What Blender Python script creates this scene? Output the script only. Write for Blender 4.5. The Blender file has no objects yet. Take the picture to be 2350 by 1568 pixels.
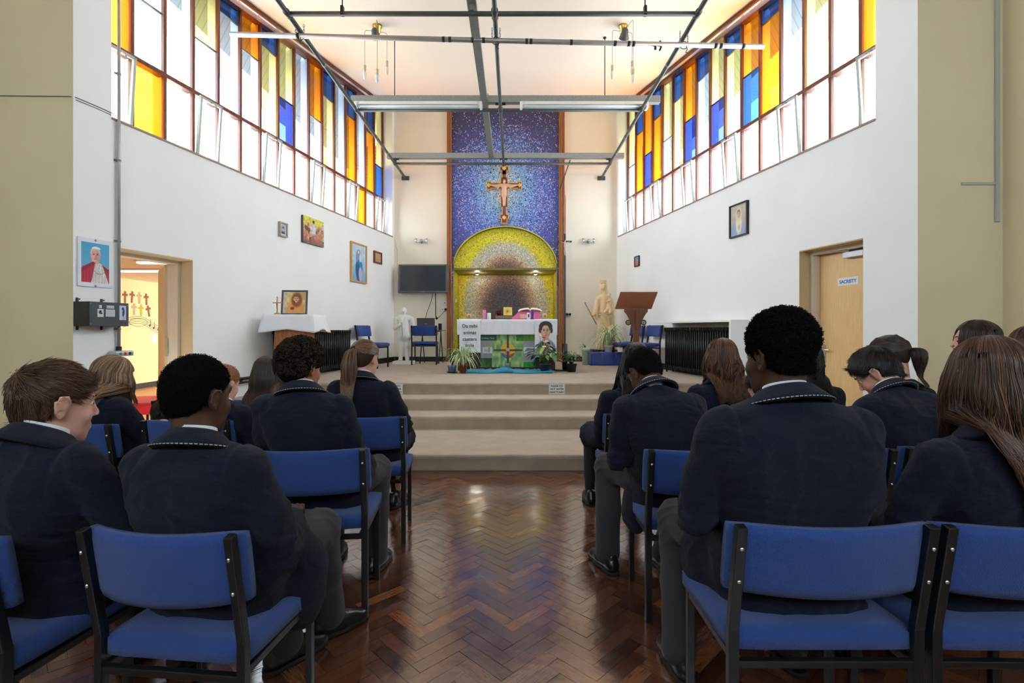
import bpy, math, random
import numpy as np
from mathutils import Vector, Matrix, Euler
PI = math.pi
rnd = random.Random(7)
scene = bpy.context.scene
COL = scene.collection

def S(r, g, b):
    def f(c):
        c = c / 255.0
        return c / 12.92 if c <= 0.04045 else ((c + 0.055) / 1.055) ** 2.4
    return (f(r), f(g), f(b))

# ------------------------------------------------------------------ camera
FPX, CX, HY, EYE = 1175.0, 1178.0, 755.0, 1.36
cam_data = bpy.data.cameras.new('camera')
cam_data.sensor_width = 36.0
cam_data.lens = FPX / 2350.0 * 36.0
cam_data.shift_x = -(CX - 1175.0) / 2350.0
cam_data.shift_y = (HY - 784.0) / 2350.0
cam_data.clip_start = 0.02
cam = bpy.data.objects.new('camera', cam_data)
COL.objects.link(cam)
cam.location = (0, 0, EYE)
cam.rotation_euler = (PI / 2, 0, 0)
scene.camera = cam

# ------------------------------------------------------------------ sky, exposure
scene.view_settings.view_transform = 'Standard'
scene.view_settings.look = 'None'
scene.view_settings.gamma = 1.0
scene.view_settings.exposure = 2.75
scene.cycles.max_bounces = 7
scene.cycles.diffuse_bounces = 4
scene.cycles.glossy_bounces = 3
scene.cycles.transparent_max_bounces = 12
scene.cycles.transmission_bounces = 3
scene.cycles.caustics_reflective = False
scene.cycles.caustics_refractive = False
scene.cycles.use_adaptive_sampling = True
scene.cycles.adaptive_threshold = 0.03
scene.cycles.use_denoising = True
scene.cycles.sample_clamp_indirect = 6.0
world = bpy.data.worlds.new('sky')
scene.world = world
world.use_nodes = True
_wn = world.node_tree
_wn.nodes['Background'].inputs[0].default_value = (0.84, 0.93, 1.0, 1)
_wn.nodes['Background'].inputs[1].default_value = 2.6

# walls: end points in plan
LA, LB = Vector((-4.016, 4.672, 0)), Vector((-2.70, 11.6, 0))
RA, RB = Vector((3.66, 4.634, 0)), Vector((2.34, 11.6, 0))
LROT = math.atan2(LB.y - LA.y, LB.x - LA.x)
RROT = math.atan2(RA.y - RB.y, RA.x - RB.x)
PLAT = 0.62
SILL, TRANSOM = 3.42, 4.27
def ceil_z(y): return 5.80 + 0.11 * (y - 7.0)

# daylight through side and added rear windows (portals only guide the sky sampling)
def portal(name, loc, rot, sx, sy):
    d = bpy.data.lights.new(name, 'AREA'); d.shape = 'RECTANGLE'; d.size = sx; d.size_y = sy
    d.cycles.is_portal = True
    o = bpy.data.objects.new(name, d); COL.objects.link(o); o.location = loc; o.rotation_euler = rot
    return o
for nm, A, B, sgn in (('window_portal', LA, LB, 1), ('window_portal', RA, RB, -1)):
    mid = (A + B) / 2; u = (B - A).normalized(); n_in = Vector((u.y, -u.x, 0)) * sgn
    p = mid + u * 0.12 - n_in * 0.6
    q = Matrix((( u.x, 0, -n_in.x), (u.y, 0, -n_in.y), (0, 1, 0))).to_euler() if sgn > 0 else Matrix(((-u.x, 0, -n_in.x), (-u.y, 0, -n_in.y), (0, 1, 0))).to_euler()
    portal(nm, (p.x, p.y, (SILL + 5.9) / 2), q, 6.7, 5.9 - SILL + .5)
portal('window_portal', (0, -2.75, 3.45), (PI / 2, 0, PI), 7.0, 1.2)

# ------------------------------------------------------------------ materials
MATS = {}
def _mat(name):
    m = bpy.data.materials.new(name); m.use_nodes = True
    return m, m.node_tree.nodes, m.node_tree.links, m.node_tree.nodes['Principled BSDF']

def mat(name, col, rough=0.6, metal=0.0, bump=0.0, bscale=60.0, var=0.0, vscale=4.0, sheen=0.0, coat=0.0, emit=0.0, stretch=(1, 1, 1), spec=0.5, col2=None, detail=3.0):
    if name in MATS: return MATS[name]
    m, N, L, b = _mat(name)
    b.inputs['Base Color'].default_value = (*col, 1)
    b.inputs['Roughness'].default_value = rough
    b.inputs['Metallic'].default_value = metal
    b.inputs['Specular IOR Level'].default_value = spec
    if sheen: b.inputs['Sheen Weight'].default_value = sheen; b.inputs['Sheen Roughness'].default_value = 0.5
    if coat: b.inputs['Coat Weight'].default_value = coat; b.inputs['Coat Roughness'].default_value = 0.08
    if emit:
        b.inputs['Emission Color'].default_value = (*col, 1); b.inputs['Emission Strength'].default_value = emit
    tc = mp = None
    if bump or var or col2:
        tc = N.new('ShaderNodeTexCoord'); mp = N.new('ShaderNodeMapping')
        mp.inputs['Scale'].default_value = stretch
        L.new(tc.outputs['Object'], mp.inputs['Vector'])
    if var or col2:
        n = N.new('ShaderNodeTexNoise'); n.inputs['Scale'].default_value = vscale; n.inputs['Detail'].default_value = detail
        L.new(mp.outputs[0], n.inputs['Vector'])
        r = N.new('ShaderNodeValToRGB')
        a = col2 if col2 else tuple(c * (1 - var) for c in col)
        z = col if col2 else tuple(min(1, c * (1 + var)) for c in col)
        r.color_ramp.elements[0].position = 0.3; r.color_ramp.elements[1].position = 0.7
        r.color_ramp.elements[0].color = (*a, 1); r.color_ramp.elements[1].color = (*z, 1)
        L.new(n.outputs['Fac'], r.inputs[0]); L.new(r.outputs[0], b.inputs['Base Color'])
    if bump:
        n2 = N.new('ShaderNodeTexNoise'); n2.inputs['Scale'].default_value = bscale; n2.inputs['Detail'].default_value = 2
        L.new(mp.outputs[0], n2.inputs['Vector'])
        bp = N.new('ShaderNodeBump'); bp.inputs['Strength'].default_value = bump; bp.inputs['Distance'].default_value = 0.01
        L.new(n2.outputs['Fac'], bp.inputs['Height']); L.new(bp.outputs[0], b.inputs['Normal'])
    MATS[name] = m
    return m

def mat_attr(name, rough=0.6, metal=0.0, bump=0.0, bscale=80.0, spec=0.5, sheen=0.0, coat=0.0, mul=None, stretch=(1, 1, 1)):
    """surface coloured by the mesh's own 'Col' attribute (tiles, prints, strands)"""
    if name in MATS: return MATS[name]
    m, N, L, b = _mat(name)
    a = N.new('ShaderNodeAttribute'); a.attribute_name = 'Col'
    b.inputs['Roughness'].default_value = rough; b.inputs['Metallic'].default_value = metal
    b.inputs['Specular IOR Level'].default_value = spec
    if sheen: b.inputs['Sheen Weight'].default_value = sheen
    if coat: b.inputs['Coat Weight'].default_value = coat; b.inputs['Coat Roughness'].default_value = 0.12
    out = a.outputs['Color']
    L.new(out, b.inputs['Base Color'])
    if bump:
        tc = N.new('ShaderNodeTexCoord'); mp = N.new('ShaderNodeMapping'); mp.inputs['Scale'].default_value = stretch
        n2 = N.new('ShaderNodeTexNoise'); n2.inputs['Scale'].default_value = bscale
        L.new(tc.outputs['Object'], mp.inputs['Vector']); L.new(mp.outputs[0], n2.inputs['Vector'])
        bp = N.new('ShaderNodeBump'); bp.inputs['Strength'].default_value = bump; bp.inputs['Distance'].default_value = 0.01
        L.new(n2.outputs['Fac'], bp.inputs['Height']); L.new(bp.outputs[0], b.inputs['Normal'])
    MATS[name] = m
    return m

def mat_glass(name, col, gloss=0.06):
    if name in MATS: return MATS[name]
    m = bpy.data.materials.new(name); m.use_nodes = True
    N, L = m.node_tree.nodes, m.node_tree.links
    N.remove(N['Principled BSDF'])
    t = N.new('ShaderNodeBsdfTransparent'); t.inputs[0].default_value = (*col, 1)
    g = N.new('ShaderNodeBsdfGlossy'); g.inputs['Roughness'].default_value = 0.08
    mx = N.new('ShaderNodeMixShader')
    mx.inputs[0].default_value = gloss
    L.new(t.outputs[0], mx.inputs[1]); L.new(g.outputs[0], mx.inputs[2])
    L.new(mx.outputs[0], N['Material Output'].inputs[0])
    MATS[name] = m
    return m

def mat_brick(name, c1, c2, mortar, scale=(4.4, 13), bump=0.3):
    if name in MATS: return MATS[name]
    m, N, L, b = _mat(name)
    tc = N.new('ShaderNodeTexCoord'); br = N.new('ShaderNodeTexBrick')
    br.inputs['Color1'].default_value = (*c1, 1); br.inputs['Color2'].default_value = (*c2, 1); br.inputs['Mortar'].default_value = (*mortar, 1)
    br.inputs['Scale'].default_value = 1; br.inputs['Brick Width'].default_value = 1 / scale[0]; br.inputs['Row Height'].default_value = 1 / scale[1]
    br.inputs['Mortar Size'].default_value = 0.008
    L.new(tc.outputs['UV'], br.inputs['Vector']); L.new(br.outputs['Color'], b.inputs['Base Color'])
    b.inputs['Roughness'].default_value = 0.85
    MATS[name] = m
    return m

M_white = mat('wall_paint_white', S(240, 241, 240), 0.75, bump=0.12, bscale=14, var=0.025, vscale=1.2)
M_cream = mat('wall_paint_cream', S(234, 226, 206), 0.75, bump=0.10, bscale=14, var=0.025, vscale=1.2)
M_ceil = mat('ceiling_paint', S(236, 222, 208), 0.85, bump=0.08, bscale=10, var=0.02, vscale=1.0)
M_olive = mat('wall_paint_olive', S(230, 217, 182), 0.8, bump=0.08, bscale=30, var=0.03, vscale=1.5)
M_wood_red = mat('window_wood', S(118, 58, 28), 0.45, bump=0.15, bscale=30, col2=S(84, 38, 18), vscale=6, stretch=(6, 6, 0.6))
M_oak = mat('oak_wood', S(176, 112, 62), 0.5, bump=0.12, bscale=40, col2=S(148, 88, 44), vscale=8, stretch=(8, 8, .7))
M_oakd = mat('dark_oak_wood', S(120, 68, 38), 0.45, bump=0.1, bscale=40, col2=S(92, 50, 28), vscale=8, stretch=(8, 8, .7))
M_door = mat('door_veneer', S(236, 200, 142), 0.5, bump=0.05, bscale=40, col2=S(224, 182, 120), vscale=9, stretch=(9, 9, .5))
M_carpet = mat('beige_carpet', S(176, 158, 138), 0.95, bump=0.5, bscale=160, var=0.10, vscale=5, sheen=.2)
M_black = mat('black_metal', S(24, 24, 26), 0.35, bump=0.05, bscale=80)
M_blackm = mat('black_matte', S(20, 20, 22), 0.6, bump=0.1, bscale=100)
M_pipe = mat('dark_painted_steel', S(66, 72, 70), 0.45, bump=0.15, bscale=40, var=0.15, vscale=9)
M_galv = mat('galvanised_steel', S(160, 165, 165), 0.45, metal=0.6, bump=0.1, bscale=60, col2=S(128, 133, 133), vscale=90, detail=4)
M_alu = mat('aluminium', S(160, 156, 152), 0.4, metal=0.7, bump=0.05, bscale=30, var=.08, vscale=5)
M_chrome = mat('chrome', S(210, 212, 214), 0.12, metal=1.0)
M_brass = mat('brass', S(196, 158, 80), 0.28, metal=0.9, var=.1, vscale=8)
M_plastic = mat('white_plastic', S(228, 228, 226), 0.4)
M_skirt = mat('skirting_black', S(30, 32, 32), 0.5)

# ------------------------------------------------------------------ mesh helpers
class MB:
    def __init__(s):
        s.v = []; s.f = []; s.sm = []; s.c = []; s.hascol = False
    def add(s, vs, fs, smooth=False, col=None, M=None):
        o = len(s.v)
        if M is not None: vs = [M @ Vector(p) for p in vs]
        s.v += [tuple(p) for p in vs]
        s.f += [tuple(i + o for i in f) for f in fs]
        s.sm += [smooth] * len(fs)
        if col is not None: s.hascol = True
        s.c += [col if col is not None else (1, 1, 1)] * len(fs)
        return s
    def box(s, c, d, M=None, col=None):
        x, y, z = c; a, b, h = d[0] / 2, d[1] / 2, d[2] / 2
        vs = [(x + i * a, y + j * b, z + k * h) for k in (-1, 1) for j in (-1, 1) for i in (-1, 1)]
        return s.add(vs, [(0, 2, 3, 1), (4, 5, 7, 6), (0, 1, 5, 4), (2, 6, 7, 3), (0, 4, 6, 2), (1, 3, 7, 5)], False, col, M)
    def bx(s, x0, x1, y0, y1, z0, z1, M=None, col=None):
        return s.box(((x0 + x1) / 2, (y0 + y1) / 2, (z0 + z1) / 2), (abs(x1 - x0), abs(y1 - y0), abs(z1 - z0)), M, col)
    def tube(s, pts, r, n=10, M=None, col=None, closed=False, flat=1.0, smooth=True, ang=0.0):
        pts = [Vector(p) for p in pts]; m = len(pts)
        rs = r if isinstance(r, (list, tuple)) else [r] * m
        vs = []; fs = []; prev = None
        for i, p in enumerate(pts):
            if closed: t = pts[(i + 1) % m] - pts[i - 1]
            elif i == 0: t = pts[1] - p
            elif i == m - 1: t = p - pts[i - 1]
            else: t = (pts[i + 1] - p).normalized() + (p - pts[i - 1]).normalized()
            t = t.normalized() if t.length > 1e-9 else Vector((0, 0, 1))
            if prev is None:
                a = Vector((0, 0, 1)) if abs(t.z) < 0.9 else Vector((0, 1, 0))
                x = t.cross(a).normalized()
            else:
                x = prev - t * prev.dot(t)
                x = x.normalized() if x.length > 1e-6 else t.orthogonal().normalized()
            prev = x; y = t.cross(x)
            for k in range(n):
                w = 2 * PI * k / n + ang
                vs.append(p + (x * math.cos(w) + y * math.sin(w) * flat) * rs[i])
        for i in range(m if closed else m - 1):
            for k in range(n):
                a = i * n + k; b = i * n + (k + 1) % n; j = ((i + 1) % m) * n
                fs.append((a, b, j + (k + 1) % n, j + k))
        if not closed:
            fs.append(tuple(range(n - 1, -1, -1))); fs.append(tuple((m - 1) * n + k for k in range(n)))
        return s.add(vs, fs, smooth, col, M)
    def cyl(s, p0, p1, r, n=16, M=None, col=None, r1=None):
        return s.tube([p0, p1], [r, r if r1 is None else r1], n, M, col)
    def sq(s, p0, p1, w, M=None, col=None):      # square section bar
        return s.tube([p0, p1], w * 0.7071, 4, M, col, smooth=False, ang=PI / 4)
    def lathe(s, prof, n=24, c=(0, 0, 0), M=None, col=None, sx=1, sy=1):
        vs = []; fs = []; m = len(prof)
        for r, z in prof:
            for k in range(n):
                w = 2 * PI * k / n
                vs.append((c[0] + r * math.cos(w) * sx, c[1] + r * math.sin(w) * sy, c[2] + z))
        for i in range(m - 1):
            for k in range(n):
                fs.append((i * n + k, i * n + (k + 1) % n, (i + 1) * n + (k + 1) % n, (i + 1) * n + k))
        if prof[0][0] > 1e-5: fs.append(tuple(range(n - 1, -1, -1)))
        if prof[-1][0] > 1e-5: fs.append(tuple((m - 1) * n + k for k in range(n)))
        return s.add(vs, fs, True, col, M)
    def prism(s, poly, y0, y1, M=None, col=None):   # polygon in xz, extruded along y
        n = len(poly)
        vs = [(p[0], y0, p[1]) for p in poly] + [(p[0], y1, p[1]) for p in poly]
        fs = [tuple(range(n)), tuple(range(2 * n - 1, n - 1, -1))] + [(i, i + n, (i + 1) % n + n, (i + 1) % n) for i in range(n)]
        return s.add(vs, fs, False, col, M)
    def ell(s, c, r, n=16, m=10, M=None, col=None, R=None):
        vs = [(0, 0, -1)]
        for i in range(1, m):
            t = PI * i / m
            for k in range(n):
                w = 2 * PI * k / n
                vs.append((math.sin(t) * math.cos(w), math.sin(t) * math.sin(w), -math.cos(t)))
        vs.append((0, 0, 1)); fs = []
        for k in range(n): fs.append((0, 1 + (k + 1) % n, 1 + k))
        for i in range(m - 2):
            for k in range(n):
                a = 1 + i * n
                fs.append((a + k, a + (k + 1) % n, a + n + (k + 1) % n, a + n + k))
        a = 1 + (m - 2) * n; t = len(vs) - 1
        for k in range(n): fs.append((a + k, a + (k + 1) % n, t))
        out = []
        for p in vs:
            q = Vector((p[0] * r[0], p[1] * r[1], p[2] * r[2]))
            if R is not None: q = R @ q
            out.append(q + Vector(c))
        return s.add(out, fs, True, col, M)
    def build(s, name, m, parent=None, bevel=0.0, seg=2, fix=True):
        me = bpy.data.meshes.new(name)
        me.from_pydata(s.v, [], s.f)
        me.polygons.foreach_set('use_smooth', s.sm)
        if s.hascol:
            a = me.color_attributes.new('Col', 'FLOAT_COLOR', 'CORNER')
            buf = []
            for f, c in zip(s.f, s.c): buf += [c[0], c[1], c[2], 1.0] * len(f)
            a.data.foreach_set('color', buf)
        if isinstance(m, (list, tuple)):
            for q in m: me.materials.append(q)
        elif m: me.materials.append(m)
        if fix:
            import bmesh
            bm = bmesh.new(); bm.from_mesh(me); bmesh.ops.recalc_face_normals(bm, faces=bm.faces); bm.to_mesh(me); bm.free()
        me.update()
        o = bpy.data.objects.new(name, me); COL.objects.link(o)
        if parent is not None: o.parent = parent
        if bevel:
            b = o.modifiers.new('bevel', 'BEVEL'); b.width = bevel; b.segments = seg; b.limit_method = 'ANGLE'; b.angle_limit = math.radians(40)
        return o

def thing(name, label, cat, loc=(0, 0, 0), rotz=0.0, group=None, rot=None):
    o = bpy.data.objects.new(name, None); COL.objects.link(o)
    o.location = loc; o.rotation_euler = rot if rot else (0, 0, rotz); o.empty_display_size = 0.1
    o['label'] = label; o['category'] = cat
    if group: o['group'] = group
    return o
def tag(o, label, cat, group=None, kind=None):
    o['label'] = label; o['category'] = cat
    if group: o['group'] = group
    if kind: o['kind'] = kind
    return o
def struct(o): o['kind'] = 'structure'; return o
def lab(o, l): o['label'] = l; return o
def dup(o, parent=None):
    c = o.copy(); COL.objects.link(c)
    if parent is not None: c.parent = parent
    for ch in o.children: dup(ch, c)
    return c

def P(px, py, Y): return Vector(((px - CX) / FPX * Y, Y, EYE - (py - HY) / FPX * Y))
def onwall(side, px, py, off=0.0):
    """point of a side wall (moved off metres into the room) seen at a pixel"""
    A, B = (LA, LB) if side == 'L' else (RA, RB)
    u = (B - A).normalized(); n = Vector((u.y, -u.x, 0)) * (1 if side == 'L' else -1)
    d = Vector(((px - CX) / FPX, 1, -(py - HY) / FPX))
    a = A + n * off
    t = ((a - Vector((0, 0, EYE))).dot(n)) / d.dot(n)
    return Vector((0, 0, EYE)) + d * t
def grid_pic(name, w, h, nx, ny, fn, m, parent=None, y=0.0, z0=0.0, x0=None, warp=None):
    """a flat print in the local xz plane facing -y; fn(u, v) gives sRGB 0..255 arrays"""
    us = (np.arange(nx) + .5) / nx; vs_ = (np.arange(ny) + .5) / ny
    U, V = np.meshgrid(us, vs_)
    C = np.clip(np.asarray(fn(U, V), dtype=float), 0, 255) / 255.0
    C = np.where(C <= 0.04045, C / 12.92, ((C + 0.055) / 1.055) ** 2.4)
    gx = np.linspace(-w / 2, w / 2, nx + 1) if x0 is None else np.linspace(x0, x0 + w, nx + 1)
    gz = np.linspace(0, h, ny + 1) + z0
    X, Z = np.meshgrid(gx, gz); Yg = np.full_like(X, y)
    if warp is not None: X, Yg, Z = warp(X, Yg, Z)
    co = np.stack([X, Yg, Z], -1).reshape(-1, 3)
    i = np.arange(nx)[None, :] + np.arange(ny)[:, None] * (nx + 1)
    F = np.stack([i, i + 1, i + nx + 2, i + nx + 1], -1).reshape(-1, 4)
    me = bpy.data.meshes.new(name)
    me.vertices.add(len(co)); me.vertices.foreach_set('co', co.ravel())
    me.loops.add(F.size); me.loops.foreach_set('vertex_index', F.ravel())
    me.polygons.add(len(F)); me.polygons.foreach_set('loop_start', np.arange(len(F)) * 4); me.polygons.foreach_set('loop_total', np.full(len(F), 4))
    a = me.color_attributes.new('Col', 'FLOAT_COLOR', 'CORNER')
    c4 = np.concatenate([C, np.ones(C.shape[:2] + (1,))], -1).reshape(-1, 4)
    a.data.foreach_set('color', np.repeat(c4, 4, 0).astype(np.float32).ravel())
    me.materials.append(m); me.update(calc_edges=True)
    o = bpy.data.objects.new(name, me); COL.objects.link(o)
    if parent is not None: o.parent = parent
    return o
def text(name, s, size, m, parent=None, loc=(0, 0, 0), rot=(PI / 2, 0, 0), ext=0.0008, align='CENTER', off=0.0, sx=1.0):
    cu = bpy.data.curves.new(name, 'FONT'); cu.body = s; cu.size = size; cu.extrude = ext; cu.align_x = align; cu.offset = off
    t = bpy.data.objects.new(name + '_curve', cu)
    me = bpy.data.meshes.new_from_object(t); bpy.data.objects.remove(t); bpy.data.curves.remove(cu)
    me.name = name; me.materials.clear(); me.materials.append(m)
    o = bpy.data.objects.new(name, me); COL.objects.link(o); o.location = loc; o.rotation_euler = rot; o.scale.x = sx
    if parent is not None: o.parent = parent
    return o
# tiny painting toolbox for prints: all in sRGB 0..255
def ramp(t, stops):
    t = np.asarray(t); xs = [s[0] for s in stops]
    return np.stack([np.interp(t, xs, [s[1][k] for s in stops]) for k in range(3)], -1)
def blend(img, mask, col):
    mask = np.clip(mask, 0, 1)[..., None]
    return img * (1 - mask) + np.asarray(col, float) * mask
def sell(U, V, cx, cy, rx, ry, soft=0.08, rot=0.0):
    a, b = U - cx, V - cy
    if rot: a, b = a * math.cos(rot) + b * math.sin(rot), -a * math.sin(rot) + b * math.cos(rot)
    d = np.sqrt((a / rx) ** 2 + (b / ry) ** 2)
    return np.clip((1 - d) / soft + .5, 0, 1)
def vnoise(U, V, f, seed=0):
    r = np.random.RandomState(seed); g = r.rand(64, 64)
    x = U * f; y = V * f; xi = np.floor(x).astype(int); yi = np.floor(y).astype(int)
    fx = x - xi; fy = y - yi; fx = fx * fx * (3 - 2 * fx); fy = fy * fy * (3 - 2 * fy)
    a = g[yi % 64, xi % 64]; b = g[yi % 64, (xi + 1) % 64]; c = g[(yi + 1) % 64, xi % 64]; d = g[(yi + 1) % 64, (xi + 1) % 64]
    return (a * (1 - fx) + b * fx) * (1 - fy) + (c * (1 - fx) + d * fx) * fy
M_print = mat_attr('printed_paper', 0.55)
M_canvas = mat_attr('painted_canvas', 0.7, bump=0.2, bscale=300)
# ------------------------------------------------------------------ implicit modelling: smooth blends of tapered limbs, meshed with surface nets
def np_mesh(name, V, F, m, parent=None, smooth=True, col=None):
    """V (n,3), F (m,k) or list of arrays of the same width; col per vertex (linear)"""
    V = np.asarray(V, np.float32); F = np.asarray(F, np.int32); k = F.shape[1]
    me = bpy.data.meshes.new(name)
    me.vertices.add(len(V)); me.vertices.foreach_set('co', V.ravel())
    me.loops.add(F.size); me.loops.foreach_set('vertex_index', F.ravel())
    me.polygons.add(len(F)); me.polygons.foreach_set('loop_start', np.arange(len(F), dtype=np.int32) * k); me.polygons.foreach_set('loop_total', np.full(len(F), k, np.int32))
    me.polygons.foreach_set('use_smooth', np.full(len(F), smooth))
    if col is not None:
        a = me.color_attributes.new('Col', 'FLOAT_COLOR', 'POINT')
        a.data.foreach_set('color', np.concatenate([np.asarray(col, np.float32), np.ones((len(V), 1), np.float32)], 1).ravel())
    if m: me.materials.append(m)
    me.update(calc_edges=True)
    o = bpy.data.objects.new(name, me); COL.objects.link(o)
    if parent is not None: o.parent = parent
    return o

class Sdf:
    def __init__(s, lo, hi, h):
        s.lo = np.array(lo, float); s.h = h
        s.n = np.maximum(2, np.ceil((np.array(hi) - s.lo) / h).astype(int) + 1)
        s.ax = [s.lo[i] + np.arange(s.n[i]) * h for i in range(3)]
        s.D = np.full(tuple(s.n), 0.5, np.float32)
    def _sub(s, lo, hi, pad):
        i0 = np.clip(np.floor((np.array(lo) - pad - s.lo) / s.h).astype(int), 0, s.n - 1)
        i1 = np.clip(np.ceil((np.array(hi) + pad - s.lo) / s.h).astype(int) + 1, 1, s.n)
        if np.any(i1 <= i0): return None, None
        sl = tuple(slice(a, b) for a, b in zip(i0, i1))
        X = s.ax[0][sl[0]][:, None, None]; Y = s.ax[1][sl[1]][None, :, None]; Z = s.ax[2][sl[2]][None, None, :]
        return sl, (X, Y, Z)
    def _apply(s, sl, d, k, op):
        d = d.astype(np.float32); A = s.D[sl]
        if op == 'sub':
            d = -d
            if k > 0:
                h = np.clip(.5 - .5 * (d - A) / k, 0, 1) if False else np.clip(.5 + .5 * (d - A) / k, 0, 1)
                s.D[sl] = A * (1 - h) + d * h + k * h * (1 - h)
            else: s.D[sl] = np.maximum(A, d)
        else:
            if k > 0:
                h = np.clip(.5 + .5 * (A - d) / k, 0, 1)
                s.D[sl] = A * (1 - h) + d * h - k * h * (1 - h)
            else: s.D[sl] = np.minimum(A, d)
    def cone(s, a, b, r1, r2, k=.01, op='add', flat=None):
        a = np.array(a, float); b = np.array(b, float); R = max(r1, r2)
        sl, G = s._sub(np.minimum(a, b) - R, np.maximum(a, b) + R, k * 1.2 + s.h * 2)
        if sl is None: return s
        X, Y, Z = G; ab = b - a; L = max(ab @ ab, 1e-9)
        t = np.clip(((X - a[0]) * ab[0] + (Y - a[1]) * ab[1] + (Z - a[2]) * ab[2]) / L, 0, 1)
        d = np.sqrt((X - a[0] - ab[0] * t) ** 2 + (Y - a[1] - ab[1] * t) ** 2 + (Z - a[2] - ab[2] * t) ** 2) - (r1 + (r2 - r1) * t)
        s._apply(sl, d, k, op); return s
    def chain(s, pts, rs, k=.01):
        for i in range(len(pts) - 1): s.cone(pts[i], pts[i + 1], rs[i], rs[i + 1], k)
        return s
    def ell(s, c, r, R=None, k=.01, op='add'):
        c = np.array(c, float); r = np.array(r, float); M = max(r)
        ext = r if R is None else np.full(3, M)
        sl, G = s._sub(c - ext, c + ext, k * 1.2 + s.h * 2)
        if sl is None: return s
        X, Y, Z = G[0] - c[0], G[1] - c[1], G[2] - c[2]
        if R is not None:
            Rm = np.array(R)
            X, Y, Z = (Rm[0, 0] * X + Rm[1, 0] * Y + Rm[2, 0] * Z, Rm[0, 1] * X + Rm[1, 1] * Y + Rm[2, 1] * Z, Rm[0, 2] * X + Rm[1, 2] * Y + Rm[2, 2] * Z)
        q = np.sqrt((X / r[0]) ** 2 + (Y / r[1]) ** 2 + (Z / r[2]) ** 2)
        g = np.sqrt((X / r[0] ** 2) ** 2 + (Y / r[1] ** 2) ** 2 + (Z / r[2] ** 2) ** 2) + 1e-9
        d = q * (q - 1) / g
        s._apply(sl, d, k, op); return s
    def field(s, lo, hi, fn, k=.01, op='add'):
        sl, G = s._sub(lo, hi, s.h * 2)
        if sl is None: return s
        s._apply(sl, fn(*G), k, op); return s
    def mesh(s):
        D = s.D
        D[0], D[-1] = .5, .5; D[:, 0], D[:, -1] = .5, .5; D[:, :, 0], D[:, :, -1] = .5, .5
        ins = D < 0
        nx, ny, nz = D.shape
        c = [ins[i:nx - 1 + i, j:ny - 1 + j, k:nz - 1 + k] for i in (0, 1) for j in (0, 1) for k in (0, 1)]
        cnt = sum(x.astype(np.int8) for x in c)
        act = (cnt > 0) & (cnt < 8)
        ii, jj, kk = np.nonzero(act)
        idx = np.full(act.shape, -1, np.int32); idx[act] = np.arange(len(ii))
        P_ = np.zeros((len(ii), 3)); W = np.zeros(len(ii))
        cor = [(i, j, k) for i in (0, 1) for j in (0, 1) for k in (0, 1)]
        val = [D[ii + a, jj + b, kk + c_] for a, b, c_ in cor]
        for p in range(8):
            for ax in range(3):
                if cor[p][ax] == 0:
                    q = list(cor[p]); q[ax] = 1; q = cor.index(tuple(q))
                    v0, v1 = val[p], val[q]; m = (v0 < 0) != (v1 < 0)
                    t = np.where(m, v0 / np.where(m, v0 - v1, 1), 0)
                    pos = np.array(cor[p], float)[None, :] * np.ones((len(ii), 1)); pos[:, ax] += t
                    P_[m] += pos[m]; W[m] += 1
        V = (np.stack([ii, jj, kk], 1) + P_ / np.maximum(W, 1)[:, None]) * s.h + s.lo
        F = []
        for ax in range(3):
            sl0 = [slice(None)] * 3; sl1 = [slice(None)] * 3; sl0[ax] = slice(0, -1); sl1[ax] = slice(1, None)
            a = ins[tuple(sl0)]; b = ins[tuple(sl1)]
            for flip, m in ((False, a & ~b), (True, ~a & b)):
                x, y, z = np.nonzero(m); p = [x, y, z]; u, v = [(1, 2), (2, 0), (0, 1)][ax]
                ok = (p[u] > 0) & (p[v] > 0); p = [q[ok] for q in p]
                def g(du, dv):
                    q = [p[0].copy(), p[1].copy(), p[2].copy()]; q[u] = q[u] - du; q[v] = q[v] - dv
                    return idx[q[0], q[1], q[2]]
                quad = np.stack([g(1, 1), g(0, 1), g(0, 0), g(1, 0)], 1)
                if flip: quad = quad[:, ::-1]
                F.append(quad)
        F = np.concatenate(F); F = F[(F >= 0).all(1)]
        return V, F
def lat3(p, seed=0):
    """smooth 3-D value noise in -1..1"""
    r = np.random.RandomState(seed); g = r.rand(16, 16, 16) * 2 - 1
    i = np.floor(p).astype(int); f = p - i; f = f * f * (3 - 2 * f); o = 0
    for a in (0, 1):
        for b in (0, 1):
            for c in (0, 1):
                w = (f[..., 0] if a else 1 - f[..., 0]) * (f[..., 1] if b else 1 - f[..., 1]) * (f[..., 2] if c else 1 - f[..., 2])
                o = o + w * g[(i[..., 0] + a) % 16, (i[..., 1] + b) % 16, (i[..., 2] + c) % 16]
    return o
def vnormals(V, F):
    a, b, c = V[F[:, 0]], V[F[:, 1]], V[F[:, 2]]; n = np.cross(b - a, c - a)
    N = np.zeros_like(V)
    for k in range(F.shape[1]): np.add.at(N, F[:, k], n)
    return N / (np.linalg.norm(N, axis=1, keepdims=True) + 1e-12)
def relax(V, F, it=2, lam=.5):
    for _ in range(it):
        S_ = np.zeros_like(V); W = np.zeros(len(V))
        for k in range(4):
            a, b = F[:, k], F[:, (k + 1) % 4]
            np.add.at(S_, a, V[b]); np.add.at(S_, b, V[a]); np.add.at(W, a, 1); np.add.at(W, b, 1)
        V = V + lam * (S_ / np.maximum(W, 1)[:, None] - V)
    return V
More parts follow.
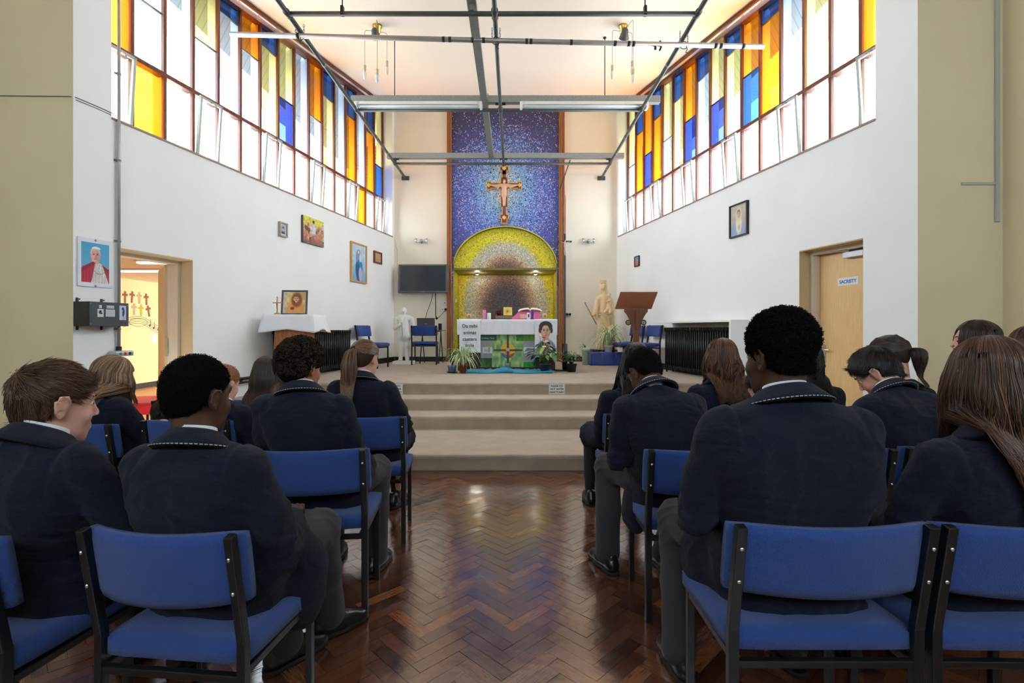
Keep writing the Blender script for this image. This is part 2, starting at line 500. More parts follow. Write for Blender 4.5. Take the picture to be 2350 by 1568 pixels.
def strands(paths, w0, w1, cols, sides=3):
    """paths (n, m, 3) -> thin tapered tubes as one array mesh"""
    n, m, _ = paths.shape
    T = np.gradient(paths, axis=1); T /= np.linalg.norm(T, axis=2, keepdims=True) + 1e-9
    up = np.tile(np.array([.31, .22, .92]), (n, m, 1)); X = np.cross(T, up); X /= np.linalg.norm(X, axis=2, keepdims=True) + 1e-9; Yv = np.cross(T, X)
    t = np.linspace(0, 1, m)[None, :, None]; w = (w0 * (1 - t ** 3) + w1 * t ** 3) * np.minimum(1, t * 9 + .12)
    V = []
    for k in range(sides):
        a = 2 * PI * k / sides; V.append(paths + (X * math.cos(a) + Yv * math.sin(a)) * w)
    V = np.stack(V, 2).reshape(-1, 3)
    base = (np.arange(n)[:, None] * m + np.arange(m - 1)[None, :]) * sides
    F = []
    for k in range(sides):
        k2 = (k + 1) % sides
        F.append(np.stack([base + k, base + k2, base + sides + k2, base + sides + k], -1).reshape(-1, 4))
    C = np.repeat(cols[:, None, :], m * sides, 1).reshape(-1, 3)
    return V, np.concatenate(F), C
def join_np(parts):
    Vs, Fs, Cs, o = [], [], [], 0
    for V, F, C in parts:
        Vs.append(V); Fs.append(F + o); Cs.append(C); o += len(V)
    return np.concatenate(Vs), np.concatenate(Fs), np.concatenate(Cs)
# ================================================================== THE SETTING
def loc_frame(A, rot):   # local x along the wall, -y into the room
    return Matrix.Translation(A) @ Matrix.Rotation(rot, 4, 'Z')
ML = loc_frame(LA, LROT)                     # u grows towards the altar
LLEN = (LB - LA).length
MR = loc_frame(RB, RROT)                     # u grows towards the camera
RLEN = (RB - RA).length
def uL(Y): return (Y - LA.y) / (LB.y - LA.y) * LLEN
def uR(Y): return (RB.y - Y) / (RB.y - RA.y) * RLEN
WT = 0.34
def side_wall(name, M, u_win0, u_win1, u_d0, u_d1, dz, length, near_is_low):
    b = MB()
    TOP = 6.5
    b.bx(0, length, 0, WT, dz, SILL, M)                     # between door head and sill
    b.bx(0, u_d0, 0, WT, 0, dz, M); b.bx(u_d1, length, 0, WT, 0, dz, M)
    b.bx(0, u_win0, 0, WT, SILL, TOP, M); b.bx(u_win1, length, 0, WT, SILL, TOP, M)
    return struct(b.build(name, M_white))
side_wall('wall_left', ML, uL(5.03), uL(11.50), uL(5.10), uL(6.01), 2.17, LLEN, True)
side_wall('wall_right', MR, uR(11.50), uR(5.06), uR(6.07), uR(5.20), 2.285, RLEN, False)
# thin wooden sill boards
for nm, M, a, c in (('trim_1', ML, uL(5.03), uL(11.52)), ('trim_2', MR, uR(11.52), uR(5.06))):
    b = MB(); b.bx(a, c, -0.012, 0.20, SILL, SILL + 0.022, M)
    struct(b.build(nm, mat('sill_wood', S(150, 128, 112), .5, bump=.1)))
# olive returns of the nave and its side walls
b = MB(); b.bx(LA.x - 1.6, LA.x - 0.001, LA.y, LA.y + 0.33, 0, 6.5); struct(b.build('wall_front_left', M_olive))
b = MB(); b.bx(RA.x + 0.001, RA.x + 1.6, RA.y, RA.y + 0.33, 0, 6.5); struct(b.build('wall_front_right', M_olive))
b = MB(); b.bx(-5.1, -4.80, -2.9, LA.y, 0, 6.5); struct(b.build('wall_nave_left', M_olive))
b = MB(); b.bx(4.43, 4.73, -2.9, RA.y, 0, 6.5); struct(b.build('wall_nave_right', M_olive))
# unseen rear wall; three windows added and sized to light the room from behind
b = MB(); b.bx(-5.1, 4.73, -2.9, -2.6, 0, 2.9); b.bx(-5.1, 4.73, -2.9, -2.6, 4.0, 6.5)
for x0, x1 in ((-5.1, -3.5), (-1.3, -1.1), (1.1, 1.3), (3.5, 4.73)): b.bx(x0, x1, -2.9, -2.6, 2.9, 4.0)
struct(b.build('wall_rear', M_olive))
for k, (x0, x1) in enumerate(((-3.5, -1.3), (-1.1, 1.1), (1.3, 3.5))):
    w = struct(bpy.data.objects.new('window_%d' % (k + 3), None)); COL.objects.link(w); w.location = ((x0 + x1) / 2, -2.75, 2.9)
    h = (x1 - x0) / 2; b = MB()
    for xx in (-h + .03, 0, h - .03): b.bx(xx - .03, xx + .03, -.04, .04, 0, 1.1)
    for zz in (.03, .55, 1.07): b.bx(-h, h, -.035, .035, zz - .03, zz + .03)
    b.build('window_frame', M_wood_red, w)
    b = MB(); b.bx(-h, h, -.003, .003, 0, 1.1); b.build('pane', mat_glass('clear_glass', (.86, .92, .97)), w)

# ceiling, sloping up towards the altar
def slab(name, m, x0, x1, y0, y1, t=0.12, dz=0.0):
    b = MB(); z0, z1 = ceil_z(y0) + dz, ceil_z(y1) + dz
    b.add([(x0, y0, z0), (x1, y0, z0), (x1, y1, z1), (x0, y1, z1), (x0, y0, z0 + t), (x1, y0, z0 + t), (x1, y1, z1 + t), (x0, y1, z1 + t)],
          [(0, 3, 2, 1), (4, 5, 6, 7), (0, 1, 5, 4), (1, 2, 6, 5), (2, 3, 7, 6), (3, 0, 4, 7)])
    return b
struct(slab('c', None, -5.1, 4.73, -2.9, 4.67).build('ceiling', M_ceil))
b = MB()   # over the sanctuary the ceiling follows the converging walls
def cpoly(b, pts, t=0.12):
    vs = [(x, y, ceil_z(y)) for x, y in pts] + [(x, y, ceil_z(y) + t) for x, y in pts]; n = len(pts)
    b.add(vs, [tuple(range(n)), tuple(range(2 * n - 1, n - 1, -1))] + [(i, (i + 1) % n, (i + 1) % n + n, i + n) for i in range(n)])
cpoly(b, [(LA.x - .02, 4.67), (RA.x + .02, 4.67), (RB.x + .25, 11.62), (LB.x - .25, 11.62)])
struct(b.build('ceiling_sanctuary', M_ceil))
# eaves outside, boarded soffits
M_soffit = mat_brick('soffit_boards', S(178, 180, 176), S(172, 174, 170), S(150, 152, 148), scale=(0.9, 9))
def uvbox(name, pts, m, uvs, t=Vector((0, 0, .05))):
    vs = [Vector(p) for p in pts]; n = len(vs)
    me = bpy.data.meshes.new(name); fs = [tuple(range(n)), tuple(range(2 * n - 1, n - 1, -1))] + [(i, (i + 1) % n, (i + 1) % n + n, i + n) for i in range(n)]
    me.from_pydata([tuple(v) for v in vs] + [tuple(v + t) for v in vs], [], fs)
    uv = me.uv_layers.new(name='UVMap'); k = 0
    for f in me.polygons:
        for li in f.loop_indices:
            uv.data[li].uv = uvs[me.loops[li].vertex_index % n]
    me.materials.append(m); o = bpy.data.objects.new(name, me); COL.objects.link(o)
    return o
for nm, A, B, s in (('roof_eaves_left', LA, LB, -1), ('roof_eaves_right', RA, RB, 1)):
    u = (B - A).normalized(); o_ = Vector((-u.y, u.x, 0)) if s < 0 else Vector((u.y, -u.x, 0))
    q = [A + o_ * .32 - u * .3, B + o_ * .32 + u * 1.6, B + o_ * 1.25 + u * 1.6, A + o_ * 1.25 - u * .3]
    pts = [Vector((p.x, p.y, ceil_z(p.y) + .02)) for p in q[:2]] + [Vector((p.x, p.y, 5.45 - .085 * (p.y - 6.8))) for p in q[2:]]
    struct(uvbox(nm, pts, M_soffit, [(0, 0), (0, 9), (1.1, 9), (1.1, 0)], Vector((0, 0, .3))))
# projecting brick wall beyond the last windows
M_brick = mat_brick('red_brick', S(196, 128, 84), S(172, 104, 70), S(186, 176, 160))
for nm, A, B, s in (('wall_outside_left', LA, LB, -1), ('wall_outside_right', RA, RB, 1)):
    u = (B - A).normalized(); o_ = Vector((-u.y, u.x, 0)) if s < 0 else Vector((u.y, -u.x, 0))
    q0 = B + o_ * .36 + u * .15; q1 = B + o_ * 1.9 + u * .15
    struct(uvbox(nm, [(q0.x, q0.y, 0), (q1.x, q1.y, 0), (q1.x, q1.y, 5.6), (q0.x, q0.y, 5.6)], M_brick, [(0, 0), (.8, 0), (.8, 5.8), (0, 5.8)], u * .3))

# ---------------------------------------------------------------- parquet floor, herringbone blocks
def parquet():
    W, n = 0.065, 4
    g = 0.0007
    R = Matrix.Rotation(PI / 4, 2)
    vs = []; fs = []; cs = []; uvs = []
    rr = random.Random(3)
    def block(x, y, w, h):
        cx, cy = (x + w / 2) * W, (y + h / 2) * W
        p = R @ Vector((cx, cy)); 
        if not (-4.82 < p.x < 4.45 and -2.7 < p.y < 5.15): return
        a, b_ = w * W / 2 - g, h * W / 2 - g
        o = len(vs)
        dz = rr.uniform(-0.0002, 0.0002); tx = rr.uniform(-.0012, .0012); ty = rr.uniform(-.0012, .0012)
        t = rr.random()
        base = Vector(S(118, 70, 46)).lerp(Vector(S(70, 40, 29)), t)
        if rr.random() < .16: base = base.lerp(Vector(S(170, 108, 66)), rr.uniform(.15, .6))
        vert = h > w
        off = rr.uniform(0, 50)
        for sx, sy in ((-1, -1), (1, -1), (1, 1), (-1, 1)):
            q = R @ Vector((cx + sx * a, cy + sy * b_))
            vs.append((q.x, q.y, dz + tx * sx * a * 6 + ty * sy * b_ * 6))
            uvs.append(((sy * b_ if vert else sx * a) + off, (sx * a if vert else sy * b_) + off * .37))
        fs.append((o, o + 1, o + 2, o + 3)); cs.append(base)
    K = 130
    for j in range(-K, K):
        for m in range(-K // 8 - 2, K // 8 + 2):
            block(j + 2 * n * m, j, n, 1)
            block(j, j + 1 + 2 * n * m, 1, n)
    me = bpy.data.meshes.new('floor'); me.from_pydata(vs, [], fs)
    a = me.color_attributes.new('Col', 'FLOAT_COLOR', 'CORNER'); buf = []
    for c in cs: buf += [c[0], c[1], c[2], 1] * 4
    a.data.foreach_set('color', buf)
    uv = me.uv_layers.new(name='UVMap'); uv.data.foreach_set('uv', [c for q in uvs for c in q])
    m, N, L, b = _mat('parquet_varnished')
    at = N.new('ShaderNodeAttribute'); at.attribute_name = 'Col'
    tc = N.new('ShaderNodeTexCoord'); mp = N.new('ShaderNodeMapping'); mp.inputs['Scale'].default_value = (14, 160, 1)
    L.new(tc.outputs['UV'], mp.inputs[0])
    n1 = N.new('ShaderNodeTexNoise'); n1.inputs['Scale'].default_value = 1; n1.inputs['Detail'].default_value = 4; L.new(mp.outputs[0], n1.inputs['Vector'])
    r = N.new('ShaderNodeMapRange'); r.inputs['From Min'].default_value = .3; r.inputs['From Max'].default_value = .7; r.inputs['To Min'].default_value = .62; r.inputs['To Max'].default_value = 1.3
    L.new(n1.outputs['Fac'], r.inputs['Value'])
    mx = N.new('ShaderNodeMix'); mx.data_type = 'RGBA'; mx.blend_type = 'MULTIPLY'; mx.inputs['Factor'].default_value = 1
    L.new(at.outputs['Color'], mx.inputs['A']); L.new(r.outputs[0], mx.inputs['B']); L.new(mx.outputs['Result'], b.inputs['Base Color'])
    # worn varnish: scuffs raise the roughness, slow waves bend the reflections
    n2 = N.new('ShaderNodeTexNoise'); n2.inputs['Scale'].default_value = 9; n2.inputs['Detail'].default_value = 6; L.new(tc.outputs['Object'], n2.inputs['Vector'])
    r2 = N.new('ShaderNodeMapRange'); r2.inputs['From Min'].default_value = .35; r2.inputs['From Max'].default_value = .75; r2.inputs['To Min'].default_value = .11; r2.inputs['To Max'].default_value = .25
    L.new(n2.outputs['Fac'], r2.inputs['Value']); L.new(r2.outputs[0], b.inputs['Roughness'])
    b.inputs['IOR'].default_value = 2.7
    n3 = N.new('ShaderNodeTexNoise'); n3.inputs['Scale'].default_value = 11; n3.inputs['Detail'].default_value = 2; L.new(tc.outputs['Object'], n3.inputs['Vector'])
    bp = N.new('ShaderNodeBump'); bp.inputs['Strength'].default_value = .22; bp.inputs['Distance'].default_value = .006; L.new(n3.outputs['Fac'], bp.inputs['Height'])
    bp2 = N.new('ShaderNodeBump'); bp2.inputs['Strength'].default_value = .12; bp2.inputs['Distance'].default_value = .002
    L.new(n1.outputs['Fac'], bp2.inputs['Height']); L.new(bp.outputs[0], bp2.inputs['Normal']); L.new(bp2.outputs[0], b.inputs['Normal'])
    me.materials.append(m)
    o = bpy.data.objects.new('floor', me); COL.objects.link(o); struct(o)
    b2 = MB(); b2.bx(-5.1, 4.73, -2.9, 5.2, -.12, -.0022); struct(b2.build('floor_base', mat('floor_gaps', S(22, 12, 9), .5)))
parquet()

# ---------------------------------------------------------------- carpeted steps and platform
RISE = PLAT / 4
SY = [4.92, 6.16, 6.60, 7.01]
def wallx(side, Y):
    A, B = (LA, LB) if side == 'L' else (RA, RB)
    t = (Y - A.y) / (B.y - A.y); return A.x + (B.x - A.x) * t
steps = MB()
for i, y0 in enumerate(SY):
    z0, z1 = i * RISE, (i + 1) * RISE
    y1 = SY[i + 1] + .03 if i < 3 else 11.6
    e = 0.002
    def strip(ya, yb, za, zb):
        vs = [(wallx('L', ya) + e, ya, za), (wallx('R', ya) - e, ya, za), (wallx('R', yb) - e, yb, za), (wallx('L', yb) + e, yb, za)]
        vs += [(x, y, zb) for x, y, _ in vs]
        steps.add(vs, [(0, 3, 2, 1), (4, 5, 6, 7), (0, 1, 5, 4), (1, 2, 6, 5), (2, 3, 7, 6), (3, 0, 4, 7)])
    strip(y0, y1, 0 if i == 0 else z0 - .02, z1)
    # rounded nosing
    yy, rr_ = y0 - .004, .022
    steps.tube([(wallx('L', y0) + .004, yy, z1 - rr_), (wallx('R', y0) - .004, yy, z1 - rr_)], rr_, 14)
st = struct(steps.build('floor_platform', M_carpet))

# ---------------------------------------------------------------- back wall with arch niche
MX0, MX1, MC = -1.40, 1.03, -0.185
NXH = 1.175                                  # niche half width
SPR, CROWN = 2.74, 3.68                      # soffit height and arch crown
BW = 11.6
b = MB()
b.bx(LB.x - .3, MX0 - .09, BW, BW + .3, 0, 6.6)
b.bx(MX1 + .09, RB.x + .3, BW, BW + .3, 0, 6.6)
struct(b.build('wall_back', M_cream))
# mosaic
TILE = 0.0185
rs = np.random.RandomState(11)
def mosaic_blue(X, Z):
    h, w = X.shape
    cx, cz = -0.20, 4.55
    d = np.sqrt(((X - cx) / 1.0) ** 2 + ((Z - cz) / 1.25) ** 2)
    jit = rs.randn(h, w)
    t = d + jit * .10
    st = [(0, (206, 212, 216)), (.22, (176, 196, 206)), (.38, (130, 170, 204)), (.58, (104, 146, 196)), (.74, (92, 114, 184)), (1.05, (80, 88, 166)), (1.4, (70, 74, 148)), (1.7, (58, 54, 92)), (2.2, (62, 56, 76))]
    c = ramp(t, st)
    up = np.clip((Z - 4.9) / 1.2, 0, 1)[..., None] * np.clip((d[..., None] - .55) / .5, 0, 1)
    c = c * (1 - .75 * up) + np.array([66, 58, 82]) * .75 * up
    c *= (1 + rs.randn(h, w, 1) * .12)
    mid = ((d > .4) & (d < 1.15))
    m = (rs.rand(h, w) < np.where(mid, .22, .04)); c[m] = np.array([150, 172, 216]) + rs.randn(m.sum(), 3) * 14
    m = (rs.rand(h, w) < np.where(mid, .12, .05)); c[m] = np.array([58, 60, 108])
    m = rs.rand(h, w) < .006; c[m] = (214, 214, 222)
    m = rs.rand(h, w) < .004; c[m] = (196, 90, 96)
    m = rs.rand(h, w) < .003; c[m] = (214, 190, 110)
    return c
def mosaic_gold(X, Z, cz=2.35, sc=1.0):
    h, w = X.shape
    d = np.sqrt((X - MC) ** 2 + ((Z - cz) * .9) ** 2) / sc + rs.randn(h, w) * .03
    st = [(0, (62, 48, 46)), (.30, (78, 56, 52)), (.42, (118, 84, 70)), (.52, (168, 132, 104)), (.60, (186, 164, 132)), (.68, (188, 184, 164)), (.84, (186, 182, 156)), (.90, (216, 200, 50)), (1.0, (224, 208, 10)), (2, (206, 190, 6))]
    c = ramp(d, st) * (1 + rs.randn(h, w, 1) * .09)
    m = rs.rand(h, w) < .06; c[m] = np.clip(c[m] + 30, 0, 250)
    m = (rs.rand(h, w) < .03) & (d < .6); c[m] = (104, 70, 58)
    m = rs.rand(h, w) < .012; c[m] = (120, 84, 60)
    return c
M_tile = mat_attr('glass_mosaic', 0.28, bump=.3, bscale=22, spec=.5)
def tilewall(name, x0, x1, z0, z1, y, fn, mask=None, parent=None, axis='x', flip=False):
    nx, nz = int(round((x1 - x0) / TILE)), int(round((z1 - z0) / TILE))
    xs = x0 + (np.arange(nx) + .5) * TILE; zs = z0 + (np.arange(nz) + .5) * TILE
    X, Z = np.meshgrid(xs, zs); C = np.clip(fn(X, Z) * 1.08, 0, 255) / 255
    C = np.where(C <= .04045, C / 12.92, ((C + .055) / 1.055) ** 2.4)
    g = TILE * .478
    keep = np.ones(X.shape, bool) if mask is None else mask(X, Z)
    X, Z, C = X[keep], Z[keep], C[keep]
    n = len(X); tilt = rs.randn(n, 2) * .0006
    q = []
    for sx, sz in ((-1, -1), (1, -1), (1, 1), (-1, 1)):
        dd = tilt[:, 0] * sx + tilt[:, 1] * sz
        a, b_ = X + sx * g, Z + sz * g
        q.append(np.stack([a, np.full(n, y) + dd, b_], -1) if axis == 'x' else np.stack([np.full(n, y) + dd, a, b_], -1))
    V = np.stack(q, 1).reshape(-1, 3); F = np.arange(n * 4).reshape(n, 4)
    if flip: F = F[:, ::-1]
    me = bpy.data.meshes.new(name); me.from_pydata(V.tolist(), [], F.tolist())
    a = me.color_attributes.new('Col', 'FLOAT_COLOR', 'CORNER')
    a.data.foreach_set('color', np.repeat(np.concatenate([C, np.ones((n, 1))], 1), 4, 0).astype(np.float32).ravel())
    me.materials.append(M_tile)
    o = bpy.data.objects.new(name, me); COL.objects.link(o)
    if parent: o.parent = parent
    return o
def arch_z(X): 
    s = np.clip(1 - ((X - MC) / (NXH + .01)) ** 2, 0, 1)
    return SPR - .02 + (CROWN - SPR + .02) * np.sqrt(s)
GROUT = mat('mosaic_grout', S(120, 120, 124), .9, bump=.2)
# backing wall round the arch (polygon strips)
b = MB(); NS = 48
xs = [MC - NXH + 2 * NXH * i / NS for i in range(NS + 1)]
for i in range(NS):
    za, zb = float(arch_z(np.array(xs[i]))), float(arch_z(np.array(xs[i + 1])))
    b.add([(xs[i], BW, za), (xs[i + 1], BW, zb), (xs[i + 1], BW, 6.6), (xs[i], BW, 6.6), (xs[i], BW + .32, za), (xs[i + 1], BW + .32, zb), (xs[i + 1], BW + .32, 6.6), (xs[i], BW + .32, 6.6)],
          [(0, 1, 2, 3), (4, 7, 6, 5), (0, 4, 5, 1)])
b.bx(MX0 - .09, MC - NXH, BW, BW + .3, 0, 6.6); b.bx(MC + NXH, MX1 + .09, BW, BW + .3, 0, 6.6)
struct(b.build('wall_back_mosaic_bed', GROUT))
struct(tilewall('wall_back_blue_mosaic', MX0, MX1, 2.3, 6.3, BW - .006, mosaic_blue, lambda X, Z: ((Z > arch_z(X) + .02) | (np.abs(X - MC) > NXH)) & (np.abs(X - (MX0 + MX1) / 2) < 1.215)))
# arch rim and recessed lunette
rim = MB(); pts = [(x, BW - .012, float(arch_z(np.array(x)))) for x in xs]
rim.tube(pts, .014, 8); struct(rim.build('trim_3', mat('gold_rim', S(206, 196, 96), .5)))
b = MB(); LUN = BW + .16
for i in range(NS):
    za, zb = float(arch_z(np.array(xs[i]))), float(arch_z(np.array(xs[i + 1])))
    b.add([(xs[i], BW, za), (xs[i + 1], BW, zb), (xs[i + 1], BW + .33, zb), (xs[i], BW + .33, za)], [(0, 1, 2, 3)])
struct(b.build('wall_arch_intrados', mat('mosaic_yellow_edge', S(190, 176, 40), .5, bump=.5, bscale=40)))
b = MB(); b.bx(MC - NXH, MC + NXH, LUN + .006, LUN + .1, SPR + .0, CROWN); 
b.bx(MC - NXH, MC + NXH, BW + .01, BW + 1.35, SPR - .045, SPR)             # soffit slab of the deep niche
struct(b.build('wall_lunette_bed', mat('niche_soffit', S(128, 118, 52), .6, bump=.2)))
struct(tilewall('wall_lunette_mosaic', MC - NXH, MC + NXH, SPR, CROWN, LUN, lambda X, Z: mosaic_gold(X, Z, 2.40), lambda X, Z: Z < arch_z(X)))
# the deep niche below the soffit
ND = BW + 1.17
b = MB(); b.bx(MC - NXH - .2, MC + NXH + .2, ND + .008, ND + .2, 0, SPR + .1)
b.bx(MC - NXH - .2, MC - NXH - .005, BW + .3, ND, 0, SPR); b.bx(MC + NXH + .005, MC + NXH + .2, BW + .3, ND, 0, SPR)
struct(b.build('wall_niche_bed', GROUT))
struct(tilewall('wall_niche_back_mosaic', MC - NXH, MC + NXH, PLAT, SPR - .045, ND, lambda X, Z: mosaic_gold(X, Z, 1.95, 1.22)))
struct(tilewall('wall_niche_side_mosaic', BW, ND, PLAT, SPR - .045, MC - NXH, lambda X, Z: np.clip(np.ones(X.shape + (1,)) * np.array([204, 188, 24]) * (1 + rs.randn(*X.shape, 1) * .1), 0, 255), axis='y'))
struct(tilewall('wall_niche_side_mosaic', BW, ND, PLAT, SPR - .045, MC + NXH, lambda X, Z: np.clip(np.ones(X.shape + (1,)) * np.array([204, 188, 24]) * (1 + rs.randn(*X.shape, 1) * .1), 0, 255), axis='y', flip=True))
b = MB(); b.bx(MC - NXH, MC + NXH, BW - .02, ND + .02, 0.4, PLAT - .001); struct(b.build('floor_niche', M_carpet))
# wooden posts framing the mosaic
for nm, x0, x1 in (('trim_4', MX0 - .10, MX0 + .01), ('trim_5', MX1 - .005, MX1 + .13)):
    b = MB(); w = (x1 - x0)
    for k in range(4):
        b.bx(x0 + w * k / 4 + .002, x0 + w * (k + 1) / 4 - .002, BW - .07 - (.012 if k % 2 else 0), BW - .001, PLAT, 6.25)
    struct(b.build(nm, M_oak, bevel=.004))
# skirtings
def skirt(name, M, u0, u1, z): 
    b = MB(); b.bx(u0, u1, -.018, 0, z, z + .11, M); return struct(b.build(name, M_skirt))
skirt('baseboard_left', ML, uL(7.03), LLEN - .02, PLAT); skirt('baseboard_right', MR, .02, uR(7.03), PLAT)
I4 = Matrix.Translation((0, BW, 0))
skirt('baseboard_back', I4, LB.x + .02, MX0 - .10, PLAT); skirt('baseboard_back_right', I4, MX1 + .13, RB.x - .02, PLAT)

# ---------------------------------------------------------------- the two long windows
GL = {'C': mat_glass('pale_blue_glass', (.62, .78, .96)), 'W': mat_glass('clear_glass', (.86, .92, .97)), 'P': mat_glass('pale_yellow_glass', (.74, .70, .30)),
      'Y': mat_glass('amber_glass', (.80, .27, .008)), 'B': mat_glass('blue_glass', (.022, .095, .32)), 'D': mat_glass('deep_blue_glass', (.035, .06, .32))}
L_up = ['Y', 'C4.97:C', 'C', 'P4.97:C', 'B5.55:C', 'Y5.27:C', 'B5.55:P', 'P4.97:D', 'C', 'Y5.02:C', 'B5.55:P', 'C', 'B5.55:Y', 'C', 'B5.55:Y', 'P4.97:B']
L_lo = ['W', 'Y', 'W', 'W', 'W', 'W', 'W', 'W', 'W', 'W', 'W', 'W', 'W', 'Y', 'W', 'W']
R_up = ['Y', 'C', 'P', 'C', 'B5.55:Y', 'Y5.02:B', 'B5.55:P', 'P4.97:D', 'B5.55:C', 'Y5.02:D', 'B5.55:P', 'P4.97:C', 'B5.55:Y', 'Y4.97:D', 'B5.55:Y', 'P4.97:C']
R_lo = ['W'] * 16
GO = 0.24
def long_window(name, M, ufn, ups, los):
    root = struct(bpy.data.objects.new(name, None)); COL.objects.link(root)
    root.matrix_world = M.copy()
    def topz(Y): return ceil_z(Y) + .01
    Ys = [5.04 + .402 * k for k in range(17)]
    fr = MB(); wf = MB()
    def B(b, Ya, Yb, y0, y1, z0, z1):
        ua, ub = sorted((ufn(Ya), ufn(Yb))); b.bx(ua, ub, y0, y1, z0, z1)
    for k, Y in enumerate(Ys):
        B(fr, Y - .02, Y + .02, GO - .034, GO + .004, SILL, topz(Y) + .1)
        B(wf, Y - .02, Y + .02, GO + .004, GO + .12, SILL, topz(Y) + .1)
    B(fr, Ys[0], Ys[-1], GO - .05, GO + .05, SILL + .0, SILL + .05)
    B(fr, Ys[0], Ys[-1], GO - .05, GO + .05, TRANSOM - .025, TRANSOM + .025)
    fr.build('window_frame', M_wood_red, root, bevel=.004)
    lab(wf.build('outer_frame', mat('outer_frame_paint', S(214, 216, 224), .6), root), 'pale outer window posts')
    # head trim follows the ceiling
    hb = MB()
    for ya, yb in ((-.004, .03), (GO - .08, GO + .04)):
        vs = []
        for Y in (Ys[0] - .05, Ys[-1] + .08):
            for yy in (ya, yb):
                for dz in (-.055, .02): vs.append((ufn(Y), yy, topz(Y) + dz))
        hb.add(vs, [(0, 1, 3, 2), (4, 6, 7, 5), (0, 2, 6, 4), (1, 5, 7, 3), (2, 3, 7, 6), (0, 4, 5, 1)])
    hb.build('head_trim', M_wood_red, root)
    for k in range(16):
        Ya, Yb = Ys[k] + .022, Ys[k + 1] - .022
        def pane(c, z0, z1):
            ua, ub = sorted((ufn(Ya), ufn(Yb)))
            p = MB(); p.add([(ua, GO, z0), (ub, GO, z0), (ub, GO, z1), (ua, GO, z1)], [(0, 1, 2, 3)])
            o = p.build('pane', GL[c], root, fix=False)
            lab(o, {'C': 'pale blue glass pane', 'W': 'clear glass pane', 'P': 'pale yellow glass pane', 'Y': 'amber yellow glass pane', 'B': 'blue glass pane', 'D': 'deep blue glass pane'}[c])
        zt = topz(Yb) + .04
        s = ups[k]
        if ':' in s:
            z = float(s[1:5]); pane(s[-1], TRANSOM + .02, z); pane(s[0], z, zt)
            bb = MB(); B(bb, Ya, Yb, GO - .012, GO + .012, z - .006, z + .006); bb.build('glazing_bar', mat('lead_came', S(60, 52, 46), .5), root)
        else: pane(s, TRANSOM + .02, zt)
        pane(los[k], SILL + .04, TRANSOM - .02)
        if k % 3 == 0:      # opening sash, white metal, tilted ajar
            sash = MB(); ua, ub = sorted((ufn(Ya), ufn(Yb))); h = TRANSOM - .03 - SILL - .05; w = ub - ua
            R = Matrix.Translation(((ua + ub) / 2, GO - .045, SILL + .05)) @ Matrix.Rotation(.07, 4, 'X')
            for x in (-w / 2 + .018, w / 2 - .018): sash.bx(x - .016, x + .016, -.016, .016, 0, h, R)
            for z in (.016, h - .016): sash.bx(-w / 2, w / 2, -.016, .016, z - .016, z + .016, R)
            so = sash.build('opening_sash', mat('sash_paint', S(176, 184, 178), .5), root, bevel=.003)
            c = MB(); c.box((0, -.03, h - .03), (.05, .03, .03), R); c.cyl((-.02, -.04, h - .035), (.03, -.05, h - .06), .007, 8, R)
            c.build('catch', M_chrome, so)
    return root
long_window('window_1', ML, uL, L_up, L_lo)
long_window('window_2', MR, uR, R_up, R_lo)

# ---------------------------------------------------------------- right-hand door (sacristy)
def door_frame(b, u0, u1, z1, y0, y1, w=.055, M=None):
    b.bx(u0, u0 + w, y0, y1, 0, z1, M); b.bx(u1 - w, u1, y0, y1, 0, z1, M); b.bx(u0 + w, u1 - w, y0, y1, z1 - w, z1, M)
d0, d1 = uR(6.07), uR(5.20)
DR = struct(bpy.data.objects.new('door_1', None)); COL.objects.link(DR); DR.matrix_world = MR @ Matrix.Translation((d0, 0, 0)); DW = d1 - d0
b = MB(); door_frame(b, .002, DW - .002, 2.283, .14, .30); b.build('door_frame', mat('frame_paint', S(216, 200, 178), .45), DR, bevel=.004)
b = MB(); b.bx(.002, DW - .002, .001, .139, 2.272, 2.284); b.bx(.0005, .004, .001, .139, 0, 2.28); b.build('reveal_lining', mat('reveal_paint', S(206, 180, 140), .7), DR)
b = MB(); b.bx(.06, DW - .06, .235, .279, .008, 2.222); b.build('door_leaf', M_door, DR, bevel=.003)
h = MB(); h.box((.125, .232, 1.07), (.045, .008, .21)); h.cyl((.125, .23, 1.12), (.125, .185, 1.12), .009); h.tube([(.125, .185, 1.12), (.16, .18, 1.12), (.245, .182, 1.118)], .009, 10)
ho = h.build('door_handle', M_chrome, DR, bevel=.002); h = MB(); h.box((.125, .2268, 1.03), (.009, .004, .028)); h.build('keyhole', M_blackm, ho)
h = MB(); h.box((.58, .2, 2.17), (.26, .06, .06)); h.box((.62, .17, 2.24), (.16, .04, .035)); h.tube([(.52, .19, 2.21), (.36, .17, 2.23), (.22, .16, 2.225)], .007, 8); h.build('door_closer', mat('closer_paint', S(196, 198, 206), .4, metal=.3), DR, bevel=.004)
b = MB(); b.bx(d0 - .3, d1 + .3, WT + .5, WT + .6, -.1, 2.6, MR); b.bx(d0 - .3, d0 - .2, WT, WT + .5, -.1, 2.6, MR); b.bx(d1 + .2, d1 + .3, WT, WT + .5, -.1, 2.6, MR); b.bx(d0 - .3, d1 + .3, 0.0, WT + .5, -.1, .0, MR); b.bx(d0 - .3, d1 + .3, WT, WT + .6, 2.6, 2.7, MR)
struct(b.build('wall_light_stop', M_cream))  # unseen box added behind the door to stop sky light leaking in
sg = MB(); sg.bx(-.14, .14, -.002, 0, 0, .085)
sgn = sg.build('sign', M_plastic); tag(sgn, 'white SACRISTY name sign with blue letters on the light wood door', 'sign')
sgn.matrix_world = MR @ Matrix.Translation((d0 + .455, .2345, 1.845))
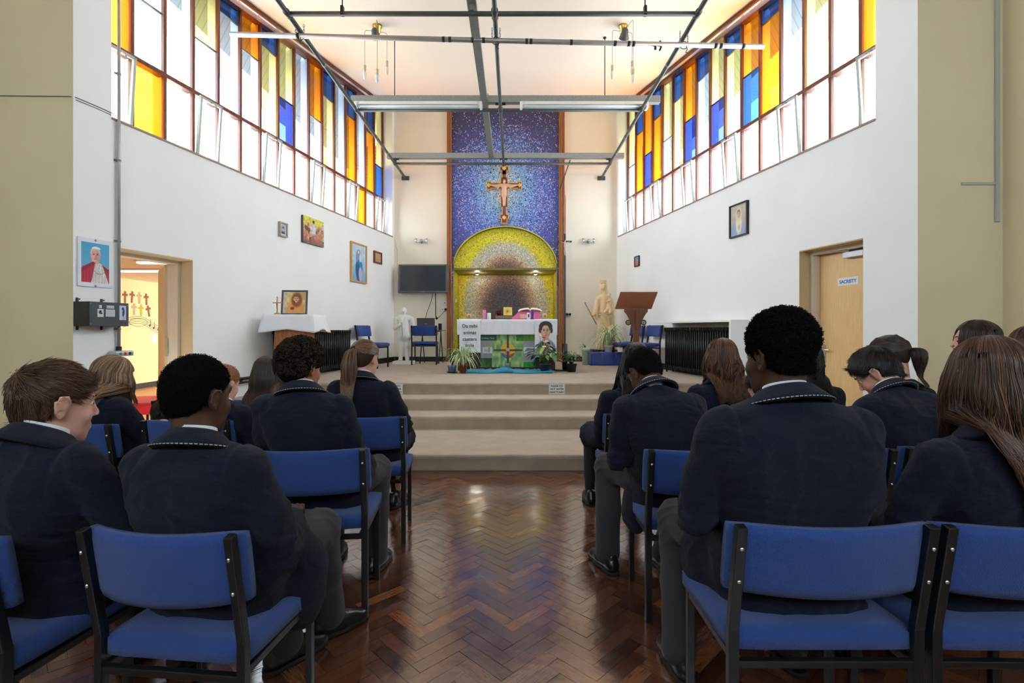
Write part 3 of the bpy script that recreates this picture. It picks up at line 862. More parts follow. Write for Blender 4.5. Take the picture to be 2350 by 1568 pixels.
text('lettering', 'SACRISTY', .052, mat('sign_blue', S(46, 112, 190), .5), sgn, (0, -.0025, .024), off=.0016)
# ---------------------------------------------------------------- left-hand doorway and the room beyond
d0, d1 = uL(5.10), uL(6.01)
DL = struct(bpy.data.objects.new('door_2', None)); COL.objects.link(DL); DL.matrix_world = ML @ Matrix.Translation((d0, 0, 0)); DWL = d1 - d0
b = MB(); door_frame(b, .002, DWL - .002, 2.168, .16, .30, .05); b.build('door_frame', mat('frame_paint', S(216, 200, 178), .45), DL, bevel=.004)
b = MB(); b.bx(.002, DWL - .002, .001, .159, 2.156, 2.169); b.bx(DWL - .004, DWL - .0005, .001, .159, 0, 2.165); b.build('reveal_lining', mat('reveal_paint', S(206, 180, 140), .7), DL)
lf = MB(); ang = Matrix.Translation((DWL - .055, .30, 0)) @ Matrix.Rotation(math.radians(50), 4, 'Z'); lf.bx(0, .80, -.022, .022, .008, 2.11, ang)
lfo = lf.build('door_leaf', mat('pale_door', S(206, 178, 140), .5, var=.04, vscale=3), DL, bevel=.003)
h = MB(); h.box((.0, .0, 0), (.02, .02, .2), Matrix.Translation((DWL - .07, .29, 1.14))); h.build('lock_plate', M_chrome, lfo)
AX = -8.5
b = MB(); b.bx(AX - .2, AX, 4.0, 15.5, 0, 2.6); b.bx(AX, -3.1, 15.5, 15.7, 0, 2.6); b.bx(AX, LA.x - .36, 4.8, 5.02, 0, 2.6)
struct(b.build('wall_annex', mat('annex_paint', S(240, 222, 164), .75, bump=.05)))
def apoly(b, z0, z1):
    pts = [(AX, 5.02), (LA.x - .36, 5.02), (LB.x - .36, 11.6), (LB.x - .36, 15.5), (AX, 15.5)]; n = 5
    b.add([(x, y, z0) for x, y in pts] + [(x, y, z1) for x, y in pts], [tuple(range(n)), tuple(range(2 * n - 1, n - 1, -1))] + [(i, (i + 1) % n, (i + 1) % n + n, i + n) for i in range(n)])
b = MB(); apoly(b, 2.46, 2.6); struct(b.build('ceiling_annex', M_ceil))
b = MB(); apoly(b, -.12, .002)
struct(b.build('floor_annex', mat('annex_floor', S(204, 150, 100), .35, bump=.05, col2=S(184, 128, 80), vscale=3, stretch=(1, 6, 1))))
b = MB(); b.bx(AX, AX + .02, 4.2, 15.5, 0, .12); struct(b.build('baseboard_annex', M_skirt))
for k, (x, y) in enumerate(((-6.6, 9.4), (-5.4, 8.2))):
    t = thing('ceiling_light', ['farther', 'nearer'][k] + ' strip light glowing on the ceiling of the side room', 'ceiling light', (x, y, 2.46), 0, 'strip lights in the side room')
    b = MB(); b.bx(-.62, .62, -.08, .08, -.03, -.001); b.build('housing', M_plastic, t, bevel=.005)
    b = MB(); b.bx(-.6, .6, -.06, .06, -.06, -.03); b.build('tube_cover', mat('lit_diffuser', (1, .9, .72), .5, emit=.3), t, bevel=.01)
    d = bpy.data.lights.new('strip_lamp', 'AREA'); d.shape = 'RECTANGLE'; d.size = 1.2; d.size_y = .12; d.energy = 4.5; d.color = (1, .88, .7)
    o = bpy.data.objects.new('strip_lamp', d); COL.objects.link(o); o.parent = t; o.location = (0, 0, -.07)
# ================================================================== OVERHEAD RIG
RZ = 4.77
rig = thing('lighting_rig', 'dark scaffold pipe frame with grey steel channels hung below the ceiling', 'scaffold frame', (-0.22, 8, RZ))
O8 = Matrix.Translation((0.22, -8, -RZ))
for x in (-2.44, 1.993):
    b = MB(); b.cyl((x, 2.5, RZ), (x, 11.54, RZ), .027, 14, O8)
    for y in (5.54, 7.98, 10.57): b.cyl((x, y - .05, RZ), (x, y + .05, RZ), .036, 14, O8)
    p = b.build('side_pipe', M_pipe, rig); b = MB(); b.box((x, 11.585, RZ), (.17, .028, .09), O8); b.cyl((x, 11.50, RZ), (x, 11.58, RZ), .036, 14, O8); b.build('wall_flange', M_pipe, p, bevel=.004)
    for y in (6.6, 9.1, 9.9, 10.9): b = MB(); b.cyl((x, y - .02, RZ), (x, y + .02, RZ), .030, 14, O8); b.build('coupling_ring', M_galv, p)
for y in (5.54, 7.98, 10.57):
    b = MB(); b.cyl((-2.44, y, RZ), (1.993, y, RZ), .026, 14, O8); b.build('cross_pipe', M_pipe, rig)
b = MB(); b.cyl((-.20, 2.5, RZ - .0), (-.20, 10.6, RZ), .0255, 14, O8)
for y in (5.54, 7.98, 10.57): b.cyl((-.20, y - .07, RZ), (-.20, y + .07, RZ), .038, 14, O8)
b.build('centre_pipe', M_pipe, rig)
for y, x0, x1 in ((7.98, -2.52, 2.28), (10.57, -2.60, 2.28)):
    b = MB(); b.bx(x0, x1, y - .05, y - .045, 4.88, 4.98, O8); b.bx(x0, x1, y + .045, y + .05, 4.88, 4.98, O8); b.bx(x0, x1, y - .05, y + .05, 4.875, 4.88, O8)
    b.build('steel_channel', M_galv, rig)
    for x in (-2.44, -.2, 1.993): b = MB(); b.box((x, y, 4.84), (.05, .06, .08), O8); b.box((x, y, 4.86), (.16, .03, .02), O8); b.build('clamp', M_black, rig, bevel=.003)
b = MB(); b.bx(-.50, -.40, 2.6, 10.52, 4.865, 4.87, O8); b.bx(-.50, -.495, 2.6, 10.52, 4.87, 4.95, O8); b.bx(-.405, -.40, 2.6, 10.52, 4.87, 4.95, O8)
b.build('long_channel', M_galv, rig)
for c_, d_ in [((x, y, 4.93), (.012, .14, .13)) for x in (-.51, -.39) for y in (7.98, 10.54)] + [((-.45, 5.54, 4.83), (.05, .05, .07))]: b = MB(); b.box(c_, d_, O8); b.build('joint_plate', M_galv, rig)
for x, y in ((-1.85, 7.98), (1.426, 7.98), (-1.85, 5.54), (1.426, 5.54)):
    b = MB(); b.cyl((x, y, RZ if y < 6 else 4.98), (x, y, ceil_z(y)), .007, 8, O8)
    b.box((x, y, RZ + (.03 if y < 6 else .14)), (.03, .05, .1), O8); b.cyl((x, y, ceil_z(y) - .02), (x, y, ceil_z(y) - .002), .025, 10, O8)
    b.build('hanging_rod', M_black, rig)
b = MB(); b.cyl((1.18, 10.62, 4.86), (1.02, 11.2, 4.42), .012, 8, O8); b.build('stay_rod', M_pipe, rig)
# silver pole slung below on chains
pl = thing('metal_pole', 'long silver metal pole with black tape bands chained under the scaffold frame', 'pole', (-.15, 5.92, 4.70))
A_, B_ = Vector((-3.22, 5.83, 4.715)), Vector((2.94, 6.01, 4.672)); OP = Matrix.Translation((.15, -5.92, -4.70))
b = MB(); b.cyl(A_, B_, .0285, 20, OP); b.build('pole_tube', M_alu, pl)
tp = mat('black_tape', S(22, 22, 24), .5)
for t in (.123, .392, .404, .446, .467, .548, .556, .632, .715, .741, .75, .907, .917, .96):
    b = MB(); c = A_.lerp(B_, t); d = (B_ - A_).normalized() * .016; b.cyl(c - d, c + d, .030, 18, OP); b.build('tape_band', tp, pl)
def chain(name, x, y, z0, z1, parent, M, r=.014):
    b = MB(); n = int((z1 - z0) / .030)
    for k in range(n):
        z = z0 + (k + .5) * (z1 - z0) / n; ang = PI / 2 * (k % 2) + .3
        pts = [(x + math.cos(ang) * r * .62 * math.cos(w), y + math.sin(ang) * r * .62 * math.cos(w), z + .021 * math.sin(w)) for w in [2 * PI * i / 8 for i in range(8)]]
        b.tube(pts, .0032, 5, M, closed=True)
    return b.build(name, M_galv, parent)
for x in (-2.44, -.2, 1.993):
    t = (x - A_.x) / (B_.x - A_.x); c = A_.lerp(B_, t)
    for dx in (-.045, .045): chain('chain', c.x + dx, c.y, c.z - .02, 4.84, pl, OP)
    b = MB(); ring = [(c.x + .05 * math.cos(w), c.y + .004, c.z - .0 + .045 * math.sin(w)) for w in [2 * PI * i / 14 for i in range(14)]]; b.tube(ring, .005, 6, OP, closed=True)
    b.tube([(c.x + .02, c.y - .03, c.z - .03), (c.x + .03, c.y - .03, c.z - .07), (c.x + .01, c.y - .03, c.z - .10), (c.x + .035, c.y - .03, c.z - .11)], .005, 6, OP); b.build('chain_hook', M_black, pl)
b = MB(); c = A_.lerp(B_, .80); b.tube([(c.x - .05, c.y, c.z - .06), (c.x - .05, c.y, c.z - .02)], .014, 6, OP); b.tube([(c.x + .0, c.y, c.z + .04), (c.x + .03, c.y, c.z), (c.x, c.y, c.z - .07)], .012, 6, OP); b.build('hook_clamp', M_blackm, pl)
# two fluorescent battens
for nm, x0, x1 in (('left', -2.43, -.50), ('right', .12, 2.06)):
    t = thing('batten_light', 'unlit white fluorescent batten light under the steel channel, %s of the centre pipe' % nm, 'batten light', ((x0 + x1) / 2, 7.93, 4.81)); w = (x1 - x0) / 2
    b = MB(); b.bx(-w, w, -.035, .035, .015, .065); b.build('housing', M_plastic, t, bevel=.004)
    b = MB(); b.add([(-w + .06, -.08, .0), (w - .06, -.08, .0), (w - .06, -.035, .06), (-w + .06, -.035, .06)], [(0, 1, 2, 3)]); b.add([(-w + .06, .08, .0), (w - .06, .08, .0), (w - .06, .035, .06), (-w + .06, .035, .06)], [(3, 2, 1, 0)]); b.build('reflector', M_plastic, t, fix=False)
    for y in (-.035, .035):
        b = MB(); b.cyl((-w + .05, y, -.012), (w - .05, y, -.012), .013, 12); b.build('fluorescent_tube', mat('tube_glass', S(236, 240, 242), .25), t)
    for s in (-1, 1):
        b = MB(); b.bx(s * w - .02, s * w + .02, -.07, .07, -.05, .05); b.build('end_cap', M_plastic, t, bevel=.008)
# two ceiling fittings with a spotlight and three dangling bulbs
def fitting(x, y, s, label):
    z = ceil_z(y); t = thing('ceiling_light', label, 'ceiling light', (x, y, z), 0, 'brass ceiling fittings with dangling bulbs')
    b = MB(); b.lathe([(.07, -.004), (.07, -.03), (.05, -.05), (.045, -.12), (.02, -.135), (0, -.135)], 20); b.build('ceiling_rose', M_brass, t)
    for i, (dx, dy, dz) in enumerate(((-.17, -.05, .62), (.08, -.30, .80), (.14, .02, .52))):
        b = MB(); b.tube([(0, 0, -.09), (dx * .9, dy, -.10), (dx, dy, -.13), (dx, dy, -dz)], .0032, 6); c = b.build('cord', mat('cord_bronze', S(120, 106, 84), .5), t)
        b = MB(); b.lathe([(.018, 0), (.022, -.02), (.016, -.045), (.022, -.06), (.018, -.08)], 12, (dx, dy, -dz)); b.build('lamp_holder', mat('holder_ceramic', S(196, 180, 150), .5), c)
        b = MB(); b.lathe([(.014, -.08), (.024, -.11), (.024, -.16), (.016, -.20), (0, -.21)], 14, (dx, dy, -dz)); b.build('bulb', mat('frosted_bulb', S(225, 222, 215), .2), c)
    R = Matrix.Translation((.0, -.10, -.19)) @ Matrix.Rotation(.9, 4, 'X')
    b = MB(); b.cyl((0, 0, -.12), (0, -.08, -.17), .012, 8); b.lathe([(.02, .09), (.045, .06), (.055, 0), (.075, -.06)], 20, M=R); h = b.build('spot_shade', M_pipe, t)
    b = MB(); b.lathe([(.064, -.05), (.05, -.03), (0, -.03)], 20, M=R); b.build('spot_lamp', mat('spot_glass', S(200, 196, 190), .3), h)
fitting(-2.02, 7.6, 1, 'brass ceiling fitting with hanging bulbs near the left-hand windows')
fitting(1.63, 7.6, 1, 'brass ceiling fitting with hanging bulbs near the right-hand windows')

# ================================================================== THINGS ON THE SIDE WALLS
def wallroot(side, px, py, name, label, cat, off=0.0, group=None):
    p = onwall(side, px, py, off); return thing(name, label, cat, p, LROT if side == 'L' else RROT, group), p
def wallsize(side, x0, x1, yt, yb, off=0.0):
    a, b_ = onwall(side, x0, (yt + yb) / 2, off), onwall(side, x1, (yt + yb) / 2, off)
    m = (x0 + x1) / 2; c = onwall(side, m, yt, off); d = onwall(side, m, yb, off)
    return (b_ - a).length, c.z - d.z, d
def framed(side, x0, x1, yt, yb, name, label, cat, fn, frame=.02, fm=None, depth=.025, res=70, mount=None):
    w, h, base = wallsize(side, x0, x1, yt, yb, .01)
    t = thing(name, label, cat, base, LROT if side == 'L' else RROT)
    if frame:
        b = MB()
        for xx in (-w / 2 + frame / 2, w / 2 - frame / 2): b.bx(xx - frame / 2, xx + frame / 2, -depth, .008, 0, h)
        for zz in (frame / 2, h - frame / 2): b.bx(-w / 2 + frame, w / 2 - frame, -depth, .008, zz - frame / 2, zz + frame / 2)
        b.bx(-w / 2 + frame, w / 2 - frame, -.006, .006, frame, h - frame)
        b.build('picture_frame', fm, t, bevel=.003)
    else:
        b = MB(); b.bx(-w / 2, w / 2, -depth + .002, .009, 0, h); b.build('backing', fm, t)
    yy = -.008 if frame else -depth
    grid_pic('picture', w - 2 * frame, h - 2 * frame, res, int(res * h / w), fn, M_canvas if not frame else M_print, t, yy, frame)
    return t
def face(img, U, V, cx, cy, s, skin, hair, asp=1.0, dark=.6, hairline=.35, style='short'):
    """a small painted head; s = half height in v units"""
    k = s * asp
    if style == 'long': img = blend(img, sell(U, V, cx, cy - .25 * s, k * 1.05, s * 1.75, .2), hair)
    img = blend(img, sell(U, V, cx, cy + .18 * s, k * .86, s * 1.02, .1), hair)
    for sg in (-1, 1): img = blend(img, sell(U, V, cx + sg * k * .76, cy - .05 * s, k * .12, s * .2, .3), [c * .9 for c in skin])
    img = blend(img, sell(U, V, cx, cy - .08 * s, k * .72, s * .92, .08) * (V < cy + s * hairline + .25 * s * np.cos((U - cx) / k * 1.6)), skin)
    sh = sell(U, V, cx + .45 * k, cy - .1 * s, k * .4, s * .8, .9) * sell(U, V, cx, cy - .08 * s, k * .7, s * .9, .1)
    img = blend(img, sh * .35, [c * .72 for c in skin])
    for sg in (-1, 1):
        img = blend(img, sell(U, V, cx + sg * k * .30, cy + .10 * s, k * .17, s * .055, .5), [60, 46, 42])
        img = blend(img, sell(U, V, cx + sg * k * .32, cy + .26 * s, k * .22, s * .04, .6) * .8, [c * .5 for c in hair])
    img = blend(img, sell(U, V, cx + .06 * k, cy - .14 * s, k * .13, s * .17, .6) * .5, [c * .78 for c in skin])
    img = blend(img, sell(U, V, cx, cy - .27 * s, k * .15, s * .05, .5) * .6, [c * .6 for c in skin])
    img = blend(img, sell(U, V, cx, cy - .48 * s, k * .26, s * .055, .5) * .8, [168, 84, 80])
    img = blend(img, sell(U, V, cx, cy - .60 * s, k * .2, s * .04, .8) * .35, [c * .7 for c in skin])
    return img
def base(U, c): return np.ones(U.shape + (1,)) * np.array(c, float)
# poster of a clergyman in a red cape
def poster(U, V):
    img = base(U, (226, 228, 236)); ins = (U > .09) & (U < .91) & (V > .09) & (V < .91)
    sky = ramp(V, [(0, (120, 190, 222)), (1, (70, 160, 206))]); img = np.where(ins[..., None], sky, img)
    body = (V < .56 - np.abs(U - .5) * .42) & ins
    img = np.where(body[..., None], np.array([190., 52, 74]), img)
    robe = body & (np.abs(U - .60 + (.4 - V) * -.12) < .10 + (.48 - V) * .42); img = np.where(robe[..., None], np.array([232., 228, 224]) - vnoise(U, V, 22, 4)[..., None] * 26, img)
    img = np.where((body & (np.abs(np.sin(U * 34)) > .985))[..., None], img * .72, img)
    img = blend(img, (np.abs(np.hypot(U - .62, (V - .44) * 1.2) - .20) < .008) * ins * (V < .42), (150, 130, 90))
    img = blend(img, sell(U, V, .50, .545, .11, .07, .1) * (V < .56), (226, 172, 158)); img = np.where((body & ~robe & (np.abs(V - .53 + .5 * np.abs(U - .5)) < .035))[..., None], np.array([160., 40, 60]), img)
    img = face(img, U, V, .50, .66, .155, (226, 172, 158), (200, 196, 196), 1.15, hairline=.6)
    img = blend(img, sell(U, V, .52, .80, .13, .04, .2) * (V > .79), (238, 238, 240))
    return img
pt = framed('L', 180, 257, 549, 659, 'poster', 'paper poster of a person in a red cape and white robe on the left wall', 'poster', poster, 0, mat('poster_back', S(226, 228, 236), .6), .004, 90)
for z in (.02, .97):
    b = MB(); w, h, _ = wallsize('L', 180, 257, 549, 659); b.ell((.0, -.006, h * z), (.012, .004, .011)); b.build('tack', M_galv, pt)
# black wall cabinet with stickers, brackets
cb = thing('wall_cabinet', 'black metal cabinet with white stickers fixed below the poster', 'cabinet', LA + (LB - LA).normalized() * .20 + Vector((0, 0, 1.385)), LROT)
b = MB(); b.bx(-.20, .19, -.17, 0, 0, .225); b.build('body', mat('cabinet_paint', S(44, 48, 54), .5, bump=.1, bscale=120), cb, bevel=.003)
b = MB(); b.bx(-.198, .188, -.175, -.170, .003, .222); dr = b.build('cover_plate', mat('cabinet_paint2', S(56, 62, 68), .5, bump=.1, bscale=120), cb, bevel=.002)
b = MB()
for x in (-.185, .175):
    for z in (.02, .205): b.cyl((x, -.178, z), (x, -.172, z), .005, 10)
b.build('screw', M_galv, dr)
for x in (-.17, .06):
    b = MB(); b.bx(x - .008, x + .008, -.012, 0, -.035, .0); b.bx(x - .008, x + .008, -.012, 0, .225, .262); b.cyl((x + .02, -.004, .25), (x + .02, -.012, .25), .006, 8); b.build('bracket', M_black, cb)
def sticker(fn, x, z, w, h, label):
    o = grid_pic('sticker', w, h, 28, int(28 * h / w), fn, M_print, cb, -.1765, z); o.location.x = x; lab(o, label)
sticker(lambda U, V: blend(blend(base(U, (206, 212, 216)), sell(U, V, .45, .62, .26, .2, .3, .5), (30, 36, 50)), sell(U, V, .62, .45, .2, .1, .3), (30, 36, 50)), -.095, .085, .058, .075, 'white square sticker with a dark figure')
sticker(lambda U, V: blend(base(U, (206, 212, 216)), ((np.abs(np.sin(V * 22)) > .93) & (np.abs(U - .5) < .42)) * .7, (110, 116, 126)), .0, .09, .09, .068, 'white lettered sticker')
sticker(lambda U, V: blend(base(U, (206, 212, 216)), ((vnoise(U, V, 14, 3) > .55) & (np.abs(V - .5) < .3)) * .8, (90, 96, 106)), .0, .168, .075, .026, 'narrow white sticker')
sticker(lambda U, V: blend(base(U, (204, 210, 218)), sell(U, V, .5, .5, .42, .4, .3), (204, 210, 218)), -.095, .168, .025, .028, 'small round sticker')
def st4(U, V):
    i = base(U, (190, 200, 222)); i = blend(i, sell(U, V, .52, .78, .16, .1, .3), (40, 58, 84)); i = blend(i, sell(U, V, .6, .5, .16, .26, .3, -.3), (36, 62, 88)); i = blend(i, sell(U, V, .62, .2, .03, .2, .3), (40, 50, 80)); return i
sticker(st4, .125, .06, .07, .14, 'tall pale blue sticker with a dark dancer shape')
# conduit, clips, cable
c0 = onwall('L', 268, 560, .0)
cd = thing('conduit_pipe', 'thin grey vertical conduit pipe clipped to the left wall beside the doorway', 'pipe', (c0.x, c0.y, 1.10), LROT)
b = MB(); b.cyl((0, -.025, .08), (0, -.025, 4.42), .0145, 12); b.build('pipe', mat('conduit_paint', S(172, 168, 164), .35, metal=.3), cd)
for z in (.25, 1.12, 1.92, 2.78, 3.55):
    b = MB(); b.bx(-.032, .032, -.012, 0, z, z + .02); b.cyl((0, -.025, z), (0, -.025, z + .02), .019, 12); b.build('pipe_clip', M_galv, cd)
b = MB(); b.bx(-.016, .016, -.044, -.006, .045, .085); b.build('pipe_end', M_black, cd, bevel=.003)
eb = thing('alarm_unit', 'rounded chrome-edged alarm unit with coloured lamps below the conduit pipe', 'alarm unit', (c0.x, c0.y, 1.085), LROT)
b = MB(); b.bx(-.10, .10, -.10, 0, 0, .06); b.build('case', mat('unit_case', S(176, 176, 178), .3, metal=.4), eb, bevel=.018, seg=4)
for x, c in ((-.05, S(40, 140, 90)), (0, S(190, 40, 50)), (.05, S(30, 30, 34))):
    b = MB(); b.bx(x - .012, x + .012, -.104, -.098, .018, .044); b.build('lamp', mat('lamp_%d' % int(c[0] * 1000), c, .3), eb, bevel=.003)
cw = [onwall('L', 262, 262, .004), onwall('L', 225, 245, .004), onwall('L', 175, 224, .004), Vector((LA.x - .03, LA.y - .008, EYE + (755 - 221) / FPX * 4.66)), Vector((-4.75, LA.y - .008, EYE + (755 - 219) / FPX * 4.66))]
b = MB(); b.tube(cw, .0045, 6); b.tube([p + Vector((0, -.001, -.022)) for p in cw[:3]], .0035, 6)
tag(b.build('cable', mat('cable_grey', S(120, 120, 116), .6)), 'thin grey cable stretched across the olive wall and round the corner', 'cable')
# trunking on the right olive wall
tr = thing('trunking', 'grey vertical cable trunking with a short side branch on the right olive wall', 'trunking', (4.36, RA.y, 2.3))
m_tr = mat('trunking_plastic', S(188, 186, 180), .45)
X0 = (2285 - CX) / FPX * RA.y; zt = EYE + (755 - 510) / FPX * RA.y; zh = EYE + (755 - 422) / FPX * RA.y
T0 = Matrix.Translation((-4.36, -RA.y, -2.3))
b = MB(); b.bx(X0 - .016, X0 + .022, RA.y - .022, RA.y, zt, 5.5, T0); b.build('vertical_run', m_tr, tr, bevel=.003)
b = MB(); b.bx((2205 - CX) / FPX * RA.y, X0 - .016, RA.y - .018, RA.y, zh - .012, zh + .012, T0); b.build('side_branch', m_tr, tr, bevel=.003)
# pictures, left wall
def p_portrait(U, V):
    i = base(U, (214, 214, 208)); ins = (np.abs(U - .5) < .33) & (np.abs(V - .5) < .36); i = np.where(ins[..., None], np.array([150., 170, 190]), i)
    i = blend(i, ins * sell(U, V, .5, .15, .34, .26, .1), (60, 66, 80)); return face(i, U, V, .5, .52, .2, (206, 200, 196), (60, 58, 60), .95)
framed('L', 640, 657.5, 511, 544, 'framed_portrait', 'tiny silver-framed portrait of a person in a dark suit, nearest of the left wall pictures', 'picture', p_portrait, .022, mat('silver_frame', S(168, 160, 146), .4, metal=.4), .03, 40)
def p_group(U, V):
    n = vnoise(U, V, 9, 2); n2 = vnoise(U, V, 22, 5)
    i = ramp(V + n * .1, [(0, (120, 96, 96)), (.3, (190, 120, 92)), (.55, (206, 160, 110)), (.75, (214, 206, 90)), (1, (222, 214, 80))])
    for k in range(26):
        r = random.Random(k); x = r.random(); y = r.uniform(.05, .62) + abs(x - .5) * .35; c = r.choice([(206, 196, 200), (160, 92, 76), (120, 90, 110), (214, 170, 130), (150, 150, 190), (90, 70, 66)])
        i = blend(i, sell(U, V, x, y, .05, .09, .4) * .85, c); i = blend(i, sell(U, V, x, y + .09, .028, .035, .4), (206, 160, 136))
    i = blend(i, sell(U, V, .48, .58, .12, .22, .3), (206, 204, 206)); i = blend(i, sell(U, V, .48, .82, .05, .07, .3), (196, 150, 120)); i = blend(i, sell(U, V, .48, .86, .06, .05, .3), (80, 60, 50))
    return i * (0.86 + .28 * n2[..., None])
framed('L', 693.5, 740, 502, 562, 'canvas_print', 'unframed colourful canvas of a white-robed figure in a crowd on the left wall', 'picture', p_group, 0, mat('canvas_edge', S(96, 84, 80), .7), .03, 80)
def p_mary(U, V):
    n = vnoise(U, V, 12, 8)[..., None]; i = ramp(V, [(0, (120, 170, 206)), (.3, (160, 196, 218)), (1, (206, 222, 236))]) * (.92 + .12 * n)
    i = blend(i, sell(U, V, .5, .62, .20, .24, .2), (126, 150, 188)); i = blend(i, sell(U, V, .56, .4, .22, .20, .2), (24, 140, 178)); i = blend(i, sell(U, V, .46, .26, .17, .27, .2, .35), (18, 88, 140))
    i = blend(i, sell(U, V, .62, .2, .12, .2, .3), (196, 176, 206)); i = blend(i, sell(U, V, .5, .78, .11, .10, .2), (120, 146, 184)); i = blend(i, sell(U, V, .5, .8, .06, .05, .3), (222, 206, 196))
    i = blend(i, sell(U, V, .62, .64, .08, .11, .3), (214, 216, 224)); i = blend(i, sell(U, V, .63, .74, .045, .035, .3), (222, 206, 196)); return i
framed('L', 804.5, 840, 559, 649, 'framed_painting', 'gold-framed painting of a blue-robed figure holding a child on the left wall', 'picture', p_mary, .028, mat('gold_frame', S(204, 158, 92), .45), .03, 60)
w_ = framed('L', 857.5, 874.5, 578, 605, 'plaque', 'small brown plaque with a pale lettered panel beside the gold-framed painting', 'plaque', lambda U, V: blend(base(U, (206, 160, 118)), ((np.abs(np.sin(V * 19)) > .9) & (np.abs(U - .5) < .36)) * .6, (130, 86, 56)), .03, M_oakd, .03, 40)
# pictures, right wall
def p_virgin(U, V):
    n = vnoise(U, V, 7, 9)[..., None]; i = ramp(V, [(0, (150, 150, 166)), (.5, (196, 184, 168)), (1, (206, 196, 180))]) * (.92 + .1 * n)
    i = blend(i, sell(U, V, .45, .12, .42, .36, .3), (150, 170, 200)); i = blend(i, sell(U, V, .5, .38, .19, .34, .4), (226, 220, 196)); i = blend(i, sell(U, V, .5, .66, .19, .24, .2), (222, 208, 180))
    i = face(i, U, V, .5, .68, .135, (220, 190, 166), (150, 116, 90), 1.0); i = blend(i, sell(U, V, .52, .26, .06, .09, .5) * .8, (206, 150, 140)); return i
framed('R', 1676.5, 1716.5, 467, 543, 'framed_portrait', 'black-framed portrait of a veiled figure in pale robes on the right wall', 'picture', p_virgin, .018, M_black, .03, 70)
framed('R', 1457, 1467.5, 588, 612, 'icon_picture', 'very small icon picture in blue and red high on the right wall', 'picture', lambda U, V: blend(blend(ramp(V, [(0, (120, 80, 70)), (.5, (150, 130, 120)), (.7, (90, 150, 196)), (1, (80, 140, 190))]), sell(U, V, .5, .35, .3, .28, .3), (196, 110, 80)), sell(U, V, .55, .6, .12, .1, .3), (214, 180, 150)), .012, M_blackm, .02, 36)
# radiators
def radiator(name, label, M, u0, u1, z0, z1, valve):
    t = thing(name, label, 'radiator', M @ Vector(((u0 + u1) / 2, -.13, PLAT)), LROT if M is ML else RROT)
    n = int((u1 - u0) / .062); w = (u1 - u0) / 2; z0 -= PLAT; z1 -= PLAT; mm = mat('radiator_paint', S(22, 24, 25), .32, bump=.1, bscale=60)
    for k in range(n):
        x = -w + (k + .5) * 2 * w / n; b = MB()
        for y in (-.075, -.025, .025, .075): b.tube([(x, y, z0 + .05), (x, y, z1 - .05)], .017, 8)
        for z in (z0 + .035, z1 - .035): b.bx(x - .021, x + .021, -.095, .095, z - .028, z + .028); b.tube([(x, -.095, z), (x, .095, z)], .024, 8)
        o = b.build('column', mm, t)
        if k == 0 or k == n - 1:
            f = MB(); 
            for y in (-.06, .06): f.cyl((x, y, .0), (x, y, z0 + .04), .014, 8)
            f.build('foot', mm, o)
    b = MB(); x = valve * (w + .03); b.cyl((x, 0, z0 + .03), (x, 0, .0), .012, 8); b.cyl((x, 0, z1 - .03), (x, 0, z1 + .03), .022, 10); b.cyl((x - .04 * valve, 0, z1 - .035), (x, 0, z1 - .035), .014, 8)
    b.build('valve', M_plastic, t); return t
radiator('radiator', 'black column radiator behind the draped pedestal on the left side of the platform', ML, uL(7.36), uL(9.28), PLAT + .07, 1.345, -1)
radiator('radiator', 'black column radiator below the white shelf on the right side of the platform', MR, uR(8.95), uR(7.10), PLAT + .06, 1.39, 1)
b = MB(); b.bx(uR(9.08), uR(6.98), -.28, -.001, 1.455, 1.485, MR); b.bx(uR(7.02), uR(6.98), -.28, -.001, PLAT + .001, 1.455, MR)
tag(b.build('radiator_shelf', M_white, bevel=.004), 'white boxed shelf running over the right-hand radiator', 'shelf')
b = MB(); b.tube([ML @ Vector((uL(6.6), -.10, .71)), ML @ Vector((uL(7.3), -.10, .71))], .02, 10); b.tube([ML @ Vector((uL(6.6), -.10, .66)), ML @ Vector((uL(7.3), -.10, .66))], .014, 10)
b.bx(uL(6.66), uL(6.69), -.11, -.001, .65, .72, ML)
tag(b.build('heating_pipe', M_black), 'black heating pipe pair running along the left wall above the steps', 'pipe')

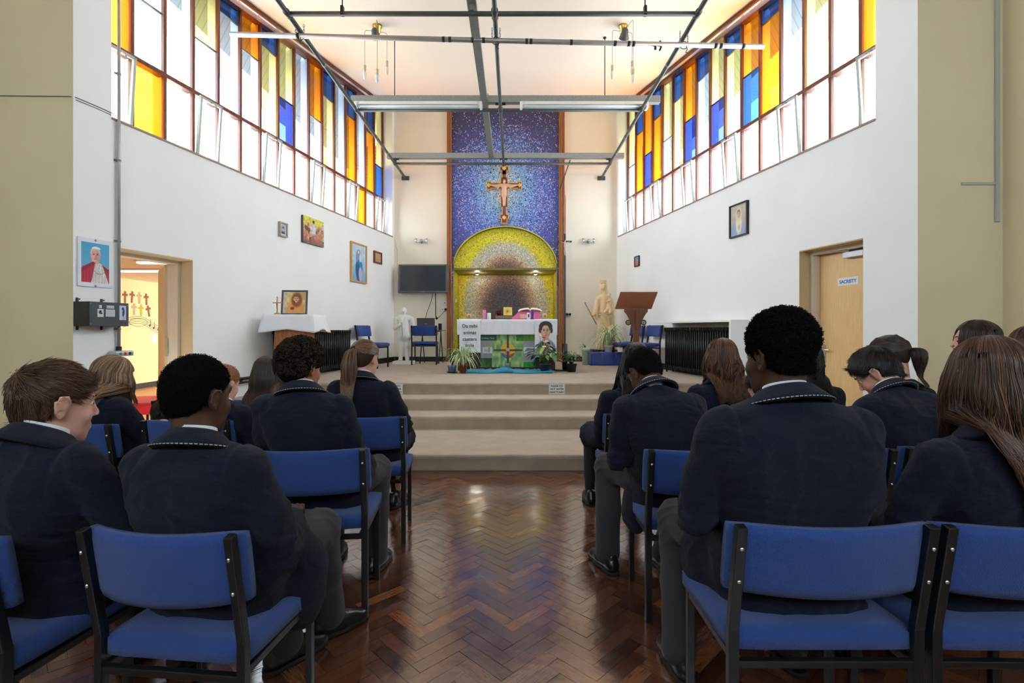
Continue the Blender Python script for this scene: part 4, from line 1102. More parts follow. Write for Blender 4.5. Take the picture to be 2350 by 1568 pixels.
# ================================================================== ON THE BACK WALL
sc_mat = mat('carved_gilt_wood', S(226, 170, 108), .45, bump=.1, bscale=60, var=.1, vscale=20)
gl_mat = mat('crucifix_gold', S(232, 196, 104), .35, metal=.2)
def crucifix():
    t = thing('crucifix', 'large carved wooden crucifix with gilt ends mounted on the blue mosaic', 'crucifix', (-.205, 11.585, 4.37))
    def plus(b, s, y0, y1, off=0.0):
        # outline of the cross with stepped terminals (half width, height), metres
        z1, z0 = .66 - off, -.64 + off
        b.bx(-.085 + off, .085 - off, y0, y1, -.26, .40)                # wide body behind the figure
        b.bx(-.055 + off, .055 - off, y0, y1, z0 + .1, z1 - .05)
        b.bx(-.32, .32, y0, y1, .155 + off, .285 - off)                  # arms
        for sx in (-1, 1):
            b.bx(sx * (.29 + off), sx * (.40 - off), y0, y1, .125 + off, .315 - off)
        b.bx(-.105 + off, .105 - off, y0, y1, .545 + off, z1); b.bx(-.06 + off, .06 - off, y0, y1, .47, .56)
        b.bx(-.105 + off, .105 - off, y0, y1, -.53 + off, -.42 - off); b.bx(-.07 + off, .07 - off, y0, y1, z0, -.5)
    b = MB(); plus(b, 1, -.055, 0); cr = b.build('cross', sc_mat, t, bevel=.006)
    b = MB(); plus(b, 1, -.062, -.05, .018); b.build('recessed_panel', mat('cross_panel', S(120, 72, 40), .5), t, bevel=.003)
    for x, z in ((-.345, .22), (.345, .22), (0, .60), (0, -.51)):
        b = MB(); b.ell((x, -.072, z), (.022, .014, .045)); b.ell((x, -.075, z + .045), (.014, .012, .014)); b.ell((x - .025, -.07, z + .01), (.02, .008, .03)); b.ell((x + .025, -.07, z + .01), (.02, .008, .03))
        b.build('gilt_emblem', gl_mat, t)
    s = Sdf((-.40, -.19, -.30), (.40, -.03, .42), .0075)
    s.cone((0, -.10, .18), (0, -.10, -.18), .058, .034, .02).cone((-.05, -.10, .2), (.05, -.10, .2), .045, .045, .02).cone((0, -.1, .0), (0, -.105, .08), .062, .06, .02)
    for q in (-1, 1):
        s.chain([(q * .07, -.10, .215), (q * .17, -.095, .195), (q * .28, -.085, .22)], [.038, .034, .018], .015)
        s.cone((q * .12, -.10, .19), (q * .14, -.095, .14), .03, .014, .02)
        s.cone((q * .29, -.08, .222), (q * .315, -.08, .225), .016, .012, .01)
        s.cone((q * .018, -.105, -.18), (q * .016, -.12, -.245), .017, .014, .01)
        s.cone((q * .016, -.12, -.245), (q * .018, -.14, -.262), .012, .010, .005)
    s.cone((0, -.10, .22), (0, -.105, .27), .024, .022, .012).ell((0, -.11, .305), (.032, .036, .042), k=.01).ell((0, -.143, .298), (.006, .012, .01), k=.006)
    for q in range(-3, 4): s.cone((q * .013, -.155 + abs(q) * .004, .15), (q * .006, -.135, -.15), .005, .004, .006)
    V, F = s.mesh(); V = relax(V, F, 1)
    np_mesh('figure', V, F, mat('crucifix_figure', S(222, 176, 142), .5, var=.06, vscale=14), t)
    b = MB(); b.lathe([(.036, 0), (.040, .012), (.034, .03)], 14, (0, -.108, .325)); b.ell((0, -.09, .30), (.04, .03, .05)); b.build('hair', mat('figure_hair', S(120, 76, 44), .5), t)
crucifix()
# television
tv = thing('television', 'large switched-off wall television in a grey frame left of the mosaic', 'television', (-2.01, 11.38, 2.16), 0, rot=(math.radians(-6), 0, math.radians(-2)))
b = MB(); b.bx(-.555, .555, -.03, .04, 0, .64); b.build('bezel', mat('tv_bezel', S(84, 88, 92), .4), tv, bevel=.008)
b = MB(); b.bx(-.505, .505, -.0345, -.028, .045, .60); b.build('screen', mat('tv_screen', S(34, 52, 64), .16, spec=.6), tv)
b = MB(); b.bx(-.51, -.505, -.034, -.03, .04, .605); b.bx(.505, .51, -.034, -.03, .04, .605); b.bx(-.51, .51, -.034, -.03, .60, .607); b.bx(-.51, .51, -.034, -.03, .038, .045); b.build('inner_bezel', mat('tv_inner', S(26, 34, 44), .4), tv)
b = MB(); b.bx(-.035, .035, -.032, -.03, .012, .026); b.build('badge', M_galv, tv)
b = MB(); b.bx(-.2, .2, .04, .16, .15, .5); b.build('wall_bracket', M_black, tv)
# cables, sockets
cm = mat('cable_black', S(40, 40, 42), .5)
b = MB(); b.tube([(-1.80, 11.50, 2.17), (-1.86, 11.53, 1.95), (-1.95, 11.54, 1.72), (-1.99, 11.5, 1.52)], .006, 6); b.tube([(-1.75, 11.5, 2.17), (-1.75, 11.54, 1.85), (-1.75, 11.54, 1.66), (-1.73, 11.54, 1.60)], .010, 6); b.tube([(-1.70, 11.54, 1.60), (-1.60, 11.55, 1.70), (-1.53, 11.56, 1.79)], .005, 6); b.ell((-1.73, 11.54, 1.60), (.03, .02, .03))
b.tube([(-1.45, 11.57, 1.8), (-1.44, 11.57, 1.2), (-1.44, 11.55, .85)], .007, 6)
tag(b.build('television_cable', cm), 'dark cables trailing down the wall from the television to the socket', 'cable')
b = MB(); b.tube([(-2.62, 11.585, 3.1), (-2.62, 11.585, 2.62), (-2.58, 11.58, 2.57), (-2.55, 11.5, 2.55)], .005, 6); b.tube([(-2.62, 11.585, 3.1), (-2.66, 11.57, 3.3), (-2.68, 11.56, 3.40)], .005, 6)
tag(b.build('aerial_cable', mat('cable_cream', S(196, 186, 160), .6)), 'cream cable running down the wall corner to the television', 'cable')
def socket(x, z, label, plug, w=.15):
    t = thing('wall_socket', label, 'socket', (x, BW, z)); b = MB(); b.bx(-w / 2, w / 2, -.03, 0, -.043, .043); b.build('plate', M_plastic, t, bevel=.006)
    for k, dx in enumerate((-w / 4, w / 4) if w > .1 else (0,)):
        if (plug >> k) & 1: b = MB(); b.lathe([(.03, 0), (.028, .03), (.02, .045), (0, .045)], 12, M=Matrix.Translation((dx, -.03, 0)) @ Matrix.Rotation(PI / 2, 4, 'X')); b.build('plug', M_blackm, t)
        else: b = MB(); b.bx(dx - .008, dx + .008, -.033, -.03, -.012, .012); b.build('pin_holes', M_blackm, t)
socket(-1.565, 1.80, 'double wall socket with one black plug right of the television', 2)
socket(-1.545, 1.945, 'single white wall switch above the double socket', 0, .09)
socket(1.245, 1.69, 'double wall socket on white trunking beside the tall black cross', 3, .13)
b = MB(); b.bx(1.185, 1.205, BW - .018, BW, 1.74, 4.38); tag(b.build('wall_trunking', M_plastic, bevel=.003), 'narrow white trunking running down the back wall to the double socket', 'trunking')
# twin spot wall lamps
def walllamp(x, label):
    t = thing('wall_lamp', label, 'wall lamp', (x, BW, 3.34), 0, 'chrome wall lamps either side of the arch'); b = MB(); b.cyl((0, 0, 0), (0, -.05, 0), .045, 18); b.cyl((-.11, -.05, 0), (.11, -.05, 0), .010, 10); b.build('mount', M_chrome, t)
    for s in (-1, 1):
        b = MB(); b.cyl((s * .12, -.05, -.045), (s * .12, -.05, .05), .018, 12); b.cyl((s * .12, -.05, .045), (s * .12, -.05, .06), .03, 12); b.cyl((s * .12, -.05, -.055), (s * .12, -.05, -.045), .026, 12); b.build('lamp_head', M_chrome, t)
walllamp(-2.08, 'small chrome twin-headed wall lamp above the television'); walllamp(1.70, 'small chrome twin-headed wall lamp right of the tall black cross')
# niche spotlights, tabernacle, shelf, candle glass, switch
for x, l in ((-.86, 'left'), (.53, 'right')):
    t = thing('niche_spotlight', 'tiny glowing spotlight under the %s end of the niche soffit' % l, 'spotlight', (x, 12.2, SPR - .045)); b = MB(); b.lathe([(.035, 0), (.035, -.02), (.05, -.035)], 14); b.build('shade', M_chrome, t)
    b = MB(); b.ell((0, -.01, -.035), (.035, .035, .015)); b.build('lamp', mat('spot_on', (1, .93, .8), .4, emit=1.5), t)
    d = bpy.data.lights.new('spot_bulb', 'POINT'); d.energy = .7; d.shadow_soft_size = .03; d.color = (1, .86, .66); o = bpy.data.objects.new('spot_bulb', d); COL.objects.link(o); o.parent = t; o.location = (0, 0, -.08)
t = thing('tabernacle', 'small gilt tabernacle box with a raised sunburst on the stone shelf', 'tabernacle', (-.135, 12.6, 1.685)); b = MB(); b.bx(-.11, .11, -.09, .09, 0, .21); b.build('box', M_brass, t, bevel=.006)
b = MB()
for k in range(16):
    a = 2 * PI * k / 16; b.tube([(0, -.093, .105), (.075 * math.cos(a), -.096, .105 + .075 * math.sin(a))], [.006, .002], 5)
b.ell((0, -.097, .105), (.025, .012, .025)); b.build('sunburst', gl_mat, t)
b = MB(); b.bx(-.44, .36, 12.42, 12.76, 1.60, 1.68); b.bx(-.40, .32, 12.5, 12.76, 1.57, 1.60); tag(b.build('stone_shelf', mat('stone', S(150, 136, 120), .6, bump=.2), bevel=.01), 'grey stone shelf in the niche carrying the gilt tabernacle', 'shelf')
b = MB(); b.lathe([(.03, 0), (.045, .06), (.04, .12), (.034, .12), (0, .02)], 16, (-.36, 12.55, 1.682)); tag(b.build('votive_glass', mat('red_glass', S(96, 14, 24), .2)), 'dark red votive glass left of the gilt tabernacle', 'votive light')
b = MB(); b.bx(MC - NXH + .002, MC - NXH + .03, 12.0, 12.07, 1.98, 2.06); tag(b.build('niche_switch', M_plastic, bevel=.004), 'small white switch on the yellow side of the niche', 'switch')
# ================================================================== ON THE PLATFORM
def PZ(px, py, Y): 
    v = P(px, py, Y); return v
M_cloth = mat('white_linen', S(232, 234, 242), .8, bump=.25, bscale=35, sheen=.2)
# ---- draped pedestal on the left
ped = thing('pedestal', 'oak pedestal draped with a white cloth in front of the left radiator', 'pedestal', (-3.08, 7.22, PLAT))
b = MB(); b.add([(-.23, -.2, 0), (.23, -.2, 0), (.23, .2, 0), (-.23, .2, 0), (-.20, -.17, .90), (.20, -.17, .90), (.20, .17, .90), (-.20, .17, .90)], [(0, 3, 2, 1), (4, 5, 6, 7), (0, 1, 5, 4), (1, 2, 6, 5), (2, 3, 7, 6), (3, 0, 4, 7)]); b.build('body', M_oak, ped, bevel=.004)
b = MB(); b.bx(-.31, .31, -.22, .24, .895, .920); b.build('top', M_oak, ped, bevel=.004)
def drape(name, hw, hd, z, drop_fn, m, parent, n=56, nd=8, flare=.14, seed=1, loc=(0, 0, 0)):
    """a cloth over a rectangular top: flat centre, folded skirt hanging down"""
    r = random.Random(seed); vs = []; fs = []
    per = []
    for i in range(n):
        t = i / n * 4; s, f = int(t), t - int(t)
        c = [(-hw, -hd), (hw, -hd), (hw, hd), (-hw, hd)]; a, b_ = c[s], c[(s + 1) % 4]
        per.append((a[0] + (b_[0] - a[0]) * f, a[1] + (b_[1] - a[1]) * f))
    vs.append((0, 0, z + .012))
    rings = [(.5, 0), (.97, 0)] + [(1, k / nd) for k in range(nd + 1)]
    for q, dn in rings:
        for i, (x, y) in enumerate(per):
            dr = drop_fn(x / hw, y / hd); w = math.sin(i * 1.1 + seed) * .35 + math.sin(i * 2.3) * .25
            nx, ny = x / hw, y / hd; l = math.hypot(nx, ny)
            o = dn * (flare * dr / .3 * (.5 + .4 * w)) + (.006 if dn else 0)
            vs.append((x * q + nx / l * o, y * q + ny / l * o, z + .012 - dr * dn + (math.sin(x * 30) * .001)))
    for i in range(n): fs.append((0, 1 + i, 1 + (i + 1) % n))
    for k in range(len(rings) - 1):
        for i in range(n):
            a = 1 + k * n; fs.append((a + i, a + n + i, a + n + (i + 1) % n, a + (i + 1) % n))
    mb = MB(); mb.add(vs, fs, True); o = mb.build(name, m, parent); o.location = loc
    s_ = o.modifiers.new('thick', 'SOLIDIFY'); s_.thickness = .004; s_.offset = 1
    return o
cl = drape('tablecloth', .335, .235, 0, lambda x, y: .20 + .05 * abs(x) * abs(y), M_cloth, None, seed=2, flare=.13, loc=(-3.075, 7.22, PLAT + .922))
tag(cl, 'white cloth draped over the oak pedestal on the left', 'cloth')
fp = thing('picture_frame', 'silver-framed print of a golden-haired robed figure standing on the white draped pedestal', 'picture', (-3.085, 7.20, PLAT + .935), math.radians(6))
Rf = Matrix.Rotation(math.radians(-8), 4, 'X'); b = MB()
for x in (-.165, .165): b.bx(x - .012, x + .012, -.01, .01, 0, .355, Rf)
for z in (.012, .343): b.bx(-.153, .153, -.01, .01, z - .012, z + .012, Rf)
b.bx(-.153, .153, -.003, .006, .02, .34, Rf); b.build('frame', mat('frame_dark_silver', S(90, 80, 84), .35, metal=.4), fp, bevel=.002)
def p_heart(U, V):
    n = vnoise(U, V, 9, 3)[..., None]; i = ramp(U + n[..., 0] * .3, [(0, (206, 200, 206)), (.5, (226, 200, 120)), (1, (214, 190, 120))]) * (.86 + .25 * n)
    i = blend(i, sell(U, V, .58, .05, .45, .52, .25), (222, 160, 80)); i = blend(i, sell(U, V, .6, .62, .24, .32, .3), (150, 84, 56)); i = face(i, U, V, .57, .66, .16, (226, 178, 140), (140, 78, 50), 1.0)
    i = blend(i, sell(U, V, .42, .24, .09, .07, .3), (150, 60, 40)); i = blend(i, sell(U, V, .62, .14, .14, .05, .5, .3), (226, 160, 110))
    bd = (np.abs(U - .5) > .46) | (np.abs(V - .5) > .46); i[bd] = (196, 198, 212); return i
g = grid_pic('print', .306, .32, 60, 62, p_heart, M_print, fp, 0, 0); g.matrix_local = Rf @ Matrix.Translation((0, -.0045, .018))
b = MB(); b.tube([(0, .01, .2), (0, .10, .0)], .006, 6); b.build('easel_leg', M_blackm, fp)
cx = thing('altar_crucifix', 'small brass standing crucifix beside the silver-framed print', 'crucifix', (-3.31, 7.18, PLAT + .935))
b = MB(); b.bx(-.045, .045, -.03, .03, 0, .012); b.bx(-.032, .032, -.022, .022, .012, .026); b.lathe([(.018, .026), (.010, .045), (.007, .06)], 12); b.bx(-.007, .007, -.005, .005, .055, .245); b.bx(-.052, .052, -.005, .005, .165, .179)
for x, z in ((-.055, .172), (.055, .172), (0, .248)): b.ell((x, 0, z), (.010, .006, .010))
b.build('cross', M_brass, cx, bevel=.0015)
s = Sdf((-.06, -.03, .08), (.06, 0, .22), .003); s.cone((0, -.012, .165), (0, -.012, .12), .011, .007, .004).cone((0, -.012, .12), (0, -.012, .085), .007, .005, .003).ell((0, -.013, .188), (.008, .008, .01), k=.003)
for q in (-1, 1): s.cone((q * .006, -.012, .168), (q * .046, -.01, .176), .005, .003, .003)
V, F = s.mesh(); np_mesh('figure', V, F, M_brass, cx)
# ---- lectern on the right
lc = thing('lectern', 'carved brown wooden lectern with a tilted reading board in front of the pale wooden statue', 'lectern', (2.0, 8.35, PLAT))
b = MB(); b.bx(-.045, .045, -.045, .045, .05, 1.0); b.bx(-.06, .06, -.06, .06, 0.42, .46); b.build('post', M_oakd, lc, bevel=.005)
b = MB(); b.bx(-.24, .24, -.03, .03, 0, .07); b.bx(-.03, .03, -.22, .22, 0, .07); b.build('base', M_oakd, lc, bevel=.006)
prof = [(-.062, .50), (-.05, .54), (-.062, .60), (-.085, .66), (-.09, .70), (-.115, .76), (-.155, .83), (-.19, .87), (-.19, .925), (.19, .925), (.19, .87), (.155, .83), (.115, .76), (.09, .70), (.085, .66), (.062, .60), (.05, .54), (.062, .50)]
b = MB(); b.prism([(x, z + .15) for x, z in prof], -.018, .018); b.bx(-.016, .016, -.12, .12, .72, 1.05); b.build('carved_bracket', M_oakd, lc, bevel=.004)
for q in (-1, 1):
    b = MB(); c = (q * .125, .845); ring = [(c[0] + .038 * math.cos(w), 0, c[1] + .038 * math.sin(w)) for w in [2 * PI * i / 20 for i in range(20)]]; b.tube(ring, .010, 8, closed=True)
    b.bx(c[0] - .036, c[0] + .036, -.006, .006, c[1] - .004, c[1] + .004); b.bx(c[0] - .004, c[0] + .004, -.006, .006, c[1] - .036, c[1] + .036)
    for a in range(4):
        w = PI / 4 + PI / 2 * a; rr = [(c[0] + .017 * math.cos(w) + .012 * math.cos(v), 0, c[1] + .017 * math.sin(w) + .012 * math.sin(v)) for v in [2 * PI * i / 10 for i in range(10)]]; b.tube(rr, .004, 5, closed=True)
    b.build('quatrefoil', mat('roundel_wood', S(84, 66, 44), .5), lc)
Rb = Matrix.Translation((0, -.02, 1.205)) @ Matrix.Rotation(math.radians(-55), 4, 'X')
b = MB(); b.add([(-.33, -.012, -.14), (.27, -.012, -.14), (.33, -.012, .17), (-.27, -.012, .17), (-.33, .012, -.14), (.27, .012, -.14), (.33, .012, .17), (-.27, .012, .17)], [(0, 1, 2, 3), (4, 7, 6, 5), (0, 4, 5, 1), (1, 5, 6, 2), (2, 6, 7, 3), (3, 7, 4, 0)], M=Matrix.Translation((0, 0, 1.19)) @ Matrix.Rotation(math.radians(30), 4, 'X'))
b.build('reading_board', mat('board_wood', S(150, 96, 66), .5, var=.1, vscale=9), lc, bevel=.004)
# ---- wooden madonna
ms = thing('statue', 'tall pale carved wooden statue of a crowned robed figure holding a child and a staff', 'statue', (1.93, 10.95, PLAT))
b = MB(); b.bx(-.26, .26, -.2, .2, 0, .30); b.build('plinth', M_blackm, ms, bevel=.01)
mw = mat('limewood', S(232, 202, 158), .5, bump=.08, bscale=50, var=.05, vscale=6, stretch=(3, 3, .6))
s = Sdf((-.36, -.34, .27), (.40, .30, 1.90), .009)
s.cone((0, 0, .36), (0, .0, 1.0), .155, .115, .03).cone((0, 0, 1.0), (0, 0, 1.40), .115, .095, .04).cone((-.085, 0, 1.40), (.09, 0, 1.38), .062, .068, .04)
s.cone((0, -.01, 1.44), (0, -.015, 1.56), .042, .040, .02).ell((-.005, -.03, 1.635), (.056, .068, .085), k=.015).ell((-.005, -.095, 1.625), (.010, .016, .022), k=.008)
s.cone((-.055, .0, 1.68), (-.075, .0, 1.46), .026, .022, .012).cone((.05, .0, 1.68), (.075, .0, 1.46), .026, .022, .012).ell((0, .03, 1.65), (.07, .06, .09), k=.015)
s.cone((.07, .06, 1.40), (.17, .06, 1.0), .06, .075, .03).cone((.17, .06, 1.0), (.19, .05, .36), .07, .10, .03)          # mantle
s.chain([(-.13, 0, 1.37), (-.18, -.05, 1.14), (-.25, -.16, 1.03)], [.055, .05, .032], .02).cone((-.25, -.16, 1.03), (-.29, -.20, 1.03), .027, .023, .008)
s.cone((-.19, -.07, 1.12), (-.16, -.10, .95), .05, .022, .02)
s.chain([(.14, 0, 1.36), (.17, -.08, 1.14), (.06, -.17, 1.10)], [.06, .05, .034], .015)
s.cone((.08, -.16, 1.17), (.10, -.15, 1.35), .058, .045, .012).ell((.09, -.17, 1.46), (.038, .044, .052), k=.008).cone((.06, -.17, 1.17), (-.02, -.22, 1.09), .034, .024, .01).cone((.12, -.17, 1.17), (.09, -.24, 1.07), .034, .024, .01).cone((.10, -.19, 1.34), (.01, -.24, 1.30), .021, .016, .006)
for k in range(13):
    a = -2.75 + k * .42; r0 = .108; r1 = .175
    s.cone((math.cos(a) * r0, math.sin(a) * r0, 1.02), (math.cos(a) * r1 + .01, math.sin(a) * r1, .34), .008, .017, .008)
    s.cone((math.cos(a + .2) * (r0 + .02), math.sin(a + .2) * (r0 + .02), .98), (math.cos(a + .2) * (r1 + .012), math.sin(a + .2) * (r1 + .012), .36), .004, .014, .008, op='sub')
s.cone((-.13, -.13, .97), (.14, -.17, .66), .012, .014, .008).cone((.14, -.17, .66), (-.02, -.19, .50), .012, .012, .008).cone((-.02, -.19, .50), (.12, -.18, .40), .01, .01, .008).cone((-.11, -.09, 1.04), (.13, -.09, 1.06), .022, .022, .01)
s.cone((-.10, -.10, 1.10), (.02, -.13, 1.0), .016, .012, .01)
V, F = s.mesh(); V = relax(V, F, 1); np_mesh('figure', V, F, mw, ms)
b = MB(); b.lathe([(.056, 0), (.064, .03), (.062, .05)], 24, (-.005, -.01, 1.70))
for k in range(8): a = 2 * PI * k / 8; b.ell((-.005 + .060 * math.cos(a), -.01 + .060 * math.sin(a), 1.76), (.013, .013, .024))
b.build('crown', mw, ms)
b = MB(); b.cyl((-.42, -.20, 1.27), (-.19, -.22, .84), .010, 8); b.ell((-.42, -.20, 1.28), (.014, .014, .02)); b.build('staff', mat('staff_wood', S(150, 120, 96), .5), ms)
b = MB(); 
for q in (-1, 1): b.ell((-.005 + q * .021, -.094, 1.648), (.009, .004, .004)); b.ell((.09 + q * .016, -.218, 1.475), (.006, .003, .003))
b.build('eyes', mat('carved_eye', S(120, 84, 56), .5), ms)
# ---- white plaster statue
ws = thing('statue', 'white plaster statue of a person in a jacket and tie left of the blue chair', 'statue', (-2.29, 10.72, PLAT))
wm = mat('white_plaster', S(232, 230, 226), .6, bump=.1, bscale=40, var=.03, vscale=5)
b = MB(); b.bx(-.21, .21, -.15, .15, 0, .07); b.build('plinth', wm, ws, bevel=.008)
s = Sdf((-.24, -.20, .06), (.24, .18, 1.24), .009)
for q in (-1, 1): s.chain([(q * .055, 0, .62), (q * .06, -.01, .36), (q * .07, 0, .10)], [.075, .058, .042], .012); s.cone((q * .075, -.01, .085), (q * .085, -.10, .08), .032, .024, .01)
s.cone((0, 0, .60), (0, 0, .78), .115, .105, .03).cone((0, 0, .78), (0, 0, .94), .105, .10, .03).cone((-.10, 0, .97), (.10, 0, .97), .06, .06, .04).cone((-.06, 0, .56), (.06, 0, .56), .085, .085, .03)
s.chain([(-.16, 0, .95), (-.18, .0, .76), (-.06, -.12, .82)], [.052, .045, .03], .012).ell((-.03, -.13, .85), (.028, .02, .028), k=.012)
s.chain([(.16, 0, .95), (.185, .01, .74), (.17, -.05, .56)], [.052, .045, .03], .012)
s.cone((0, -.005, 1.0), (0, -.01, 1.06), .035, .033, .012).ell((0, -.02, 1.115), (.055, .066, .075), k=.012).ell((0, .0, 1.13), (.062, .064, .066), k=.01).ell((0, -.088, 1.105), (.009, .014, .018), k=.006)
for q in (-1, 1): s.ell((q * .058, -.01, 1.11), (.010, .016, .022), k=.006); s.ell((q * .022, -.085, 1.125), (.014, .012, .009), k=.004, op='sub')
s.cone((-.05, -.10, .99), (.0, -.125, .84), .010, .012, .01).cone((.05, -.10, .99), (.0, -.125, .84), .010, .012, .01).cone((0, -.125, .84), (.01, -.13, .55), .008, .008, .01)
V, F = s.mesh(); V = relax(V, F, 1); np_mesh('figure', V, F, wm, ws)
b = MB(); b.cyl((-.01, -.155, .84), (.0, -.145, .60), .004, 6); b.ell((-.015, -.16, .86), (.012, .008, .012)); b.build('cord', mat('cord_grey', S(130, 124, 120), .5), ws)
# ---- folding desk, laptop, speaker
dk = thing('folding_desk', 'small folding exam desk with crossed black legs behind the blue chair', 'desk', (-1.78, 11.05, PLAT))
b = MB(); b.bx(-.30, .30, -.22, .22, .70, .715); b.build('desk_top', M_oak, dk, bevel=.003)
for x in (-.2, .2):
    b = MB(); b.tube([(x, -.20, 0), (x, .02, .45), (x, .14, .70)], .011, 8); b.tube([(x + .03, .20, 0), (x + .03, .0, .45), (x + .03, -.12, .70)], .011, 8); b.build('leg', M_black, dk)
b = MB(); b.bx(-.2, .2, -.005, .005, .68, .70); b.build('rail', M_black, dk)
lt = thing('laptop', 'open black laptop on the folding desk below the television', 'laptop', (-1.86, 11.02, PLAT + .716)); b = MB(); b.bx(-.19, .19, -.12, .12, 0, .02); b.build('keyboard_base', M_blackm, lt, bevel=.003)
b = MB(); Rl = Matrix.Translation((0, -.115, .012)) @ Matrix.Rotation(math.radians(8), 4, 'X'); b.bx(-.19, .19, -.006, .006, 0, .245, Rl); b.build('lid', mat('laptop_lid', S(86, 76, 80), .45), lt, bevel=.003)
b = MB(); b.bx(-.03, .03, -.0075, -.006, .115, .125, Rl); b.build('badge', M_galv, lt)
b = MB(); b.bx(-.035, .035, -.03, .03, 0, .14); tag(b.build('speaker', M_blackm, bevel=.004), 'small upright black speaker right of the laptop', 'speaker').location = (-1.575, 11.0, PLAT + .716)
# ---- planter box, pots
pb = thing('planter_box', 'long box wrapped in shiny dark blue cloth at the foot of the wooden statue', 'planter', (1.92, 10.45, PLAT))
def bluebox():
    n = 40; vs = []; fs = []
    for k, (z, g) in enumerate(((0, .02), (.03, .0), (.06, .012), (.10, -.004), (.22, .0), (.26, -.01), (.262, -.05))):
        for i in range(n):
            t = i / n * 4; s_, f = int(t), t - int(t); c = [(-.36, -.13), (.36, -.13), (.36, .13), (-.36, .13)]; a, q = c[s_], c[(s_ + 1) % 4]
            x, y = a[0] + (q[0] - a[0]) * f, a[1] + (q[1] - a[1]) * f; w = math.sin(i * 1.7 + k * .6) * .006 + math.sin(i * .9) * .006
            vs.append((x * (1 + g) + w * (x > 0), y * (1 + g * 2) + w, z + .004 * math.sin(i + k)))
    for k in range(6):
        for i in range(n): fs.append((k * n + i, k * n + (i + 1) % n, (k + 1) * n + (i + 1) % n, (k + 1) * n + i))
    fs.append(tuple(6 * n + i for i in range(n))); fs.append(tuple(n - 1 - i for i in range(n)))
    b = MB(); b.add(vs, fs, True); return b
bluebox().build('cloth_wrap', mat('blue_satin', S(34, 60, 140), .38, bump=.4, bscale=14, sheen=.3), pb)
def blade(b, base, az, L_, up, droop, w, stripe, rr, col=None):
    """one arching strap leaf, cream-edged"""
    n = 9; c, s_ = math.cos(az), math.sin(az); px = []
    for i in range(n + 1):
        t = i / n; r = L_ * (t * .25 + .75 * t ** 1.25) * (.9 + .1 * math.sin(3 * t)); z = up * L_ * math.sin(min(1.0, t * 1.05) * PI * .62) * (1 - .15 * t) - droop * L_ * max(0, t - .35) ** 1.8
        px.append(Vector((base[0] + c * r, base[1] + s_ * r, max(base[2] + z, -base[2] * 0 + .01 if base[2] < .4 else z + base[2]))))
    sd = Vector((-s_, c, 0)); vs = []; fs = []; cs = []
    g1 = col or S(112, 158, 66); g2 = S(222, 228, 190) if stripe else S(84, 128, 52)
    for i, p in enumerate(px):
        t = i / n; ww = w * (math.sin(PI * min(1, .12 + t * .9)) ** .6) * (1 - t * .55)
        for k in (-1, -.35, .35, 1): vs.append(p + sd * ww * k + Vector((0, 0, abs(k) * ww * .45)))
    for i in range(n):
        for k in range(3):
            a = i * 4 + k; b.add([vs[a], vs[a + 1], vs[a + 5], vs[a + 4]], [(0, 1, 2, 3)], True, g1 if (k == 1) != (stripe == 2) else g2)
M_leaf = mat_attr('strap_leaf', .42)
def pot(t, r, h, m, saucer=None, z=0.0):
    b = MB(); b.lathe([(r * .78, 0), (r * .96, h * .82), (r * 1.06, h * .82), (r * 1.08, h), (r * .94, h), (r * .9, h * .86), (0, h * .84)], 28, (0, 0, z)); b.build('pot', m, t)
    if saucer: b = MB(); b.lathe([(r * .9, 0), (r * 1.25, .018), (r * 1.2, .018), (0, .008)], 24, (0, 0, z - .001)); b.build('saucer', saucer, t)
def spider(name, label, loc, n, L_, seed, pot_m, r=.075, h=.14, up=.55, droop=1.3, w=.010, saucer=None, runners=0):
    t = thing(name, label, 'plant', loc); pot(t, r, h, pot_m, saucer); rr = random.Random(seed); b = MB()
    for k in range(n):
        az = rr.uniform(0, 2 * PI); blade(b, (rr.uniform(-.02, .02), rr.uniform(-.02, .02), h * .86), az, L_ * rr.uniform(.55, 1.1), up * rr.uniform(.55, 1.5), droop * rr.uniform(.5, 1.3), w * rr.uniform(.7, 1.15), 1, rr)
    for k in range(n // 3):
        az = rr.uniform(0, 2 * PI); blade(b, (rr.uniform(-.02, .02), rr.uniform(-.02, .02), h * .86), az, L_ * rr.uniform(.3, .5), up * rr.uniform(2.0, 3.0), .4, w, 1, rr)
    b.build('leaves', M_leaf, t, fix=False)
    for q in range(runners):
        b = MB(); x = (-.16, .12)[q % 2]; b.tube([(0, 0, h), (x * .6, -.12, h + .02), (x, -.19, h - .10), (x, -.20, -.10)], .003, 5, col=S(170, 176, 110))
        for k in range(12): blade(b, (x, -.20, -.13), rr.uniform(0, 2 * PI), .07, .6, 1.2, .005, 1, rr)
        b.build('runner', M_leaf, t, fix=False)
    return t
spider('spider_plant', 'arching cream-striped spider plant standing on the blue cloth-wrapped box', (1.93, 10.40, PLAT + .27), 95, .52, 4, mat('pale_pot', S(206, 222, 226), .4), .09, .13, .72, 1.25, .017, runners=2)
spider('spider_plant', 'striped spider plant in a terracotta pot at the left foot of the altar', (-.84, 8.55, PLAT), 95, .36, 9, mat('terracotta', S(120, 62, 40), .6), .075, .15, .85, 1.45, .015)
t = thing('potted_plant', 'small dark-leaved plant in a grey-blue pot left of the terracotta spider plant', 'plant', (-1.03, 8.62, PLAT)); pot(t, .075, .13, mat('blue_grey_pot', S(116, 148, 190), .45), M_blackm)
b = MB(); rr = random.Random(3)
for k in range(22): blade(b, (0, 0, .11), rr.uniform(0, 6.3), rr.uniform(.12, .3), rr.uniform(.8, 1.6), 1.0, .014, 0, rr, S(70, 100, 46))
b.build('leaves', M_leaf, t, fix=False)
